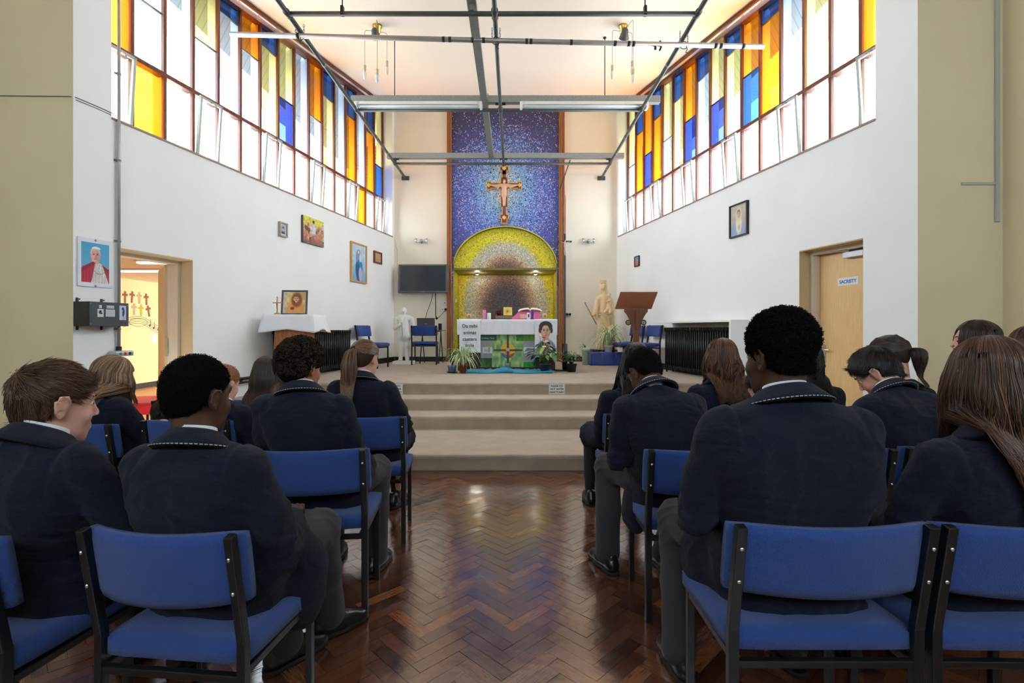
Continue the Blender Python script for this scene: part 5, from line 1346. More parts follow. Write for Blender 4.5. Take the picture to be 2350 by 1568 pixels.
t = thing('potted_plant', 'small dark plant in a pale green pot behind the left end of the blue box', 'plant', (1.48, 10.50, PLAT)); pot(t, .08, .36, mat('mint_pot', S(186, 226, 196), .45))
b = MB()
for k in range(7): blade(b, (0, 0, .33), 2.6 + k * .3, rr.uniform(.12, .22), rr.uniform(.3, 1.0), .6, .012, 0, rr, S(52, 70, 50))
b.build('leaves', M_leaf, t, fix=False)
def leafy(name, label, loc, n, R_, H_, ls, seed, potr, poth, cols, potm, asp=.5, flowers=0):
    t = thing(name, label, 'plant', loc); pot(t, potr, poth, potm); rr = random.Random(seed); b = MB(); st = MB()
    for k in range(n):
        az = rr.uniform(0, 2 * PI); rad = R_ * rr.uniform(.15, 1) ** .8; z = poth * .9 + H_ * rr.uniform(.25, 1) * (1 - .35 * rad / R_)
        p = Vector((math.cos(az) * rad, math.sin(az) * rad, z)); st.tube([(0, 0, poth * .8), (p.x * .4, p.y * .4, (poth + z) / 2 + .03), p], .0028, 4, col=S(80, 110, 56))
        d = Vector((math.cos(az), math.sin(az), rr.uniform(-.9, .35))).normalized(); s_ = Vector((-math.sin(az), math.cos(az), rr.uniform(-.3, .3))).normalized(); u = d.cross(s_)
        L_ = ls * rr.uniform(.7, 1.2); c = rr.choice(cols); m = 6; vs = []
        for i in range(m + 1):
            q = i / m; w = L_ * asp * math.sin(PI * (q ** .75)) * .55; cc = p + d * L_ * q - u * (L_ * .28 * q * q) * (1 if u.z > 0 else -1)
            vs += [cc - s_ * w, cc - u * w * .15, cc + s_ * w]
        fs = []
        for i in range(m): a = i * 3; fs += [(a, a + 1, a + 4, a + 3), (a + 1, a + 2, a + 5, a + 4)]
        b.add(vs, fs, True, c)
    b.build('leaves', mat_attr('glossy_leaf', .28, coat=.3), t, fix=False); st.build('stems', M_leaf, t)
    return t
G = [S(40, 84, 40), S(58, 110, 48), S(30, 66, 36), S(150, 176, 90)]
at_ = leafy('potted_plant', 'glossy-leaved plant with a red bloom in a dark pot at the right of the altar', (.535, 8.62, PLAT), 64, .26, .42, .13, 5, .09, .16, G, mat('dark_pot', S(38, 46, 56), .45))
b = MB()
for x, y, z, c in ((-.02, -.1, .60, S(190, 30, 50)), (-.10, -.08, .63, S(214, 200, 170)), (-.03, -.2, .45, S(214, 220, 190))):
    b.ell((x, y, z), (.036, .024, .007), 12, 6, col=c, R=Matrix.Rotation(.5, 3, 'X')); b.tube([(x, y - .005, z), (x, y - .02, z + .05)], .005, 5, col=S(220, 200, 90))
    b.tube([(0, 0, .15), (x * .5, y * .5, .4), (x, y, z)], .003, 4, col=S(90, 120, 60))
b.build('flowers', M_leaf, at_)
leafy('potted_plant', 'small grey-green leafy plant in a dark pot beside the tall cross base', (1.0, 8.80, PLAT), 110, .17, .28, .045, 6, .09, .14, [S(70, 100, 66), S(104, 128, 96), S(56, 84, 54)], mat('dark_pot', S(38, 46, 56), .45))
# ---- altar
al = thing('altar', 'dark wooden altar table under white cloths and a green painted frontal', 'altar', (-.12, 9.35, PLAT))
YF = 9.0 - 9.35
def AX_(px): return (px - CX) / FPX * 9.0 + .12
def AZ_(py): return EYE - (py - HY) / FPX * 9.0 - PLAT
b = MB(); b.bx(-.86, .86, -.30, .30, 0, .88); b.build('body', mat('altar_wood', S(60, 36, 26), .5, bump=.1), al, bevel=.005)
b = MB(); b.bx(-.87, .87, -.33, .33, .87, .90); b.build('top', M_oakd, al, bevel=.004)
def frontal(U, V):
    n = vnoise(U * 3, V, 14, 21)[..., None]; n2 = vnoise(U, V * .3, 26, 12)[..., None]
    i = base(U, (152, 150, 156)) * (.95 + .08 * n)
    mid = (U > .215) & (U < .785); i = np.where(mid[..., None], ramp(n2[..., 0], [(0, (84, 142, 104)), (.5, (140, 176, 112)), (1, (198, 208, 128))]), i)
    i = blend(i, mid * sell(U, V, .50, .52, .13, .22, .1), (222, 178, 60)); i = blend(i, sell(U, V, .5, .42, .05, .13, .2), (226, 120, 64))
    i = blend(i, sell(U, V, .445, .34, .035, .11, .2, .6), (78, 92, 140)); i = blend(i, sell(U, V, .56, .35, .03, .10, .2, -.6), (150, 90, 60))
    i = np.where((((np.abs(U - .50) < .018)) | ((np.abs(V - .52) < .028) & (U > .23) & (U < .77)))[..., None] & mid[..., None], np.array([92., 74, 60]), i)
    i = blend(i, sell(U, V, .5, .535, .035, .052, .2), (176, 180, 190))
    i = np.where(((U > .0) & (U < .295) & (V > .815) & (V < .985))[..., None], np.array([22., 76, 58]) + 18 * n, i)
    i = np.where(((U > .65) & (V > .80))[..., None], ramp(U + n[..., 0] * .3, [(.6, (24, 96, 62)), (1.1, (96, 150, 40))]), i)
    for x0, w_ in ((.03, .185), (.79, .185)): i = np.where(((U > x0) & (U < x0 + w_) & (V > .42) & (V < .61))[..., None], np.array([206., 208, 220]), i)
    i = blend(i, sell(U, V, .145, .58, .035, .04, .2), (214, 206, 60)); i = np.where(((np.abs(U - .152) < .006) & (V > .44) & (V < .6))[..., None], np.array([70., 110, 60]), i)
    i = np.where(((U < .21) & (V < .28))[..., None], ramp(U * .8 + V * .6 + n[..., 0] * .2, [(0, (110, 150, 60)), (.25, (46, 96, 46)), (.5, (30, 70, 44))]), i)
    g = (U > .79) & (V < .28); i = np.where(g[..., None], ramp(V, [(0, (60, 160, 60)), (.14, (50, 150, 60)), (.17, (150, 154, 160)), (.3, (140, 144, 152))]), i)
    gr = g & (V < .07 + .12 * vnoise(U * 10, V * 0, 20, 4)); i = np.where(gr[..., None], np.array([30., 160, 52]) * (.6 + .6 * vnoise(U * 4, V, 30, 2)[..., None]), i)
    return i
x0, x1, zb, zt = AX_(1103), AX_(1228), AZ_(843), AZ_(768)
grid_pic('frontal_painting', x1 - x0, zt - zb, 150, 90, frontal, M_canvas, al, YF + .030, zb, x0)
b = MB(); b.bx(x0 - .01, x1 + .01, YF + .033, YF + .05, zb - .01, zt + .01); b.build('frontal_board', M_oakd, al)
tw = mat('text_white', S(200, 210, 206), .6); td = mat('text_dark_green', S(40, 66, 62), .6); tg = mat('text_grey', S(110, 120, 130), .6)
text('frontal_lettering', 'Ordinary Time', .037, tw, al, (x0 + .125, YF + .027, zt - .075))
text('frontal_lettering', 'faith', .062, tg, al, (x0 + .118, YF + .027, zb + .275)); text('frontal_lettering', 'walk', .062, tg, al, (x1 - .115, YF + .027, zb + .275))
# white top cloth: front flap with ironed creases
def altar_cloth(name, lbl, hx0, hx1, drop, y_off, z_top, seed, fn=None, nx=60, m=M_cloth, side=0.0, creases=()):
    nz = 26; xs_ = np.linspace(hx0, hx1, nx + 1); rows = []; r = np.random.RandomState(seed)
    back = 6
    for j in range(back + 1): rows.append([(x, .36 - (.36 + .355) * j / back, z_top) for x in xs_])
    for j in range(1, nz + 1):
        t = j / nz; row = []
        for x in xs_:
            w = .006 * math.sin(x * 21 + seed) * t + .004 * math.sin(x * 47 + 3 * t)
            cr = sum(-.007 * math.exp(-((x - c) / .008) ** 2) for c in creases)
            row.append((x + .02 * t * (1 if x == xs_[-1] else -1 if x == xs_[0] else 0) * side * 10, -.358 - y_off + w * .7 + cr * .7 - .012 * math.sin(PI * min(1, t * 3)) * .3, z_top - drop * t))
        rows.append(row)
    V = np.array(rows).reshape(-1, 3); k = nx + 1; R_ = len(rows)
    i = np.arange(nx)[None, :] + np.arange(R_ - 1)[:, None] * k
    F = np.stack([i, i + k, i + k + 1, i + 1], -1).reshape(-1, 4)
    o = np_mesh(name, V, F, m, al)
    s_ = o.modifiers.new('thick', 'SOLIDIFY'); s_.thickness = .003; s_.offset = 0
    if lbl: lab(o, lbl)
    return o
o = altar_cloth('altar_cloth', None, AX_(1049), AX_(1279), AZ_(734) - AZ_(769), .0, .906, 3, creases=(-.42, -.38, -.13, .16, .2))
o = altar_cloth('banner', 'left banner with Latin words', AX_(1054), AX_(1103), AZ_(735) - AZ_(812), .010, .910, 5, nx=20)
for k, s_ in enumerate(('Da mihi', 'animas', 'caetera', 'tolle')):
    text('banner_lettering', s_, .084, td, al, ((AX_(1054) + AX_(1103)) / 2, YF - .042, AZ_((752, 767, 782, 796)[k])), off=.0011)
def bannerface(U, V):
    i = base(U, (226, 228, 236)) * (.97 + .04 * vnoise(U, V, 12, 2)[..., None])
    i = blend(i, sell(U, V, .52, .02, .44, .34, .25) * (V < .5), (62, 58, 66)); i = blend(i, sell(U, V, .66, .12, .2, .22, .6) * (V < .4), (150, 158, 172)); i = blend(i, sell(U, V, .53, .14, .1, .09, .3), (180, 50, 64))
    i = blend(i, sell(U, V, .50, .38, .15, .12, .2), (206, 160, 140)); i = blend(i, sell(U, V, .52, .32, .13, .035, .3, .1), (226, 226, 232))
    i = blend(i, sell(U, V, .50, .80, .31, .17, .1) + sell(U, V, .50, .68, .33, .22, .1) * (V > .58), (52, 46, 46)); i = face(i, U, V, .50, .64, .26, (222, 170, 146), (52, 46, 46), 1.0, hairline=.5)
    return i
fx0, fx1, fzb, fzt = AX_(1227), AX_(1277), AZ_(806), AZ_(734)
o = altar_cloth('banner', 'right banner with a printed head', fx0, fx1, fzt - fzb + .12, .010, .910, 7, nx=20)
grid_pic('banner_print', fx1 - fx0 - .01, fzt - fzb - .01, 90, 120, bannerface, M_print, al, YF - .035, fzb, fx0 + .005)
# cyan floor cloth
b = MB(); n = 50; vs = []; fs = []
for i in range(n + 1):
    t = i / n; x = -.90 + 1.56 * t; hump = .05 * math.exp(-((t - .48) / .07) ** 2)
    w = .016 * math.sin(i * .9) + .01 * math.sin(i * 2.1)
    vs += [(x, 8.50 + .03 * math.sin(i * .31), .005), (x, 8.52 + w * .5, .030 + .01 * math.sin(i * .7) + hump), (x, 8.72 + w, .028 + hump * .8 + w * .4), (x, 8.98, .022 + hump + abs(w))]
for i in range(n):
    for k in range(3): a = i * 4 + k; fs.append((a, a + 4, a + 5, a + 1))
b.add([(x, y, z + PLAT) for x, y, z in vs], fs, True); o = b.build('floor_cloth', mat('cyan_cloth', S(20, 150, 190), .6, bump=.3, bscale=30, sheen=.2)); tag(o, 'bright cyan cloth spread on the carpet before the altar', 'cloth')
s_ = o.modifiers.new('thick', 'SOLIDIFY'); s_.thickness = .004; s_.offset = 1
b = MB(); b.lathe([(.03, 0), (.042, .05), (.04, .055), (.026, .008), (0, .008)], 18); o = b.build('glass_holder', mat('clear_dish', S(170, 180, 190), .15, metal=.2)); o.location = (-.11, 8.88, PLAT + .085); tag(o, 'small glass candle holder on the hump of the cyan cloth', 'candle holder')
# candles and book on the altar
def candle(px0, px1, pyt, label, m, band=None, dish=False):
    x = (AX_(px0) + AX_(px1)) / 2; r = (AX_(px1) - AX_(px0)) / 2; h = AZ_(pyt) - .922
    t = thing('candle', label, 'candle', (x - .12, 9.10, PLAT + .913)); b = MB(); b.lathe([(r, .008 if dish else 0), (r, h - .003), (r * .9, h), (r * .3, h - .006), (0, h - .006)], 22); b.build('wax', m, t)
    b = MB(); b.tube([(0, 0, h - .008), (.002, 0, h + .008)], .0015, 5); b.build('wick', M_blackm, t)
    if dish: b = MB(); b.lathe([(r * 1.2, 0), (r * 1.7, .014), (r * 1.6, .014), (0, .007)], 22); b.build('dish', mat('clear_dish', S(170, 180, 190), .15, metal=.2), t)
    if band: b = MB(); b.box((0, -r * 1.0, h * .5), (r * .9, .004, h * .45)); b.build('emblem', band, t)
ow = mat('orange_wax', S(226, 170, 104), .5); 
candle(1071.5, 1081, 719, 'short orange candle on a glass dish at the left end of the altar', ow, mat('wax_mark', S(186, 110, 60), .5), True)
candle(1107, 1114.5, 710.5, 'tall pink candle on the altar', mat('pink_wax', S(226, 130, 184), .5))
candle(1116.5, 1126, 717, 'thick white candle beside the tall pink candle', mat('white_wax', S(222, 230, 236), .5))
candle(1209.5, 1217, 716, 'white candle with a dark red emblem in front of the open book', mat('white_wax', S(222, 230, 236), .5), mat('wax_red', S(130, 40, 56), .5))
candle(1219, 1225.5, 709.5, 'tall purple candle in front of the open book', mat('purple_wax', S(84, 48, 160), .5))
candle(1245.5, 1256.5, 718, 'short cream and orange candle on a dish at the right end of the altar', mat('cream_wax', S(232, 196, 140), .5), mat('wax_mark', S(186, 110, 60), .5), True)
bk = thing('open_book', 'open book with white pages resting on a padded pink and magenta stand', 'book', (.24, 9.36, PLAT + .914))
b = MB(); b.add([(-.28, -.12, 0), (.26, -.12, 0), (.26, .12, 0), (-.28, .12, 0), (-.13, .02, .15), (.26, .02, .15), (.24, .14, .17), (-.12, .14, .17)], [(0, 3, 2, 1), (4, 5, 6, 7), (0, 1, 5, 4), (1, 2, 6, 5), (2, 3, 7, 6), (3, 0, 4, 7)]); b.build('stand', mat('magenta_cloth', S(204, 96, 140), .7), bk, bevel=.012)
b = MB(); b.bx(-.12, .14, -.128, -.10, .01, .09); b.build('stand_lining', mat('peach_cloth', S(226, 170, 150), .7), bk, bevel=.006)
b = MB(); vs = []; fs = []; n = 16
for i in range(n + 1):
    t = i / n * 2 - 1; z = .172 + .035 * (1 - abs(t)) ** .5 * (abs(t) ** .3) * 1.6 - .02 * abs(t); vs += [(.07 + t * .22, -.02, z - .01), (.07 + t * .22, .16, z + .02)]
for i in range(n): fs.append((i * 2, i * 2 + 2, i * 2 + 3, i * 2 + 1))
b.add(vs, fs, True); o = b.build('pages', mat('paper', S(236, 232, 218), .7), bk); s_ = o.modifiers.new('t', 'SOLIDIFY'); s_.thickness = .012; s_.offset = -1
# ---- tall black processional cross
pc = thing('processional_cross', 'tall slender black cross with a small pale figure, on a base right of the altar', 'cross', (.905, 9.0, PLAT)); 
b = MB(); b.bx(-.17, .13, -.10, .10, 0, .022); b.build('base_plate', M_blackm, pc, bevel=.003)
b = MB(); b.cyl((0, 0, .022), (0, 0, .48), .045, 18); b.build('socket', M_black, pc)
b = MB(); b.bx(-.014, .014, -.012, .012, .48, 2.41); b.build('shaft', M_black, pc, bevel=.002); b = MB(); b.bx(-.12, .12, -.012, .012, 2.26, 2.29); b.build('crossbar', M_black, pc, bevel=.002)
s = Sdf((-.11, -.05, 2.0), (.11, -.005, 2.33), .0035); s.cone((0, -.025, 2.24), (.004, -.025, 2.16), .020, .014, .008).cone((.004, -.025, 2.16), (-.004, -.032, 2.10), .013, .010, .005).cone((-.004, -.032, 2.10), (.0, -.024, 2.03), .010, .007, .005).ell((.004, -.03, 2.275), (.012, .013, .016), k=.005)
for q in (-1, 1): s.chain([(q * .012, -.024, 2.25), (q * .05, -.022, 2.262), (q * .095, -.018, 2.278)], [.009, .007, .005], .005)
V, F = s.mesh(); np_mesh('figure', V, F, mat('ivory_figure', S(206, 170, 156), .5), pc)
# ---- notices on the top step
def notice(px0, px1, label, rz=0.0):
    x = ((px0 + px1) / 2 - CX) / FPX * 6.97
    t = thing('notice', label, 'sign', (x, 6.955, 3 * RISE + .001), rz, rot=(math.radians(-6), 0, rz)); b = MB(); b.bx(-.112, .112, -.003, .003, 0, .150); b.build('card', mat('card_white', S(226, 226, 224), .5), t)
    b = MB(); 
    for z in (.006, .144): b.bx(-.107, .107, -.0042, -.003, z - .0015, z + .0015)
    for x in (-.106, .106): b.bx(x - .0015, x + .0015, -.0042, -.003, .006, .144)
    b.build('border', M_blackm, t)
    for k, s_ in enumerate(('PLEASE DO', 'NOT ENTER', 'SANCTUARY')): text('lettering', s_, .036, M_blackm, t, (0, -.0045, .105 - .042 * k), off=.0010, sx=.92)
notice(1259, 1297, 'white PLEASE DO NOT ENTER SANCTUARY notice on the top step right of the aisle centre')
notice(888, 924, 'white PLEASE DO NOT ENTER SANCTUARY notice half hidden behind the person with a long ponytail')

# ================================================================== CHAIRS
M_blue = mat('blue_fabric', S(38, 70, 138), .92, bump=.5, bscale=420, var=.06, vscale=130, sheen=.15)
def pad_mesh(w, h, t, nx=14, nz=8, bow=.03):
    """upholstered slab in xz, bowed about z, puffy"""
    vs = []; fs = []
    for side in (0, 1):
        for j in range(nz + 1):
            for i in range(nx + 1):
                u = i / nx * 2 - 1; v = j / nz * 2 - 1
                e = (1 - u ** 8) ** .35 * (1 - v ** 8) ** .35 if abs(u) < 1 and abs(v) < 1 else 0
                y = (t / 2 * (.62 + .38 * e)) * (1 if side else -1) - bow * (1 - u * u) + bow
                rx = 1 - .012 * (v ** 6); rz = 1 - .05 * (u ** 8)
                vs.append((u * w / 2 * rx, y, v * h / 2 * rz))
    n = (nx + 1) * (nz + 1)
    for j in range(nz):
        for i in range(nx):
            a = j * (nx + 1) + i; fs.append((a, a + 1, a + nx + 2, a + nx + 1)); fs.append((n + a, n + a + nx + 1, n + a + nx + 2, n + a + 1))
    ring = [i for i in range(nx + 1)] + [(j) * (nx + 1) + nx for j in range(1, nz + 1)] + [nz * (nx + 1) + i for i in range(nx - 1, -1, -1)] + [j * (nx + 1) for j in range(nz - 1, 0, -1)]
    for k in range(len(ring)):
        a, b_ = ring[k], ring[(k + 1) % len(ring)]; fs.append((a, a + n, b_ + n, b_))
    b = MB(); b.add(vs, fs, True); return b
def make_chair():
    t = thing('chair', 'chair', 'chair')
    w = .25
    bk_ = pad_mesh(.545, .208, .042, bow=.062); bk_.v = [(x, y - .262 - z * .16, z + .702) for x, y, z in bk_.v]
    o = bk_.build('backrest', M_blue, t, bevel=0)
    se = pad_mesh(.52, .43, .075, 14, 14, .0); se.v = [(x, z + .01, y + .442 - z * .03) for x, y, z in se.v]
    se.build('seat', M_blue, t)
    for s_ in (-1, 1):
        b = MB(); b.sq((s_ * w, -.205, 0), (s_ * w, -.205, .50), .028); b.sq((s_ * w, -.205, .49), (s_ * w, -.262, .808), .028); b.build('rear_leg', M_black, t, bevel=.003)
        b = MB(); b.sq((s_ * (w - .012), .185, 0), (s_ * (w - .012), .185, .405), .025); b.build('front_leg', M_black, t, bevel=.003)
        b = MB(); b.sq((s_ * (w - .014), -.20, .392), (s_ * (w - .014), .185, .392), .025); b.build('side_rail', M_black, t, bevel=.003)
        for z, y in ((.745, -.268), (.645, -.250)):
            b = MB(); b.ell((s_ * w, y, z), (.0065, .005, .0065), 10, 6); b.build('bolt', M_chrome, t)
    for y in (-.205, .185): b = MB(); b.sq((-w, y, .388), (w, y, .388), .022); b.build('cross_rail', M_black, t, bevel=.003)
    return t
chair0 = make_chair(); _used = [False]
def place_chair(x, yb, rz, label, group=None, z=0.0, sx=1.0, cover=None):
    """x, yb: middle of the plane of the rear legs"""
    c = chair0 if not _used[0] else dup(chair0)
    _used[0] = True
    d = Vector((math.sin(-rz), math.cos(rz), 0)) * .205
    c.location = (x + d.x, yb + d.y, z); c.rotation_euler = (0, 0, rz); c.scale = (sx, 1, 1)
    c['label'] = label
    if group: c['group'] = group
    return c
GR = 'blue upholstered chairs in the congregation'; D = math.radians
place_chair(.905, 1.49, D(0), 'blue chair under the big person with rounded afro hair in the right front corner', GR, sx=1.07)
place_chair(1.492, 1.485, D(-1), 'blue chair at the lower right edge under the person with long brown hair', GR, sx=1.07)
place_chair(-.965, 1.445, D(-6), 'blue chair under the dark-skinned person with short black hair at lower left', GR, sx=.865)
place_chair(-1.62, 1.42, D(-8), 'blue chair cut by the lower left edge under the short-brown-haired person', GR, sx=.98)
place_chair(-.955, 2.38, D(5), 'blue chair under the person with curly black hair, second row by the aisle', GR, sx=1.04)
place_chair(-.955, 3.25, D(4), 'blue chair under the person with the long brown ponytail, nearest the steps on the left', GR, sx=1.02)
place_chair(-2.585, 3.02, D(-3), 'blue chair behind the short-brown-haired person, with its right post showing', GR, sx=1.0)
place_chair(-1.98, 3.14, D(0), 'blue chair whose left corner shows between the two nearest people on the left', GR, sx=1.0)
place_chair(-3.30, 2.98, D(-3), 'blue chair top at the far left edge behind the nearest left person', GR, sx=1.0)
place_chair(.885, 2.38, D(0), 'blue chair under the bowed person, second row right beside the aisle', GR, sx=1.03)
place_chair(1.49, 2.40, D(0), 'blue chair hidden behind the big person with rounded afro hair', GR)
place_chair(2.10, 2.44, D(0), 'blue chair whose edge shows between the two nearest people on the right', GR)
place_chair(2.70, 2.44, D(0), 'blue chair at the right edge behind the person with long brown hair', GR)
place_chair(.865, 3.38, D(0), 'blue chair corner showing behind the bowed person, third row right by the aisle', GR)
place_chair(1.44, 3.38, D(0), 'blue chair top showing below the person with wavy auburn hair', GR)
place_chair(2.02, 3.38, D(0), 'blue chair of the person with long black braids behind the afro hair', GR)
place_chair(2.62, 3.38, D(0), 'blue chair of the person with the side ponytail near the sacristy door', GR)
place_chair(3.20, 3.30, D(0), 'blue chair of the person with straight dark hair by the right olive wall', GR)
place_chair(-1.95, 4.02, D(0), 'blue chair of the person with very long dark hair near the left steps', GR)
place_chair(-2.52, 4.0, D(0), 'blue chair hidden behind the two left people, near the steps', GR)
place_chair(-1.83, 10.50, D(3), 'empty blue chair drawn up to the folding desk below the television', None, PLAT)
place_chair(-2.86, 9.80, D(-102), 'empty blue chair on the platform against the left wall, beyond the radiator', None, PLAT, .92)
place_chair(2.60, 9.50, D(104), 'empty blue chair on the platform beside the right radiator', 'blue chairs behind the lectern', PLAT, .92)
place_chair(2.46, 10.22, D(104), 'empty blue chair on the platform partly hidden behind the lectern post', 'blue chairs behind the lectern', PLAT, .92)

# ================================================================== THE SIDE ROOM
def annex_wall(px, py): 
    d = Vector(((px - CX) / FPX, 1, -(py - HY) / FPX)); t = (AX + .004) / d.x; return Vector((0, 0, EYE)) + d * t
paper = [mat('craft_red', S(150, 84, 56), .7, var=.35, vscale=20), mat('craft_pale', S(190, 160, 120), .7, var=.1, vscale=20), mat('craft_yellow', S(196, 166, 60), .7, var=.1, vscale=20)]
words = [('nearest the door frame edge, upper row', 0), ('second in the upper row', 0), ('third in the upper row, pale', 1), ('fourth in the upper row, tilted', 0), ('first in the lower row, pale', 1), ('in the middle of the lower row, yellow', 2), ('last in the lower row, tilted red', 0)]
for (px, py, r), (wd, mi) in zip(((287, 682, 0), (303, 682, -.08), (320, 684, 0), (336, 687, .06), (308, 710, 0), (324, 712, 0), (341, 714, .2)), words):
    p = annex_wall(px, py); b = MB(); b.box((0, 0, 0), (.004, .055, .26)); b.box((0, 0, .05), (.0042, .16, .05)); 
    o = b.build('paper_cross', paper[mi]); o.location = (AX + .004, p.y, p.z); o.rotation_euler = (r, 0, 0); tag(o, 'small paper cross on the yellow side-room wall, ' + wd, 'paper cross', 'paper crosses in the side room')
b = MB()
for k in range(5):
    pts = []
    for i in range(22):
        px = 283 + (372 - 283) * i / 21; u = i / 21; py = 735 + 5 * k * .8 - 10 * math.sin(PI * min(1, u * 1.25)) * (1 - u * .3) + 26 * max(0, u - .45) ** 1.2 * 1.3; q = annex_wall(px, py); pts.append((AX + .003, q.y, q.z))
    b.tube(pts, .0035, 4)
for px, py in ((344, 747), (353, 753), (363, 756)):
    q = annex_wall(px, py); b.ell((AX + .004, q.y, q.z), (.003, .028, .022)); b.tube([(AX + .004, q.y + .025, q.z), (AX + .004, q.y + .025, q.z + .14)], .004, 4)
ring = [(AX + .003, annex_wall(318, 740).y + .28 * math.cos(w), annex_wall(318, 740).z + .09 * math.sin(w)) for w in [2 * PI * i / 20 for i in range(20)]]; b.tube(ring, .0035, 4, closed=True)
tag(b.build('wall_drawing', M_blackm), 'line drawing of a curving music stave with notes on the yellow side-room wall', 'wall drawing')
for k, px in enumerate((354, 370)):
    q = annex_wall(px, 776); b = MB(); b.box((0, 0, 0), (.003, .14, .24)); o = b.build('paper_sheet', M_plastic); o.location = (AX + .004, q.y, q.z); tag(o, 'white notice sheet pinned under the stave drawing, %s one' % ('left', 'right')[k], 'paper sheet', 'notice sheets in the side room')
red = mat('red_upholstery', S(206, 22, 34), .8, bump=.2, bscale=200, sheen=.2)
rc = thing('red_chair', 'red upholstered chair with black frame seen through the left doorway', 'chair', (-5.20, 7.05, 0), math.radians(-70))
b = pad_mesh(.46, .50, .08); b.v = [(x, y - .22, z + .62) for x, y, z in b.v]; b.build('backrest', red, rc)
b = pad_mesh(.48, .46, .10, 12, 12, 0); b.v = [(x, z, y + .36) for x, y, z in b.v]; b.build('seat', red, rc)
for sx in (-1, 1):
    for sy in (-1, 1): b = MB(); b.sq((sx * .22, sy * .2, 0), (sx * .22, sy * .2, .34), .025); b.build('leg', M_black, rc)
b = MB(); b.tube([(-.25, -.25, .5), (-.25, -.25, .90), (-.20, -.25, .93), (.20, -.25, .93), (.25, -.25, .90), (.25, -.25, .5)], .014, 8); b.build('back_rail', M_black, rc)
rs_ = thing('red_stool', 'low round-edged red seat seen just beyond the left doorway', 'stool', (-4.78, 6.55, 0.003), math.radians(10))
b = pad_mesh(.62, .5, .15, 16, 12, 0); b.v = [(x, z, y + .36) for x, y, z in b.v]; b.build('seat', red, rs_)
for sx in (-1, 1):
    for sy in (-1, 1): b = MB(); b.cyl((sx * .22, sy * .17, 0), (sx * .22, sy * .17, .30), .016, 8); b.build('leg', M_black, rs_)
# ================================================================== PEOPLE
V3 = lambda *a: np.array(a if len(a) == 3 else a[0], float)
def unit(v): return v / (np.linalg.norm(v) + 1e-9)
M_wool = mat('navy_wool', S(23, 27, 42), .92, bump=.45, bscale=520, var=.12, vscale=240, sheen=.05, spec=.2)
def add_relief(m, sc, st, strength, dist):
    N, L = m.node_tree.nodes, m.node_tree.links; b = N['Principled BSDF']; old = b.inputs['Normal'].links[0].from_socket
    tc = N.new('ShaderNodeTexCoord'); mp = N.new('ShaderNodeMapping'); mp.inputs['Scale'].default_value = st; n = N.new('ShaderNodeTexNoise'); n.inputs['Scale'].default_value = sc; n.inputs['Detail'].default_value = 3; n.inputs['Distortion'].default_value = .6
    L.new(tc.outputs['Object'], mp.inputs[0]); L.new(mp.outputs[0], n.inputs['Vector']); bp = N.new('ShaderNodeBump'); bp.inputs['Strength'].default_value = strength; bp.inputs['Distance'].default_value = dist
    L.new(n.outputs['Fac'], bp.inputs['Height']); L.new(old, bp.inputs['Normal']); L.new(bp.outputs[0], b.inputs['Normal'])
add_relief(M_wool, 5.0, (1, 1, 1.9), .8, .035)
M_trou = mat('charcoal_trousers', S(62, 61, 66), .9, bump=.35, bscale=480, var=.08, vscale=200, sheen=.1, spec=.2)
M_navyskirt = mat('navy_skirt', S(34, 38, 56), .92, bump=.3, bscale=400, spec=.2)
M_shirt = mat('white_shirt', S(226, 228, 234), .8)
M_leather = mat('black_leather', S(20, 20, 22), .28, bump=.15, bscale=90, spec=.6)
M_sole = mat('black_rubber', S(14, 14, 15), .7)
M_hair = mat_attr('hair_strands', .42, spec=.45)
M_hairm = mat_attr('coiled_hair', .9, spec=.08)
M_pipe2 = mat_attr('collar_piping', .7)
SK = {}
def skin(c):
    if c in SK: return SK[c]
    m = mat('skin_%d_%d_%d' % c, S(*c), .5, bump=.08, bscale=160, var=.05, vscale=14, spec=.35)
    b = m.node_tree.nodes['Principled BSDF']; b.inputs['Subsurface Weight'].default_value = .06; b.inputs['Subsurface Radius'].default_value = (.012, .004, .002); b.inputs['Subsurface Scale'].default_value = .5
    SK[c] = m; return m
DARK, DARK2, FAIR, FAIR2, TAN = (74, 48, 38), (86, 56, 44), (222, 168, 148), (214, 160, 136), (178, 124, 98)
def head_rot(rz, yaw, pitch, roll):
    """columns: right, forward, up of the head. yaw + = to its left, pitch + = looking down"""
    M = Matrix.Rotation(rz + yaw, 3, 'Z') @ Matrix.Rotation(-pitch, 3, 'X') @ Matrix.Rotation(roll, 3, 'Y')
    return np.array(M)
HL_Y = [-.12, -.07, -.035, -.01, .012, .045, .07, .11]
def hairline(y, nape=-.075, low=0.0):
    return np.interp(y, HL_Y, [nape, nape + .005, -.035, .012, .012, .035, .075, .105]) + low
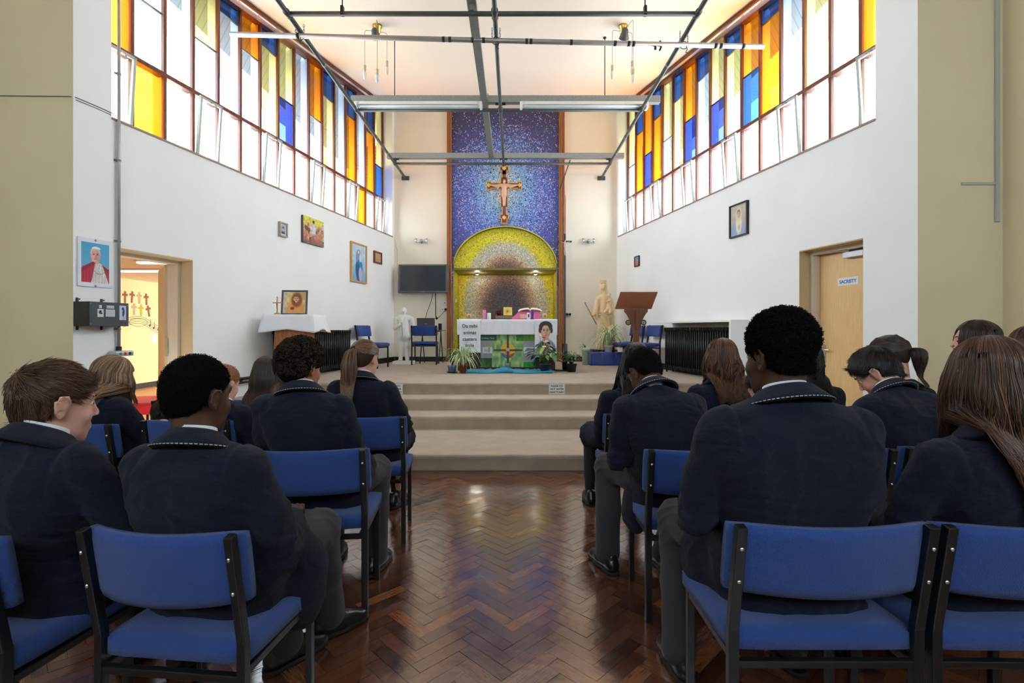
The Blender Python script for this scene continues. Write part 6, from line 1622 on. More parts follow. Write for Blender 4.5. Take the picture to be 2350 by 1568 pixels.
def build_shoe(p, yaw, parent, loc, high=.07):
    f = V3(math.cos(yaw + PI / 2), math.sin(yaw + PI / 2), 0); r = V3(math.cos(yaw), math.sin(yaw), 0); p = V3(p); z = p[2]
    o = V3(p[0], p[1], 0)
    s = Sdf(o - V3(.16, .16, .0) + f * .05 + V3(0, 0, z - .01), o + V3(.16, .16, .14 + z) + f * .05, .0075)
    g = lambda a, b, c: o + f * a + r * b + V3(0, 0, c + z)
    s.cone(g(-.06, 0, .045), g(.06, 0, .04), .036, .040, .01).cone(g(.06, 0, .04), g(.155, .004, .028), .040, .030, .015).cone(g(-.055, 0, .05), g(-.045, 0, .088), .036, .036, .015).cone(g(.02, 0, .07), g(.11, 0, .048), .03, .022, .02)
    s.ell(g(.135, .004, .03), (.036, .036, .026), k=.015)
    s.field(o - V3(.3, .3, .02), o + V3(.3, .3, .3), lambda X, Y, Z: (Z - z - .012) + 0 * X + 0 * Y, k=0, op='sub')
    V, F = s.mesh()
    if len(V) == 0: return
    V = relax(V, F, 1); sh = np_mesh('shoe', V - loc, F, M_leather, parent)
    s = Sdf(o - V3(.16, .16, .0) + f * .05 + V3(0, 0, z - .01), o + V3(.16, .16, .05 + z) + f * .05, .0075)
    s.cone(g(-.06, 0, .012), g(.06, 0, .012), .040, .044, .01).cone(g(.06, 0, .012), g(.150, .004, .012), .044, .036, .015)
    s.field(o - V3(.3, .3, .0), o + V3(.3, .3, .3), lambda X, Y, Z: np.minimum(z + .021 - Z, Z - z - .001) * -1 * -1 + 0 * X + 0 * Y, k=0) if False else None
    s.D = np.maximum(s.D, np.maximum(s.ax[2][None, None, :] - (z + .020), (z + .001) - s.ax[2][None, None, :])).astype(np.float32)
    V, F = s.mesh()
    if len(V): np_mesh('sole', V - loc, F, M_sole, sh)
    b = MB()
    for k in range(4):
        a = .035 + .022 * k; pts = [g(a, -.022, .078 - .009 * k), g(a, 0, .090 - .010 * k), g(a, .022, .078 - .009 * k)]
        b.tube([tuple(q - loc) for q in pts], .0028, 5)
    b.build('laces', M_sole, sh)
def bez(a, b, c, t): return a * (1 - t) ** 2 + b * 2 * t * (1 - t) + c * t * t

def person(label, hip, c7, head, rz=0.0, yaw=0.0, pitch=.1, roll=0.0, sw=.175, bulk=1.0, bulge=.05, sk=FAIR, hair='short', hc=((50, 38, 30), (84, 64, 48)), h=.010, knees=None, feet=None, lower='trousers',
           elbow=None, wrist=None, piping=True, hlen=.35, strandn=900, flaps=(), seed=1, hs=1.0, arm_r=1.0, hkw=None, hz=.575, lap=None, shirt=True, fsz=1.0, hand_dir=None):
    rs_ = np.random.RandomState(seed); hkw = hkw or {}
    H = V3(hip[0], hip[1], hz); C7 = V3(*P(*c7)); HC = V3(*P(*head)); loc = V3(hip[0], hip[1], 0)
    X = V3(math.cos(rz), math.sin(rz), 0); Fw = V3(-math.sin(rz), math.cos(rz), 0)
    ctrl = (H + C7) / 2 - Fw * (bulge * 2) + V3(0, 0, .02)
    sp = lambda t: bez(H, ctrl, C7, t) if t <= 1 else C7 + unit(C7 - ctrl) * (t - 1) * .5
    def tang(t): return unit(sp(min(t + .02, 1.02)) - sp(t - .02))
    XT = X                                                   # shoulder line
    rollv = 0.0
    R = head_rot(rz, yaw, pitch, roll); hd = lambda x, y, z: HC + R @ (V3(x, y, z) * hs)
    sh = []
    for q in (-1, 1):
        sh.append(sp(.83) + XT * q * sw + Fw * .012)
    el, wr = [], []
    for i, q in enumerate((-1, 1)):
        e = elbow[i] if elbow and elbow[i] is not None else (.055, .10, -.265)
        el.append(sh[i] + X * q * e[0] + Fw * e[1] + V3(0, 0, e[2]))
        if wrist and wrist[i] is not None: w = H + X * q * wrist[i][0] + Fw * wrist[i][1] + V3(0, 0, wrist[i][2])
        else: w = H + X * q * .085 + Fw * .31 + V3(0, 0, .115)
        d = w - el[i]; L_ = np.linalg.norm(d); w = el[i] + d / L_ * min(max(L_, .2), .25); wr.append(w)
    kn, ft = [], []
    for i, q in enumerate((-1, 1)):
        kn.append(V3(knees[i]) if knees and knees[i] is not None else H + X * q * .12 + Fw * .42 + V3(0, 0, -.03))
        if feet and feet[i] is not None: ft.append(V3(feet[i][0], feet[i][1], 0))
        else: f = kn[i] + Fw * .02; ft.append(V3(f[0], f[1], 0))
    hj = [H + X * q * .09 + V3(0, 0, -.01) for q in (-1, 1)]
    # ---------------- body (skin)
    allp = np.array([H, C7, HC] + sh + el + wr + kn + ft + [HC + V3(0, 0, .15)])
    lo, hi = allp.min(0) - .17, allp.max(0) + .17; lo[2] = 0.0
    s = Sdf(lo, hi, h * .9)
    for t in np.linspace(0, 1, 7): s.cone(sp(t * .72) - XT * .08, sp(t * .72) + XT * .08, .058, .058, .02)
    for i, q in enumerate((-1, 1)):
        s.cone(sp(.72), sh[i] - V3(0, 0, .02), .035, .034, .01); s.chain([sh[i] - V3(0, 0, .02), el[i], wr[i]], [.034, .030, .024], .008)
        s.chain([hj[i], kn[i], ft[i] + V3(0, 0, .10)], [.07, .05, .033], .015); s.cone(ft[i] + V3(0, 0, .09), ft[i] + V3(0, 0, .05) + Fw * .06, .03, .022, .01)
    # head
    Rn = R
    E = lambda c, r, k=.012, op='add', rot=None: s.ell(hd(*c), V3(r) * hs, R if rot is None else R @ np.array(rot), k=k * hs, op=op)
    K_ = lambda a, b_, r1, r2, k=.01: s.cone(hd(*a), hd(*b_), r1 * hs, r2 * hs, k * hs)
    E((0, -.012, .035), (.073, .092, .080)); E((0, .028, -.028), (.058, .062, .084), .03); E((0, .040, -.082), (.044, .046, .034), .03); E((0, .074, -.100), (.020, .014, .015), .02)
    E((-.034, .066, -.03), (.022, .018, .022), .02); E((.034, .066, -.03), (.022, .018, .022), .02)
    K_((-.036, .072, .030), (.036, .072, .030), .012, .012, .016); K_((0, .084, .020), (0, .106, -.022), .007, .009, .010); E((-.013, .098, -.028), (.007, .008, .006), .006); E((.013, .098, -.028), (.007, .008, .006), .006)
    for q in (-1, 1): E((q * .030, .094, .008), (.016, .012, .010), .010, 'sub')
    K_((-.019, .088, -.058), (.019, .088, -.058), .007, .007, .006); K_((-.016, .087, -.069), (.016, .087, -.069), .008, .008, .006); E((0, .101, -.0635), (.026, .008, .0018), .003, 'sub')
    for q in (-1, 1):
        E((q * .072, -.004, -.008), (.010, .018, .028), .006)
        ear = [(.076, .014, .004), (.086, .006, .026), (.091, -.014, .026), (.092, -.026, .010), (.087, -.020, -.014), (.080, -.006, -.034), (.074, .006, -.030)]
        s.chain([hd(q * a, b_, c) for a, b_, c in ear], [.0052 * hs] * 5 + [.0062 * hs, .005 * hs], .004 * hs)
        E((q * .083, -.006, .004), (.007, .015, .018), .004, 'add')
        E((q * .093, -.006, .002), (.009, .010, .014), .003, 'sub')
    s.cone(hd(0, -.030, -.045), C7 + Fw * .022 - V3(0, 0, .0), .052 * hs, .050, .012); s.cone(hd(0, .0, -.06), C7 + Fw * .042 - V3(0, 0, .01), .046 * hs, .038, .012); s.cone(C7 + Fw * .025, sp(.7) + Fw * .01, .045, .05, .01)
    # hands
    for i, q in enumerate((-1, 1)):
        d = unit(wr[i] - el[i]); side = unit(np.cross(d, V3(0, 0, 1))) * q; up = unit(np.cross(side, d)) * q
        if up[2] < 0: up = -up
        pc = wr[i] + d * .05
        s.cone(wr[i], wr[i] + d * .03, .023, .022, .01); s.cone(pc - side * .022, pc + side * .022, .0155, .0155, .015); s.cone(pc + d * .028 - side * .026, pc + d * .028 + side * .026, .013, .0125, .015)
        for k in range(4):
            b0 = pc + d * .034 + side * (-.030 + .020 * k); L_ = (.034, .040, .038, .028)[k]
            m1 = b0 + d * L_ * .9 - up * .010; m2 = m1 + d * L_ * .45 - up * .022; m3 = m2 - d * .004 - up * .020
            s.chain([b0, m1, m2, m3], [.0095, .009, .0085, .0075], .004)
        t0 = wr[i] + d * .028 - side * .026; s.chain([t0, t0 + d * .028 - side * .016 - up * .006, t0 + d * .052 - side * .012 - up * .018], [.012, .0105, .009], .008)
    V, F = s.mesh(); V = relax(V, F, 1, .4)
    body = np_mesh('person', V - loc, F, skin(sk)); body.location = tuple(loc); tag(body, label, 'person', None)
    b = MB()
    for q in (-1, 1): c = hd(q * .030, .0715, .009) - loc; b.ell(tuple(c), (.0120 * hs,) * 3, 12, 8)
    eb = b.build('eyes', mat('eye_white', S(222, 218, 214), .25), body); b = MB()
    for q in (-1, 1): c = hd(q * .030, .0800, .008) - loc; b.ell(tuple(c), (.0058 * hs,) * 3, 10, 6)
    b.build('iris', mat('iris_dark', S(46, 32, 26), .2), eb)
    b = MB()
    for q in (-1, 1): b.tube([tuple(hd(q * .014, .088, .030) - loc), tuple(hd(q * .03, .0875, .036) - loc), tuple(hd(q * .048, .074, .031) - loc)], [.0028, .0035, .002], 6)
    b.build('eyebrows', mat('brow_%d' % hc[0][0], S(*hc[0]), .6), body)
    # ---------------- blazer
    lo2 = np.array([p for p in [H - V3(.32, .32, .22), C7, *sh, *el, *wr]]).min(0) - .12; hi2 = np.array([H + V3(.32, .32, 0), C7, *sh, *el, *wr]).max(0) + .12
    s = Sdf(lo2, hi2, h)
    tt = [-.16, -.04, .08, .2, .31, .42, .53, .63, .73, .82, .91, .98]
    aa = [.205, .205, .195, .182, .178, .182, .190, .198, .200, .172, .105, .064]
    bb = [.118, .128, .124, .116, .114, .116, .120, .122, .112, .078, .058, .050]
    for t, a, b_ in zip(tt, aa, bb):
        if t < 0: c = H + V3(0, 0, t * .5)
        else: c = sp(t)
        c = c + Fw * (.012 if t < .8 else .012); a *= bulk * (sw / .175 if t > .4 else 1.0); b_ *= bulk ** .7
        s.cone(c - XT * (a - b_), c + XT * (a - b_), b_, b_, .035)
    for i, q in enumerate((-1, 1)):
        s.cone(sp(.89) + XT * q * .045, sh[i] + V3(0, 0, .008), .044, .050 * arm_r, .02)
        m = (sh[i] + el[i]) / 2 + X * q * .006
        s.cone(sh[i], sh[i] * .8 + m * .2, .066 * arm_r, .065 * arm_r, .022); s.chain([sh[i] * .8 + m * .2, m, el[i]], [.065 * arm_r, .062 * arm_r, .054 * arm_r], .007); s.chain([el[i], wr[i] - unit(wr[i] - el[i]) * .012], [.055 * arm_r, .040 * arm_r], .009)
        # jacket fronts over the thighs
        s.cone(H + X * q * .12 + V3(0, 0, .03), H + X * q * .13 + Fw * .17 + V3(0, 0, .03), .105, .088, .04)
    for fl in flaps:
        c, r = fl[0], fl[1]; s.ell(H + X * c[0] + Fw * c[1] + V3(0, 0, c[2]), r, np.array(Matrix.Rotation(rz + (fl[2] if len(fl) > 2 else 0), 3, 'Z')), k=.035)
    zc = hz - .135
    s.D = np.maximum(s.D, (zc - .20 * (len(flaps) > 0)) - s.ax[2][None, None, :]).astype(np.float32)
    # neck opening
    s.cone(C7 + Fw * .03 - V3(0, 0, .02), C7 + unit(HC - C7) * .14, .050, .07, .008, op='add') if False else None
    V, F = s.mesh(); V = relax(V, F, 2, .5); N = vnormals(V, F)
    p = V * V3(1, 1, 1)
    q1 = lat3(np.stack([V[:, 0] * 5, V[:, 1] * 5, V[:, 2] * 13 + V[:, 0] * 4], 1) + seed * 3.1, seed); q2 = lat3(V * 9 + 5 + seed, seed + 1); q3 = lat3(V * 26 + seed, seed + 2)
    fold = np.sign(q1) * (1 - np.abs(1 - np.abs(q1) * 2.2)) if False else q1
    rid = lambda v: (1 - np.abs(v)) ** 3
    d = .008 * q1 + .007 * (rid(q2 * 1.6) - .35) + .0014 * q3
    hz_ = np.exp(-((V[:, 2] - hz - .10) / .13) ** 2) * (((V - H) @ Fw) < .06)
    d += hz_ * .011 * (rid(np.sin(V[:, 2] * 62 + 2.4 * q1 + ((V - H) @ X) * 9)) - .3)
    # creases gathered at elbows and waist
    for i in (0, 1):
        de = np.linalg.norm(V - el[i], axis=1); w = np.exp(-(de / .10) ** 2); ax_ = unit(wr[i] - el[i]) * .5 + unit(el[i] - sh[i]) * .5
        d += w * .013 * (rid(np.sin((V @ ax_) * 75 + 2.2 * q2)) - .3)
        ds = np.linalg.norm(V - (sh[i] * .7 + sp(.7) * .3 - V3(0, 0, .05)), axis=1); w = np.exp(-(ds / .12) ** 2); d += w * .012 * (rid(np.sin((V @ unit(X * (1 if i else -1) * .8 + V3(0, 0, 1))) * 58 + q2 * 1.6)) - .3)
        # armhole seam: a narrow groove on the plane where sleeve meets back
        pl = (V - (sh[i] - X * (1 if i else -1) * .028)) @ X * (1 if i else -1); near = np.linalg.norm(V - sh[i], axis=1) < .115
        d -= near * .0065 * np.exp(-(pl / .007) ** 2); d += near * .004 * np.exp(-((pl - .018) / .012) ** 2)
    # centre back seam and side seams
    rel = (V - sp(.5)) @ X; back = ((V - sp(.5)) @ Fw) < .0
    for xx in (0.0,): d -= back * .0018 * np.exp(-((rel - xx) / .004) ** 2)
    V = V + N * d[:, None]
    V = relax(V, F, 1, .45)
    bl = np_mesh('blazer', V - loc, F, M_wool, body)
    # collar: stand and fall round the neck, with corded piping along its edge
    T = unit(.55 * tang(.98) + .45 * unit(HC - C7) + V3(0, 0, .35)); XF = unit(X - T * (X @ T)); YF_ = np.cross(T, XF)
    n = 40; prof = [(.060, .058, .030), (.065, .063, .046), (.078, .072, .042), (.118, .100, .012), (.127, .107, .004), (.118, .096, -.006)]
    vs = []; edge = []
    C0 = C7 + Fw * .020 + T * .012
    for i in range(n + 1):
        a = math.radians(-90 - 128 + 256 * i / n); fr = abs(i / n * 2 - 1)
        for j, (ra, rb, z) in enumerate(prof):
            pt = C0 + XF * ra * bulk * math.cos(a) + YF_ * rb * bulk * math.sin(a) + T * (z - .034 * fr ** 2 - (.016 * fr ** 1.5 if j > 2 else 0)); vs.append(pt - loc)
            if j == 4: edge.append(pt - loc)
    fs = []; m = len(prof)
    for i in range(n):
        for j in range(m - 1): a = i * m + j; fs.append((a, a + 1, a + m + 1, a + m))
        a = i * m; fs.append((a + m - 1, a, a + m, a + m + m - 1))
    b = MB(); b.add([tuple(v) for v in vs], fs, True); co = b.build('collar', M_wool, bl)
    if piping:
        b = MB(); E_ = edge; dn = []
        pts = [Vector(e) for e in E_]; L_ = [0]
        for i in range(len(pts) - 1): L_.append(L_[-1] + (pts[i + 1] - pts[i]).length)
        tot = L_[-1]; k = int(tot / .0042); rsn = []
        for i in range(k + 1):
            t = i / k * tot; j = min(max(np.searchsorted(L_, t) - 1, 0), len(pts) - 2); f = (t - L_[j]) / (L_[j + 1] - L_[j]); rsn.append(pts[j].lerp(pts[j + 1], f) + Vector((0, 0, -.001)))
        for i in range(k): b.tube([rsn[i], rsn[i + 1]], .0018, 6, col=S(170, 174, 178) if i % 3 else S(30, 34, 48))
        b.build('piping', M_pipe2, co)
    if shirt:
        vs = []; fs = []
        for i in range(n + 1):
            a = math.radians(-90 - 150 + 300 * i / n); fr = abs(i / n * 2 - 1)
            for ra, z in ((.054, .0), (.055, .050), (.058, .052), (.061, .02)):
                pt = C0 + XF * ra * bulk * math.cos(a) + YF_ * ra * bulk * math.sin(a) + T * (z - .03 * fr ** 2); vs.append(tuple(pt - loc))
        for i in range(n):
            for j in range(3): a = i * 4 + j; fs.append((a, a + 1, a + 5, a + 4))
        b = MB(); b.add(vs, fs, True); b.build('shirt_collar', M_shirt, body)
    # ---------------- trousers or skirt
    pts = np.array([H, *kn, *ft]); s = Sdf(pts.min(0) - .16, pts.max(0) + .16, h); 
    s.cone(H - X * .08 + V3(0, 0, -.0), H + X * .08 + V3(0, 0, -.0), .105, .105, .03)
    if lower == 'trousers':
        for i, q in enumerate((-1, 1)):
            an = ft[i] + V3(0, 0, .10) - Fw * .01; mid = (kn[i] + an) / 2 - Fw * .012
            s.chain([hj[i] + V3(0, 0, .0), (hj[i] + kn[i]) / 2, kn[i]], [.094, .088, .076], .02); s.chain([kn[i], mid, an], [.074, .069, .068], .02); s.cone(kn[i] + Fw * .012 - V3(0, 0, .03), an + Fw * .035, .062, .042, .012)
    else:
        for i, q in enumerate((-1, 1)):
            s.cone(hj[i], kn[i] - Fw * .02, .095, .080, .03); s.cone(hj[i] * .4 + kn[i] * .6, kn[i] * .93 + (kn[1 - i]) * .07, .085, .08, .04)
        s.cone((kn[0] + hj[0]) / 2, (kn[1] + hj[1]) / 2, .08, .08, .04); s.cone(kn[0], kn[1], .075, .075, .04); s.cone(kn[0] + V3(0, 0, -.05), kn[1] + V3(0, 0, -.05), .07, .07, .03)
    V, F = s.mesh(); V = relax(V, F, 1); N = vnormals(V, F)
    w = np.zeros(len(V))
    for i in (0, 1): w += np.exp(-(np.linalg.norm(V - kn[i], axis=1) / .11) ** 2) + .6 * np.exp(-(np.linalg.norm(V - hj[i] - Fw * .05, axis=1) / .12) ** 2)
    q2 = lat3(V * 11 + seed, seed); d = .003 * q2 + w * .011 * ((1 - np.abs(np.sin(V[:, 2] * 48 + V[:, 1] * 30 + q2 * 2.4))) ** 3 - .3)
    V = V + N * d[:, None]; np_mesh('trousers' if lower == 'trousers' else 'skirt', V - loc, F, M_trou if lower == 'trousers' else M_navyskirt, body)
    if lower != 'trousers':
        s = Sdf(pts.min(0) - .1, pts.max(0) + .1, h)
        for i in (0, 1): s.chain([kn[i] - Fw * .05, kn[i] - V3(0, 0, .02), ft[i] + V3(0, 0, .22), ft[i] + V3(0, 0, .08)], [.056, .056, .046, .036], .015)
        V, F = s.mesh(); np_mesh('tights', V - loc, F, mat('dark_tights', S(30, 30, 38), .6), body)
    for i in (0, 1):
        dd = ft[i] - hj[i]; ya = rz + (.0 if not feet or feet[i] is None or len(feet[i]) < 3 else feet[i][2])
        build_shoe(ft[i], ya, body, loc)
    # ---------------- hair
    make_hair(hair, body, loc, hd, R, HC, hs, hc, rs_, strandn, hlen, sp, Fw, X, sh, H, hkw, C7, seed)
    return body

def hcol(rs_, n, hc, extra=0.0):
    a, b = np.array(S(*hc[0])), np.array(S(*hc[1])); t = rs_.rand(n, 1) ** 1.6
    c = a * (1 - t) + b * t
    return c
def make_hair(kind, body, loc, hd, R, HC, hs, hc, rs_, n, L, sp, Fw, X, sh, H, kw, C7, seed):
    W = lambda A: (HC + (A * hs) @ R.T)
    G = R.T @ V3(0, 0, -1)                       # gravity in head space
    parts = []
    th = kw.get('th', .010)
    nape = kw.get('nape', -.075)
    g = .0055 if hs >= .8 else .007
    def shell(ex, low=0.0, lump=None, top=0.0, cut=True, fine=1.0):
        s = Sdf((-.17, -.19, -.17), (.17, .17, .22), g * fine)
        s.ell((0, -.014, .038 + top * .5), (.073 + ex[0], .092 + ex[1], .080 + ex[2]), k=0)
        if kw.get('bun'): s.ell((0, -.04, -.03), (.060 + ex[0] * .6, .056 + ex[1] * .6, .06), k=.03)
        else: s.ell((0, -.030, -.02), (.060 + ex[0] * .5, .062 + ex[1] * .5, .06), k=.03)
        if cut:
            Xg, Yg, Zg = s.ax[0][:, None, None], s.ax[1][None, :, None], s.ax[2][None, None, :]
            hl = hairline(Yg, nape, low) + 0 * Xg
            s.D = np.maximum(s.D, (hl - Zg) * .8 + 0 * Xg).astype(np.float32)
            # keep clear of the ears
            for q in (-1, 1):
                e = np.sqrt(((Xg - q * .088) / .03) ** 2 + ((Yg + .003) / .027) ** 2 + ((Zg + .005) / .042) ** 2) - 1
                if not kw.get('cover'): s.D = np.maximum(s.D, -e * .025).astype(np.float32)
        V, F = s.mesh(); V = relax(V, F, 2)
        if lump is not None:
            N = vnormals(V, F); V = V + N * lump(V)[:, None]
        return V, F
    def surf_strands(V, F, n, ln, flow, lift, kink=0.0, w=.0009, seg=5):
        N = vnormals(V, F); i = rs_.randint(0, len(V), n); ok = (N[i] * (V[i] - V3(0, 0, .0))).sum(1) > 0; i = i[ok]; n = len(i)
        p = V[i] + rs_.randn(n, 3) * .002; nn = N[i]; out = []
        f = flow(p, nn); f = f - nn * (f * nn).sum(1, keepdims=True); f /= np.linalg.norm(f, axis=1, keepdims=True) + 1e-9
        d = f + nn * lift + rs_.randn(n, 3) * (.12 if kink or lift > .3 else .04); d /= np.linalg.norm(d, axis=1, keepdims=True); l = ln * (.5 + rs_.rand(n, 1))
        ph = rs_.rand(n, 1) * 6.28; sd = np.cross(d, nn)
        for k in range(seg):
            t = k / (seg - 1); q = p + d * l * t - nn * l * lift * .6 * t * t
            if kink: q = q + sd * np.sin(ph + t * 9) * kink + nn * np.cos(ph + t * 9) * kink
            out.append(q)
        Pt = np.stack(out, 1); cols = hcol(rs_, n, hc)
        return strands(Pt, w, w * .3, cols)
    base_c = np.array(S(*hc[0]))
    def addshell(V, F, c=.8): parts.append((V, F, np.tile(base_c * c, (len(V), 1))))
    crown = V3(.01, -.06, .11)
    if kind in ('short', 'crop'):
        ex = kw.get('ex', (.008, .010, .012)); 
        lump = lambda V: .0022 * lat3(V * V3(60, 26, 26), seed) + kw.get('rough', .002) * lat3(V * 34, seed + 3)
        V, F = shell(ex, lump=lump); addshell(V, F)
        def flow(p, nn):
            d = p - crown; d[:, 2] *= .6; d[:, 1] += kw.get('fwd', .05) * (p[:, 2] > .03); return d + G * .02
        if n: parts.append(surf_strands(V, F, n, kw.get('ln', .030), flow, kw.get('lift', .18), kw.get('kink', 0), kw.get('w', .0009)))
        if kw.get('fringe'):
            k = int(n * .12); p = np.stack([rs_.uniform(-.06, .06, k), rs_.uniform(.02, .07, k), np.full(k, .118)], 1); p[:, 2] -= (p[:, 1] - .02) * .35 + np.abs(p[:, 0]) * .3
            Pt = np.stack([p + V3(kw['fringe'], 1, -.25) / 1.1 * t * .055 + V3(0, 0, -.02) * t * t * 1.5 for t in np.linspace(0, 1, 5)], 1); parts.append(strands(Pt, .0014, .0004, hcol(rs_, k, hc)))
    elif kind == 'afro':
        r = kw.get('r', .118); c = V3(*kw.get('c', (0, -.022, .055)))
        s = Sdf((-.2, -.22, -.16), (.2, .18, .24), .0055); s.ell(c, (r, r * 1.03, r * kw.get('zz', .93)), k=0); s.ell((0, -.05, -.03), (.068, .052, .055), k=.02)
        Xg, Yg, Zg = s.ax[0][:, None, None], s.ax[1][None, :, None], s.ax[2][None, None, :]
        hl = np.interp(Yg, [-.2, -.09, -.03, .0, .02, .05, .08, .14], [-.045, -.050, -.035, -.012, .0, .03, .06, .085]) + 0 * Xg
        s.D = np.maximum(s.D, (hl - Zg) * .8).astype(np.float32)
        for q in (-1, 1):
            e = np.sqrt(((Xg - q * .095) / .035) ** 2 + ((Yg + .0) / .024) ** 2 + ((Zg + .015) / .036) ** 2) - 1; s.D = np.maximum(s.D, -e * .03).astype(np.float32)
        V, F = s.mesh(); V = relax(V, F, 2); N = vnormals(V, F); V = V + N * (.0035 * lat3(V * 70, seed) + .003 * lat3(V * 150, seed + 1) + .004 * lat3(V * 14, 2))[:, None]
        addshell(V, F, .6)
        parts.append(surf_strands(V, F, n, kw.get('ln', .010), lambda p, nn: rs_.randn(*p.shape), 2.2, .0022, .0007, 6))
    elif kind == 'curly':
        lump = lambda V: .006 * np.abs(lat3(V * 42, seed)) + .003 * lat3(V * 90, seed + 1)
        V, F = shell(kw.get('ex', (.020, .024, .030)), lump=lump, fine=.9); addshell(V, F, .6)
        N = vnormals(V, F); i = rs_.randint(0, len(V), n); i = i[(V[i, 2] > -.03)]; n = len(i); p = V[i]; nn = N[i]
        a = np.cross(nn, rs_.randn(n, 3)); a /= np.linalg.norm(a, axis=1, keepdims=True) + 1e-9; b = np.cross(nn, a); rr = rs_.uniform(.005, .011, (n, 1)); Pt = []
        for t in np.linspace(0, 1, 12):
            w = 2 * PI * 1.35 * t; Pt.append(p + (a * math.cos(w) + nn * (.6 + math.sin(w))) * rr + b * (t - .5) * rr * 1.8)
        parts.append(strands(np.stack(Pt, 1), .0013, .0007, hcol(rs_, n, hc)))
    else:   # long, ponytail, braids, bob: combed strands over the skull, then hanging
        pony = kind == 'ponytail'; ex = kw.get('ex', (.010, .012, .012)); kw['cover'] = True
        V, F = shell(ex, low=-.0 if pony else .0); addshell(V, F, .85)
        vol = kw.get('vol', .020)
        RX, RY, RZ_ = .073 + ex[0], .092 + ex[1], .080 + ex[2]; C = V3(0, -.014, .038)
        def skull(phi, th_, off=0.0):
            # phi 0 forward, pi back; polar from the parting
            return np.stack([C[0] + (RX + off) * np.sin(th_) * np.sin(phi), C[1] + (RY + off) * np.sin(th_) * np.cos(phi), C[2] + (RZ_ + off) * np.cos(th_)], -1)
        if pony:
            tie = V3(*kw.get('tie', (0, -.125, .045)))
            # swept back to the tie
            k = int(n * .5); phi = rs_.uniform(-PI, PI, k); p0 = skull(phi, np.full(k, 1.45) + rs_.rand(k) * .25, .002)
            p0[:, 2] = np.maximum(p0[:, 2], hairline(p0[:, 1]) + .004)
            Pt = []
            for t in np.linspace(0, 1, 10):
                q = p0 * (1 - t) + tie * t; v = (q - C) / V3(RX, RY, RZ_); l = np.linalg.norm(v, axis=1, keepdims=True); push = C + (q - C) / l * (1.02 + .03 * rs_.rand(k, 1))
                blend_ = np.clip((1.06 - l) * 10, 0, 1) * (1 if t < .93 else .3); Pt.append(q * (1 - blend_) + push * blend_)
            parts.append(strands(np.stack(Pt, 1), .0016, .0012, hcol(rs_, k, hc)))
            k = n - k; r = np.sqrt(rs_.rand(k)) * kw.get('tr', .022); a = rs_.rand(k) * 2 * PI; Ln = L * (.75 + .3 * rs_.rand(k)); wv = rs_.rand(k) * 6.28
            o = np.stack([np.cos(a) * r, np.sin(a) * r * .8, np.zeros(k)], 1) @ R       # offsets roughly perpendicular to gravity, head space
            out = V3(*kw.get('out', (0, -1, .1))); Pt = []
            for t in np.linspace(0, 1, 18):
                arch = out * .045 * (1 - math.exp(-t * 9)); fall = G * (Ln[:, None] * max(0, t - .02)) ; spread = .35 + 1.3 * math.sin(PI * min(1, t * 1.15 + .12)) * (1 - .35 * t)
                q = tie + arch + fall + o * spread + np.stack([np.sin(wv + t * 7), np.cos(wv * 1.3 + t * 6), 0 * wv], 1) * .004 * t * kw.get('wave', 1)
                q = q + V3(*kw.get('drift', (0, 0, 0))) * t * t
                Pt.append(q)
            Pt = W(np.stack(Pt, 1)); Pt = push_out(Pt, sp, Fw, X, C7, H); 
            Pl = (Pt - HC) @ R / hs
            parts.append(strands(Pl, .0017, .0007, hcol(rs_, k, hc)))
            b = MB(); ring = [tuple(hd(*(tie + V3(math.cos(w) * .017, .004, math.sin(w) * .017))) - loc) for w in [2 * PI * i / 14 for i in range(14)]]; b.tube(ring, .007, 8, closed=True)
        else:
            fr = kw.get('front', 1.05)      # half angle of the face opening
            def path(phi, Lk, off, jit, seg=20, j0=None):
                k = len(phi); out = []
                side = np.sign(np.sin(phi)); th0 = np.full(k, .01) if Lk.ndim and k < 100 else rs_.rand(k) * .5 * (rs_.rand(k) < .6)
                ph2 = phi
                thm = np.interp(np.abs(phi), [0, fr, 1.6, PI], [1.25, 1.35, 1.62, 1.75])
                a1 = skull(ph2, thm, off)
                for t in np.linspace(0, 1, seg):
                    if t < .38:
                        u = t / .38; q = skull(ph2, th0 + (thm - th0) * u, off * (.4 + .6 * u))
                    else:
                        u = (t - .38) / .62; fall = G * (Lk * u)[:, None]
                        rad = a1 - C; rad = rad - G * (rad @ G)[:, None]; rad /= np.linalg.norm(rad, axis=1, keepdims=True) + 1e-9
                        q = a1 + fall + rad * (vol * math.sin(PI * min(1, u * 1.3)) - .030 * u * u)[..., None] if False else a1 + fall + rad * (vol * math.sin(PI * min(1, u * 1.25)) - kw.get('taper', .030) * u * u)
                        wav = kw.get('wave', .3) * .010
                        q = q + (np.stack([np.sin(jit * 6.28 + u * 11), np.cos(jit * 9 + u * 9), np.zeros(k)], 1)) * wav * u
                        q = q + V3(*kw.get('drift', (0, 0, 0))) * u * u
                    out.append(q)
                return np.stack(out, 1)
            # solid under-layer so that nothing shows through
            m = 72; phi = np.linspace(fr + .02, 2 * PI - fr - .02, m); phi = (phi + PI) % (2 * PI) - PI
            order = np.argsort(np.where(phi < 0, phi + 2 * PI, phi)); phi = phi[order]
            Lk = L * (.90 + .08 * np.sin(np.arange(m) * 1.7)); kw_w = kw.get('wave', .3); kw['wave'] = 0; g_ = path(phi, Lk, -.007, np.arange(m) / 9.0); kw['wave'] = kw_w
            Wd = push_out(W(g_), sp, Fw, X, C7, H, .008); gl_ = (Wd - HC) @ R / hs; seg = gl_.shape[1]
            Vv = gl_.reshape(-1, 3); i = np.arange(m - 1)[:, None] * seg + np.arange(seg - 1)[None, :]
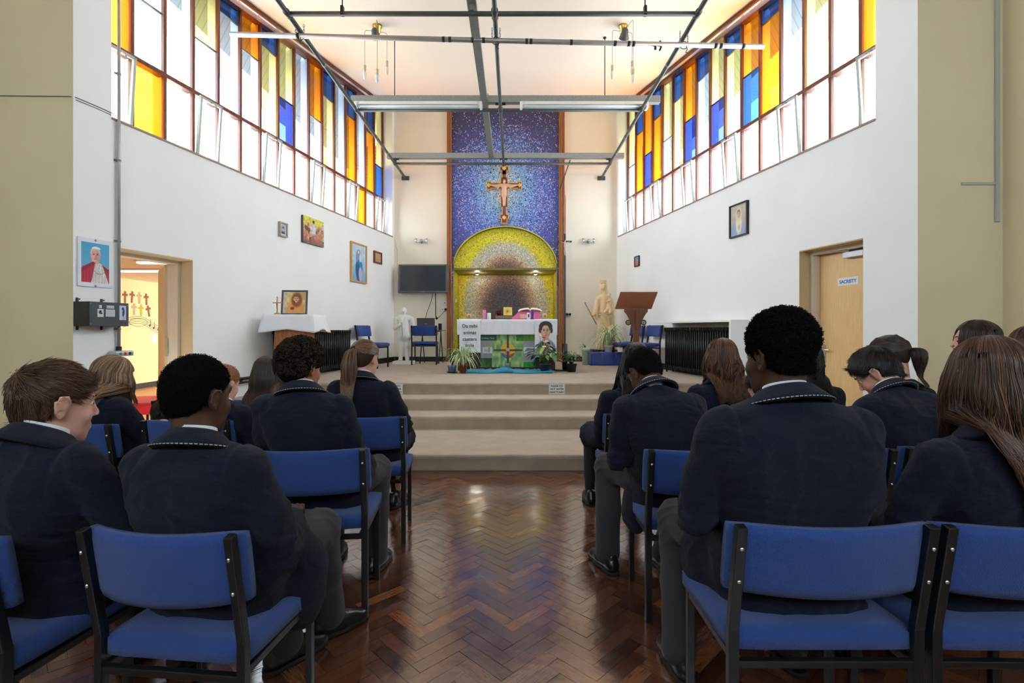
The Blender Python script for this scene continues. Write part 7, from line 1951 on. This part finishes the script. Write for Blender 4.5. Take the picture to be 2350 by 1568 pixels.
            Ff = np.stack([i, i + 1, i + seg + 1, i + seg], -1).reshape(-1, 4); parts.append((Vv, Ff, np.tile(base_c * .7, (len(Vv), 1))))
            k = n; phi = rs_.uniform(fr - .12, 2 * PI - fr + .12, k); phi = (phi + PI) % (2 * PI) - PI; cl = np.round(phi * 14) / 14; phi = phi * .55 + cl * .45
            jit = (np.round(phi * 9) / 9 * 1.7 + rs_.rand(k) * .10); Lk = L * (.80 + .22 * rs_.rand(k) + .05 * np.sin(phi * 9)); off = rs_.rand(k) * .010
            g_ = path(phi, Lk, off, jit) if False else path(phi, Lk, .004, jit); g_ = g_ + (rs_.randn(k, 1, 3) * .0035) * np.linspace(.2, 1.4, g_.shape[1])[None, :, None]
            Wd = push_out(W(g_), sp, Fw, X, C7, H, .012)
            u_ = np.clip((np.linspace(0, 1, g_.shape[1]) - .45) / .55, 0, 1)[None, :, None]; Wd = Wd + X * (np.sin(jit[:, None, None] * 14 + u_ * 12) * .012 * kw_w * u_) - Fw * (rs_.rand(k, 1, 1) * .022 * u_) * np.where((Wd - C7) @ Fw > .1, -1, 1)[..., None]; gl_ = (Wd - HC) @ R / hs
            hl_c = hcol(rs_, k, hc)
            parts.append(strands(gl_, kw.get('w', .0020), .0007, hl_c))
    V, F, Cc = join_np([(a, b_, c) for a, b_, c in parts])
    Vw = W(V) - loc
    ho = np_mesh('hair', Vw, F, M_hairm if kind in ('afro', 'curly') or kw.get('matte') else M_hair, body, True, Cc)
    if kind == 'ponytail': b.build('hair_tie', M_blackm, ho)
    return ho
def push_out(Pt, sp, Fw, X, C7, H, pad=.012):
    """keep hanging hair outside the blazer"""
    shp = Pt.shape; Q = Pt.reshape(-1, 3).copy(); front = np.repeat(((Pt[:, int(shp[1] * .5)] - C7) @ Fw) > .10, shp[1])
    ts_ = np.linspace(.25, 1.02, 17)
    for t, a, b in zip(ts_, np.interp(ts_, [.25, .5, .8, .88, .96, 1.02], [.20, .205, .225, .20, .14, .10]), np.interp(ts_, [.25, .5, .8, .88, .96, 1.02], [.132, .134, .130, .112, .095, .09])):
        c = sp(t) + Fw * .012; rel = Q - c; x = rel @ X; f = rel @ Fw; z = rel[:, 2]
        xc = np.clip(x, -(a - b), a - b); d = np.sqrt((x - xc) ** 2 + f ** 2 + z ** 2); m = d < b + pad
        fn = np.sqrt(np.maximum((b + pad) ** 2 - (x - xc) ** 2 - z ** 2, 0)) * np.where(front, 1, -1)
        Q = Q + np.outer(np.where(m, fn - f, 0), Fw)
    return Q.reshape(shp)

BLK = ((14, 12, 12), (40, 34, 32)); DBR = ((34, 24, 20), (84, 58, 44)); BRN = ((54, 36, 26), (128, 90, 64)); LBR = ((84, 62, 46), (190, 150, 114)); AUB = ((52, 30, 22), (136, 84, 56)); GIN = ((150, 92, 54), (214, 156, 106)); BLK2 = ((16, 14, 17), (44, 37, 40))
def build_people():
    # ---- nearest row
    person('big dark-skinned person with rounded afro hair in a navy blazer, right front', (.905, 1.70), (1812, 924, 1.60), (1784, 822, 1.66), yaw=D(24), pitch=.10, sw=.215, bulk=1.10, bulge=.035, sk=DARK, hair='afro', hc=((12, 11, 12), (38, 34, 34)), h=.0085,
           knees=[(.69, 2.17, .555), (1.12, 2.14, .555)], feet=[(.655, 2.03, .10), (1.12, 2.08)], elbow=[(.065, .05, -.29), (.03, .10, -.28)], wrist=[(.10, .27, .10), None], strandn=15000, seed=3, hs=1.06, arm_r=1.12, hkw=dict(r=.098, zz=1.0, c=(0, -.024, .056), ln=.010),
           flaps=[((-.205, .16, -.06), (.075, .13, .13), .2), ((.02, -.09, -.09), (.20, .03, .07))])
    person('dark-skinned person with short black hair in a navy blazer, lower left, piping on collar', (-.955, 1.66), (437, 1024, 1.55), (456, 912, 1.60), rz=D(-6), yaw=D(-16), pitch=.12, sw=.168, bulk=1.0, bulge=.03, sk=DARK2, hair='short', hc=((12, 11, 11), (34, 29, 28)), h=.0085,
           knees=[(-1.06, 2.05, .555), (-.775, 2.06, .56)], feet=[(-.92, 2.08, -.5), (-.815, 2.28, -.65)], strandn=14000, seed=5, hs=.99, hkw=dict(ex=(.009, .011, .016), ln=.004, lift=1.6, kink=.0010, w=.0007, rough=.001, nape=-.07, matte=1),
           elbow=[(.02, .10, -.26), (.075, .08, -.28)], flaps=[((.20, .15, -.10), (.085, .10, .16), -.3)])
    person('pale-skinned person with combed short brown hair in a navy blazer at the left edge', (-1.52, 1.68), (78, 1018, 1.53), (128, 928, 1.60), rz=D(-10), yaw=D(-24), pitch=.16, sw=.175, bulk=1.03, bulge=.04, sk=FAIR, hair='short', hc=BRN, h=.0085, piping=False,
           strandn=16000, seed=7, hs=1.02, hkw=dict(ex=(.007, .010, .014), ln=.028, lift=.02, fwd=.10, rough=.002, w=.0009), elbow=[(.03, .1, -.26), (.05, .12, -.26)])
    person('person with long brown hair falling down the back of a navy blazer, lower right edge', (1.50, 1.69), (2285, 1006, 1.58), (2268, 872, 1.62), rz=D(2), yaw=D(-8), pitch=.12, sw=.175, bulk=1.0, bulge=.04, sk=FAIR2, hair='long', hc=((44, 28, 22), (132, 92, 72)), h=.0085, piping=False,
           hlen=.40, strandn=6500, seed=9, hs=1.05, elbow=[(.085, .06, -.25), (.05, .1, -.26)], hkw=dict(vol=.026, wave=1.3, drift=(.05, -.01, 0), taper=.02, w=.0013, front=.95), lower='skirt')
    # ---- second row
    person('person with curly black hair and piped navy collar on the second-row aisle chair, left', (-.955, 2.60), (688, 903, 2.48), (692, 846, 2.54), yaw=D(-26), pitch=.12, sw=.180, bulk=1.02, bulge=.035, sk=TAN, hair='curly', hc=((26, 20, 18), (96, 76, 64)), h=.010,
           knees=[(-1.06, 3.0, .555), (-.775, 2.93, .56)], feet=[(-1.05, 2.98), (-.775, 2.88, -.15)], strandn=2600, seed=11, elbow=[(.03, .08, -.26), (.06, .06, -.27)])
    person('bowed person with short black hair and collar piping, second row right of the aisle', (.84, 2.63), (1503, 900, 2.62), (1479, 856, 2.76), rz=D(6), yaw=D(22), pitch=.72, sw=.178, bulk=1.04, bulge=.07, sk=DARK2, hair='short', hc=((16, 14, 14), (58, 50, 48)), h=.010,
           knees=[(.55, 2.98, .56), (1.02, 3.03, .56)], feet=[(.53, 2.90, .25), (.85, 2.90)], strandn=5000, seed=13, hs=1.0, elbow=[(.03, .06, -.27), (.03, .12, -.24)], wrist=[(-.02, .3, .13), None], hkw=dict(ex=(.012, .014, .014), ln=.008, lift=1.4, kink=.0014, w=.0009, matte=1),
           flaps=[((-.19, .10, -.15), (.055, .10, .15), .2)])
    person('small bowed dark-haired person mostly hidden behind the afro-haired person', (1.45, 2.62), (1778, 925, 2.60), (1757, 893, 2.68), yaw=D(20), pitch=.6, sw=.160, sk=FAIR2, hair='short', hc=BLK, h=.012, strandn=2200, seed=15, hs=.95, piping=False, hkw=dict(ln=.02, lift=.5))
    person('bowed person with thick dark hair and piped collar, second row right, ear showing', (2.05, 2.68), (2052, 904, 2.62), (2012, 858, 2.76), rz=D(8), yaw=D(40), pitch=.72, sw=.19, bulk=1.05, bulge=.07, sk=FAIR2, hair='short', hc=((20, 16, 18), (74, 58, 52)), h=.010, strandn=7000, seed=17, hs=1.06,
           hkw=dict(ex=(.012, .014, .018), ln=.030, lift=.03, rough=.004, w=.0011))
    person('person with long brown hair whose crown shows at the right edge above the long-haired person', (2.70, 2.68), (2375, 900, 2.58), (2368, 806, 2.63), yaw=D(5), sw=.165, sk=FAIR, hair='long', hc=BRN, h=.012, strandn=1500, hlen=.3, seed=19, piping=False, lower='skirt')
    # ---- third row
    person('person with a long light brown ponytail over a navy blazer, front left by the aisle', (-.95, 3.46), (828, 873, 3.36), (838, 824, 3.42), yaw=D(-22), pitch=.12, sw=.168, bulk=.98, bulge=.035, sk=FAIR, hair='ponytail', hc=((60, 40, 30), (156, 114, 84)), h=.011, hlen=.56, strandn=2800, seed=21, lower='skirt', hs=1.0,
           hkw=dict(tie=(-.01, -.118, .055), tr=.034, wave=1.6, drift=(.03, 0, 0)), elbow=[(.03, .1, -.24), (.10, .06, -.25)], feet=[(-1.05, 3.9), (-.90, 3.93, -.2)])
    person('red-haired person glimpsed past the dark-skinned person on the left', (-1.90, 3.34), (503, 935, 3.20), (513, 883, 3.27), yaw=D(-20), pitch=.25, sw=.155, sk=FAIR, hair='short', hc=GIN, h=.012, strandn=2200, seed=23, hs=.98, piping=False, hkw=dict(ln=.02, lift=.4))
    person('person with straight light brown hair hanging forward, near the left doorway', (-2.55, 3.22), (232, 915, 3.10), (258, 868, 3.17), rz=D(-14), yaw=D(-36), pitch=.50, sw=.150, sk=FAIR, hair='long', hc=LBR, h=.011, strandn=2600, hlen=.19, seed=25, hs=1.04, piping=False, lower='skirt',
           elbow=[(.03, .1, -.22), (.02, .16, -.2)], wrist=[(.0, .30, .14), (.05, .32, .15)], hkw=dict(vol=.012, wave=.25, taper=.01, w=.0018, front=.75))
    person('bowed person with very long black hair, third row right beside the aisle', (.85, 3.58), (1450, 900, 3.46), (1460, 832, 3.52), rz=D(4), yaw=D(14), pitch=.35, sw=.160, sk=FAIR2, hair='long', hc=BLK2, h=.012, strandn=2600, hlen=.46, seed=27, piping=False, lower='skirt', hkw=dict(vol=.020, wave=.25, drift=(-.14, .02, 0), w=.0022, front=.9, taper=.03),
           knees=[(.60, 3.98, .55), None])
    person('person with wavy auburn hair in a navy blazer in front of the right radiator', (1.43, 3.60), (1652, 885, 3.50), (1656, 822, 3.55), yaw=D(0), pitch=.12, sw=.158, sk=FAIR, hair='long', hc=AUB, h=.012, strandn=3000, hlen=.30, seed=29, piping=False, lower='skirt', hkw=dict(vol=.026, wave=1.8, w=.0019, taper=.02), hs=1.05)
    person('person with black braids partly hidden behind the afro hair, beside the wooden door', (2.00, 3.60), (1862, 890, 3.50), (1850, 828, 3.54), yaw=D(0), sw=.165, sk=DARK, hair='long', hc=BLK, h=.012, strandn=1300, hlen=.22, seed=31, piping=False, hkw=dict(vol=.006, wave=.9, w=.0035))
    person('person with a dark side-turned ponytail in front of the sacristy door wall', (2.62, 3.60), (2078, 892, 3.46), (2040, 818, 3.52), rz=D(8), yaw=D(48), pitch=.30, sw=.150, sk=FAIR, hair='ponytail', hc=((38, 28, 24), (98, 76, 62)), h=.012, strandn=2400, hlen=.24, seed=33, hs=1.12, piping=False, lower='skirt', hkw=dict(tie=(0, -.12, .02), tr=.028, wave=2.0))
    person('person with straight dark brown hair turned left against the right olive wall', (3.12, 3.55), (2250, 875, 3.40), (2236, 786, 3.44), rz=D(8), yaw=D(52), pitch=.02, sw=.150, sk=FAIR, hair='long', hc=DBR, h=.012, strandn=2000, hlen=.24, seed=35, hs=1.14, piping=False, lower='skirt', hkw=dict(vol=.010, wave=.2, front=.7))
    # ---- fourth row, left
    person('person with very long straight dark hair near the steps, behind the curly-haired person', (-1.93, 4.22), (625, 918, 4.02), (614, 858, 4.10), yaw=D(-8), pitch=.3, sw=.150, sk=FAIR2, hair='long', hc=DBR, h=.012, strandn=2200, hlen=.42, seed=37, piping=False, lower='skirt', hkw=dict(vol=.028, wave=.2, w=.0024), hs=1.05)
    person('person with dark hair, only a sliver showing left of the short-haired dark-skinned person', (-2.46, 4.16), (408, 945, 4.0), (402, 893, 4.06), yaw=D(-8), pitch=.3, sw=.145, sk=FAIR2, hair='long', hc=DBR, h=.012, strandn=1200, hlen=.22, seed=39, piping=False, lower='skirt', hs=1.0)
build_people()
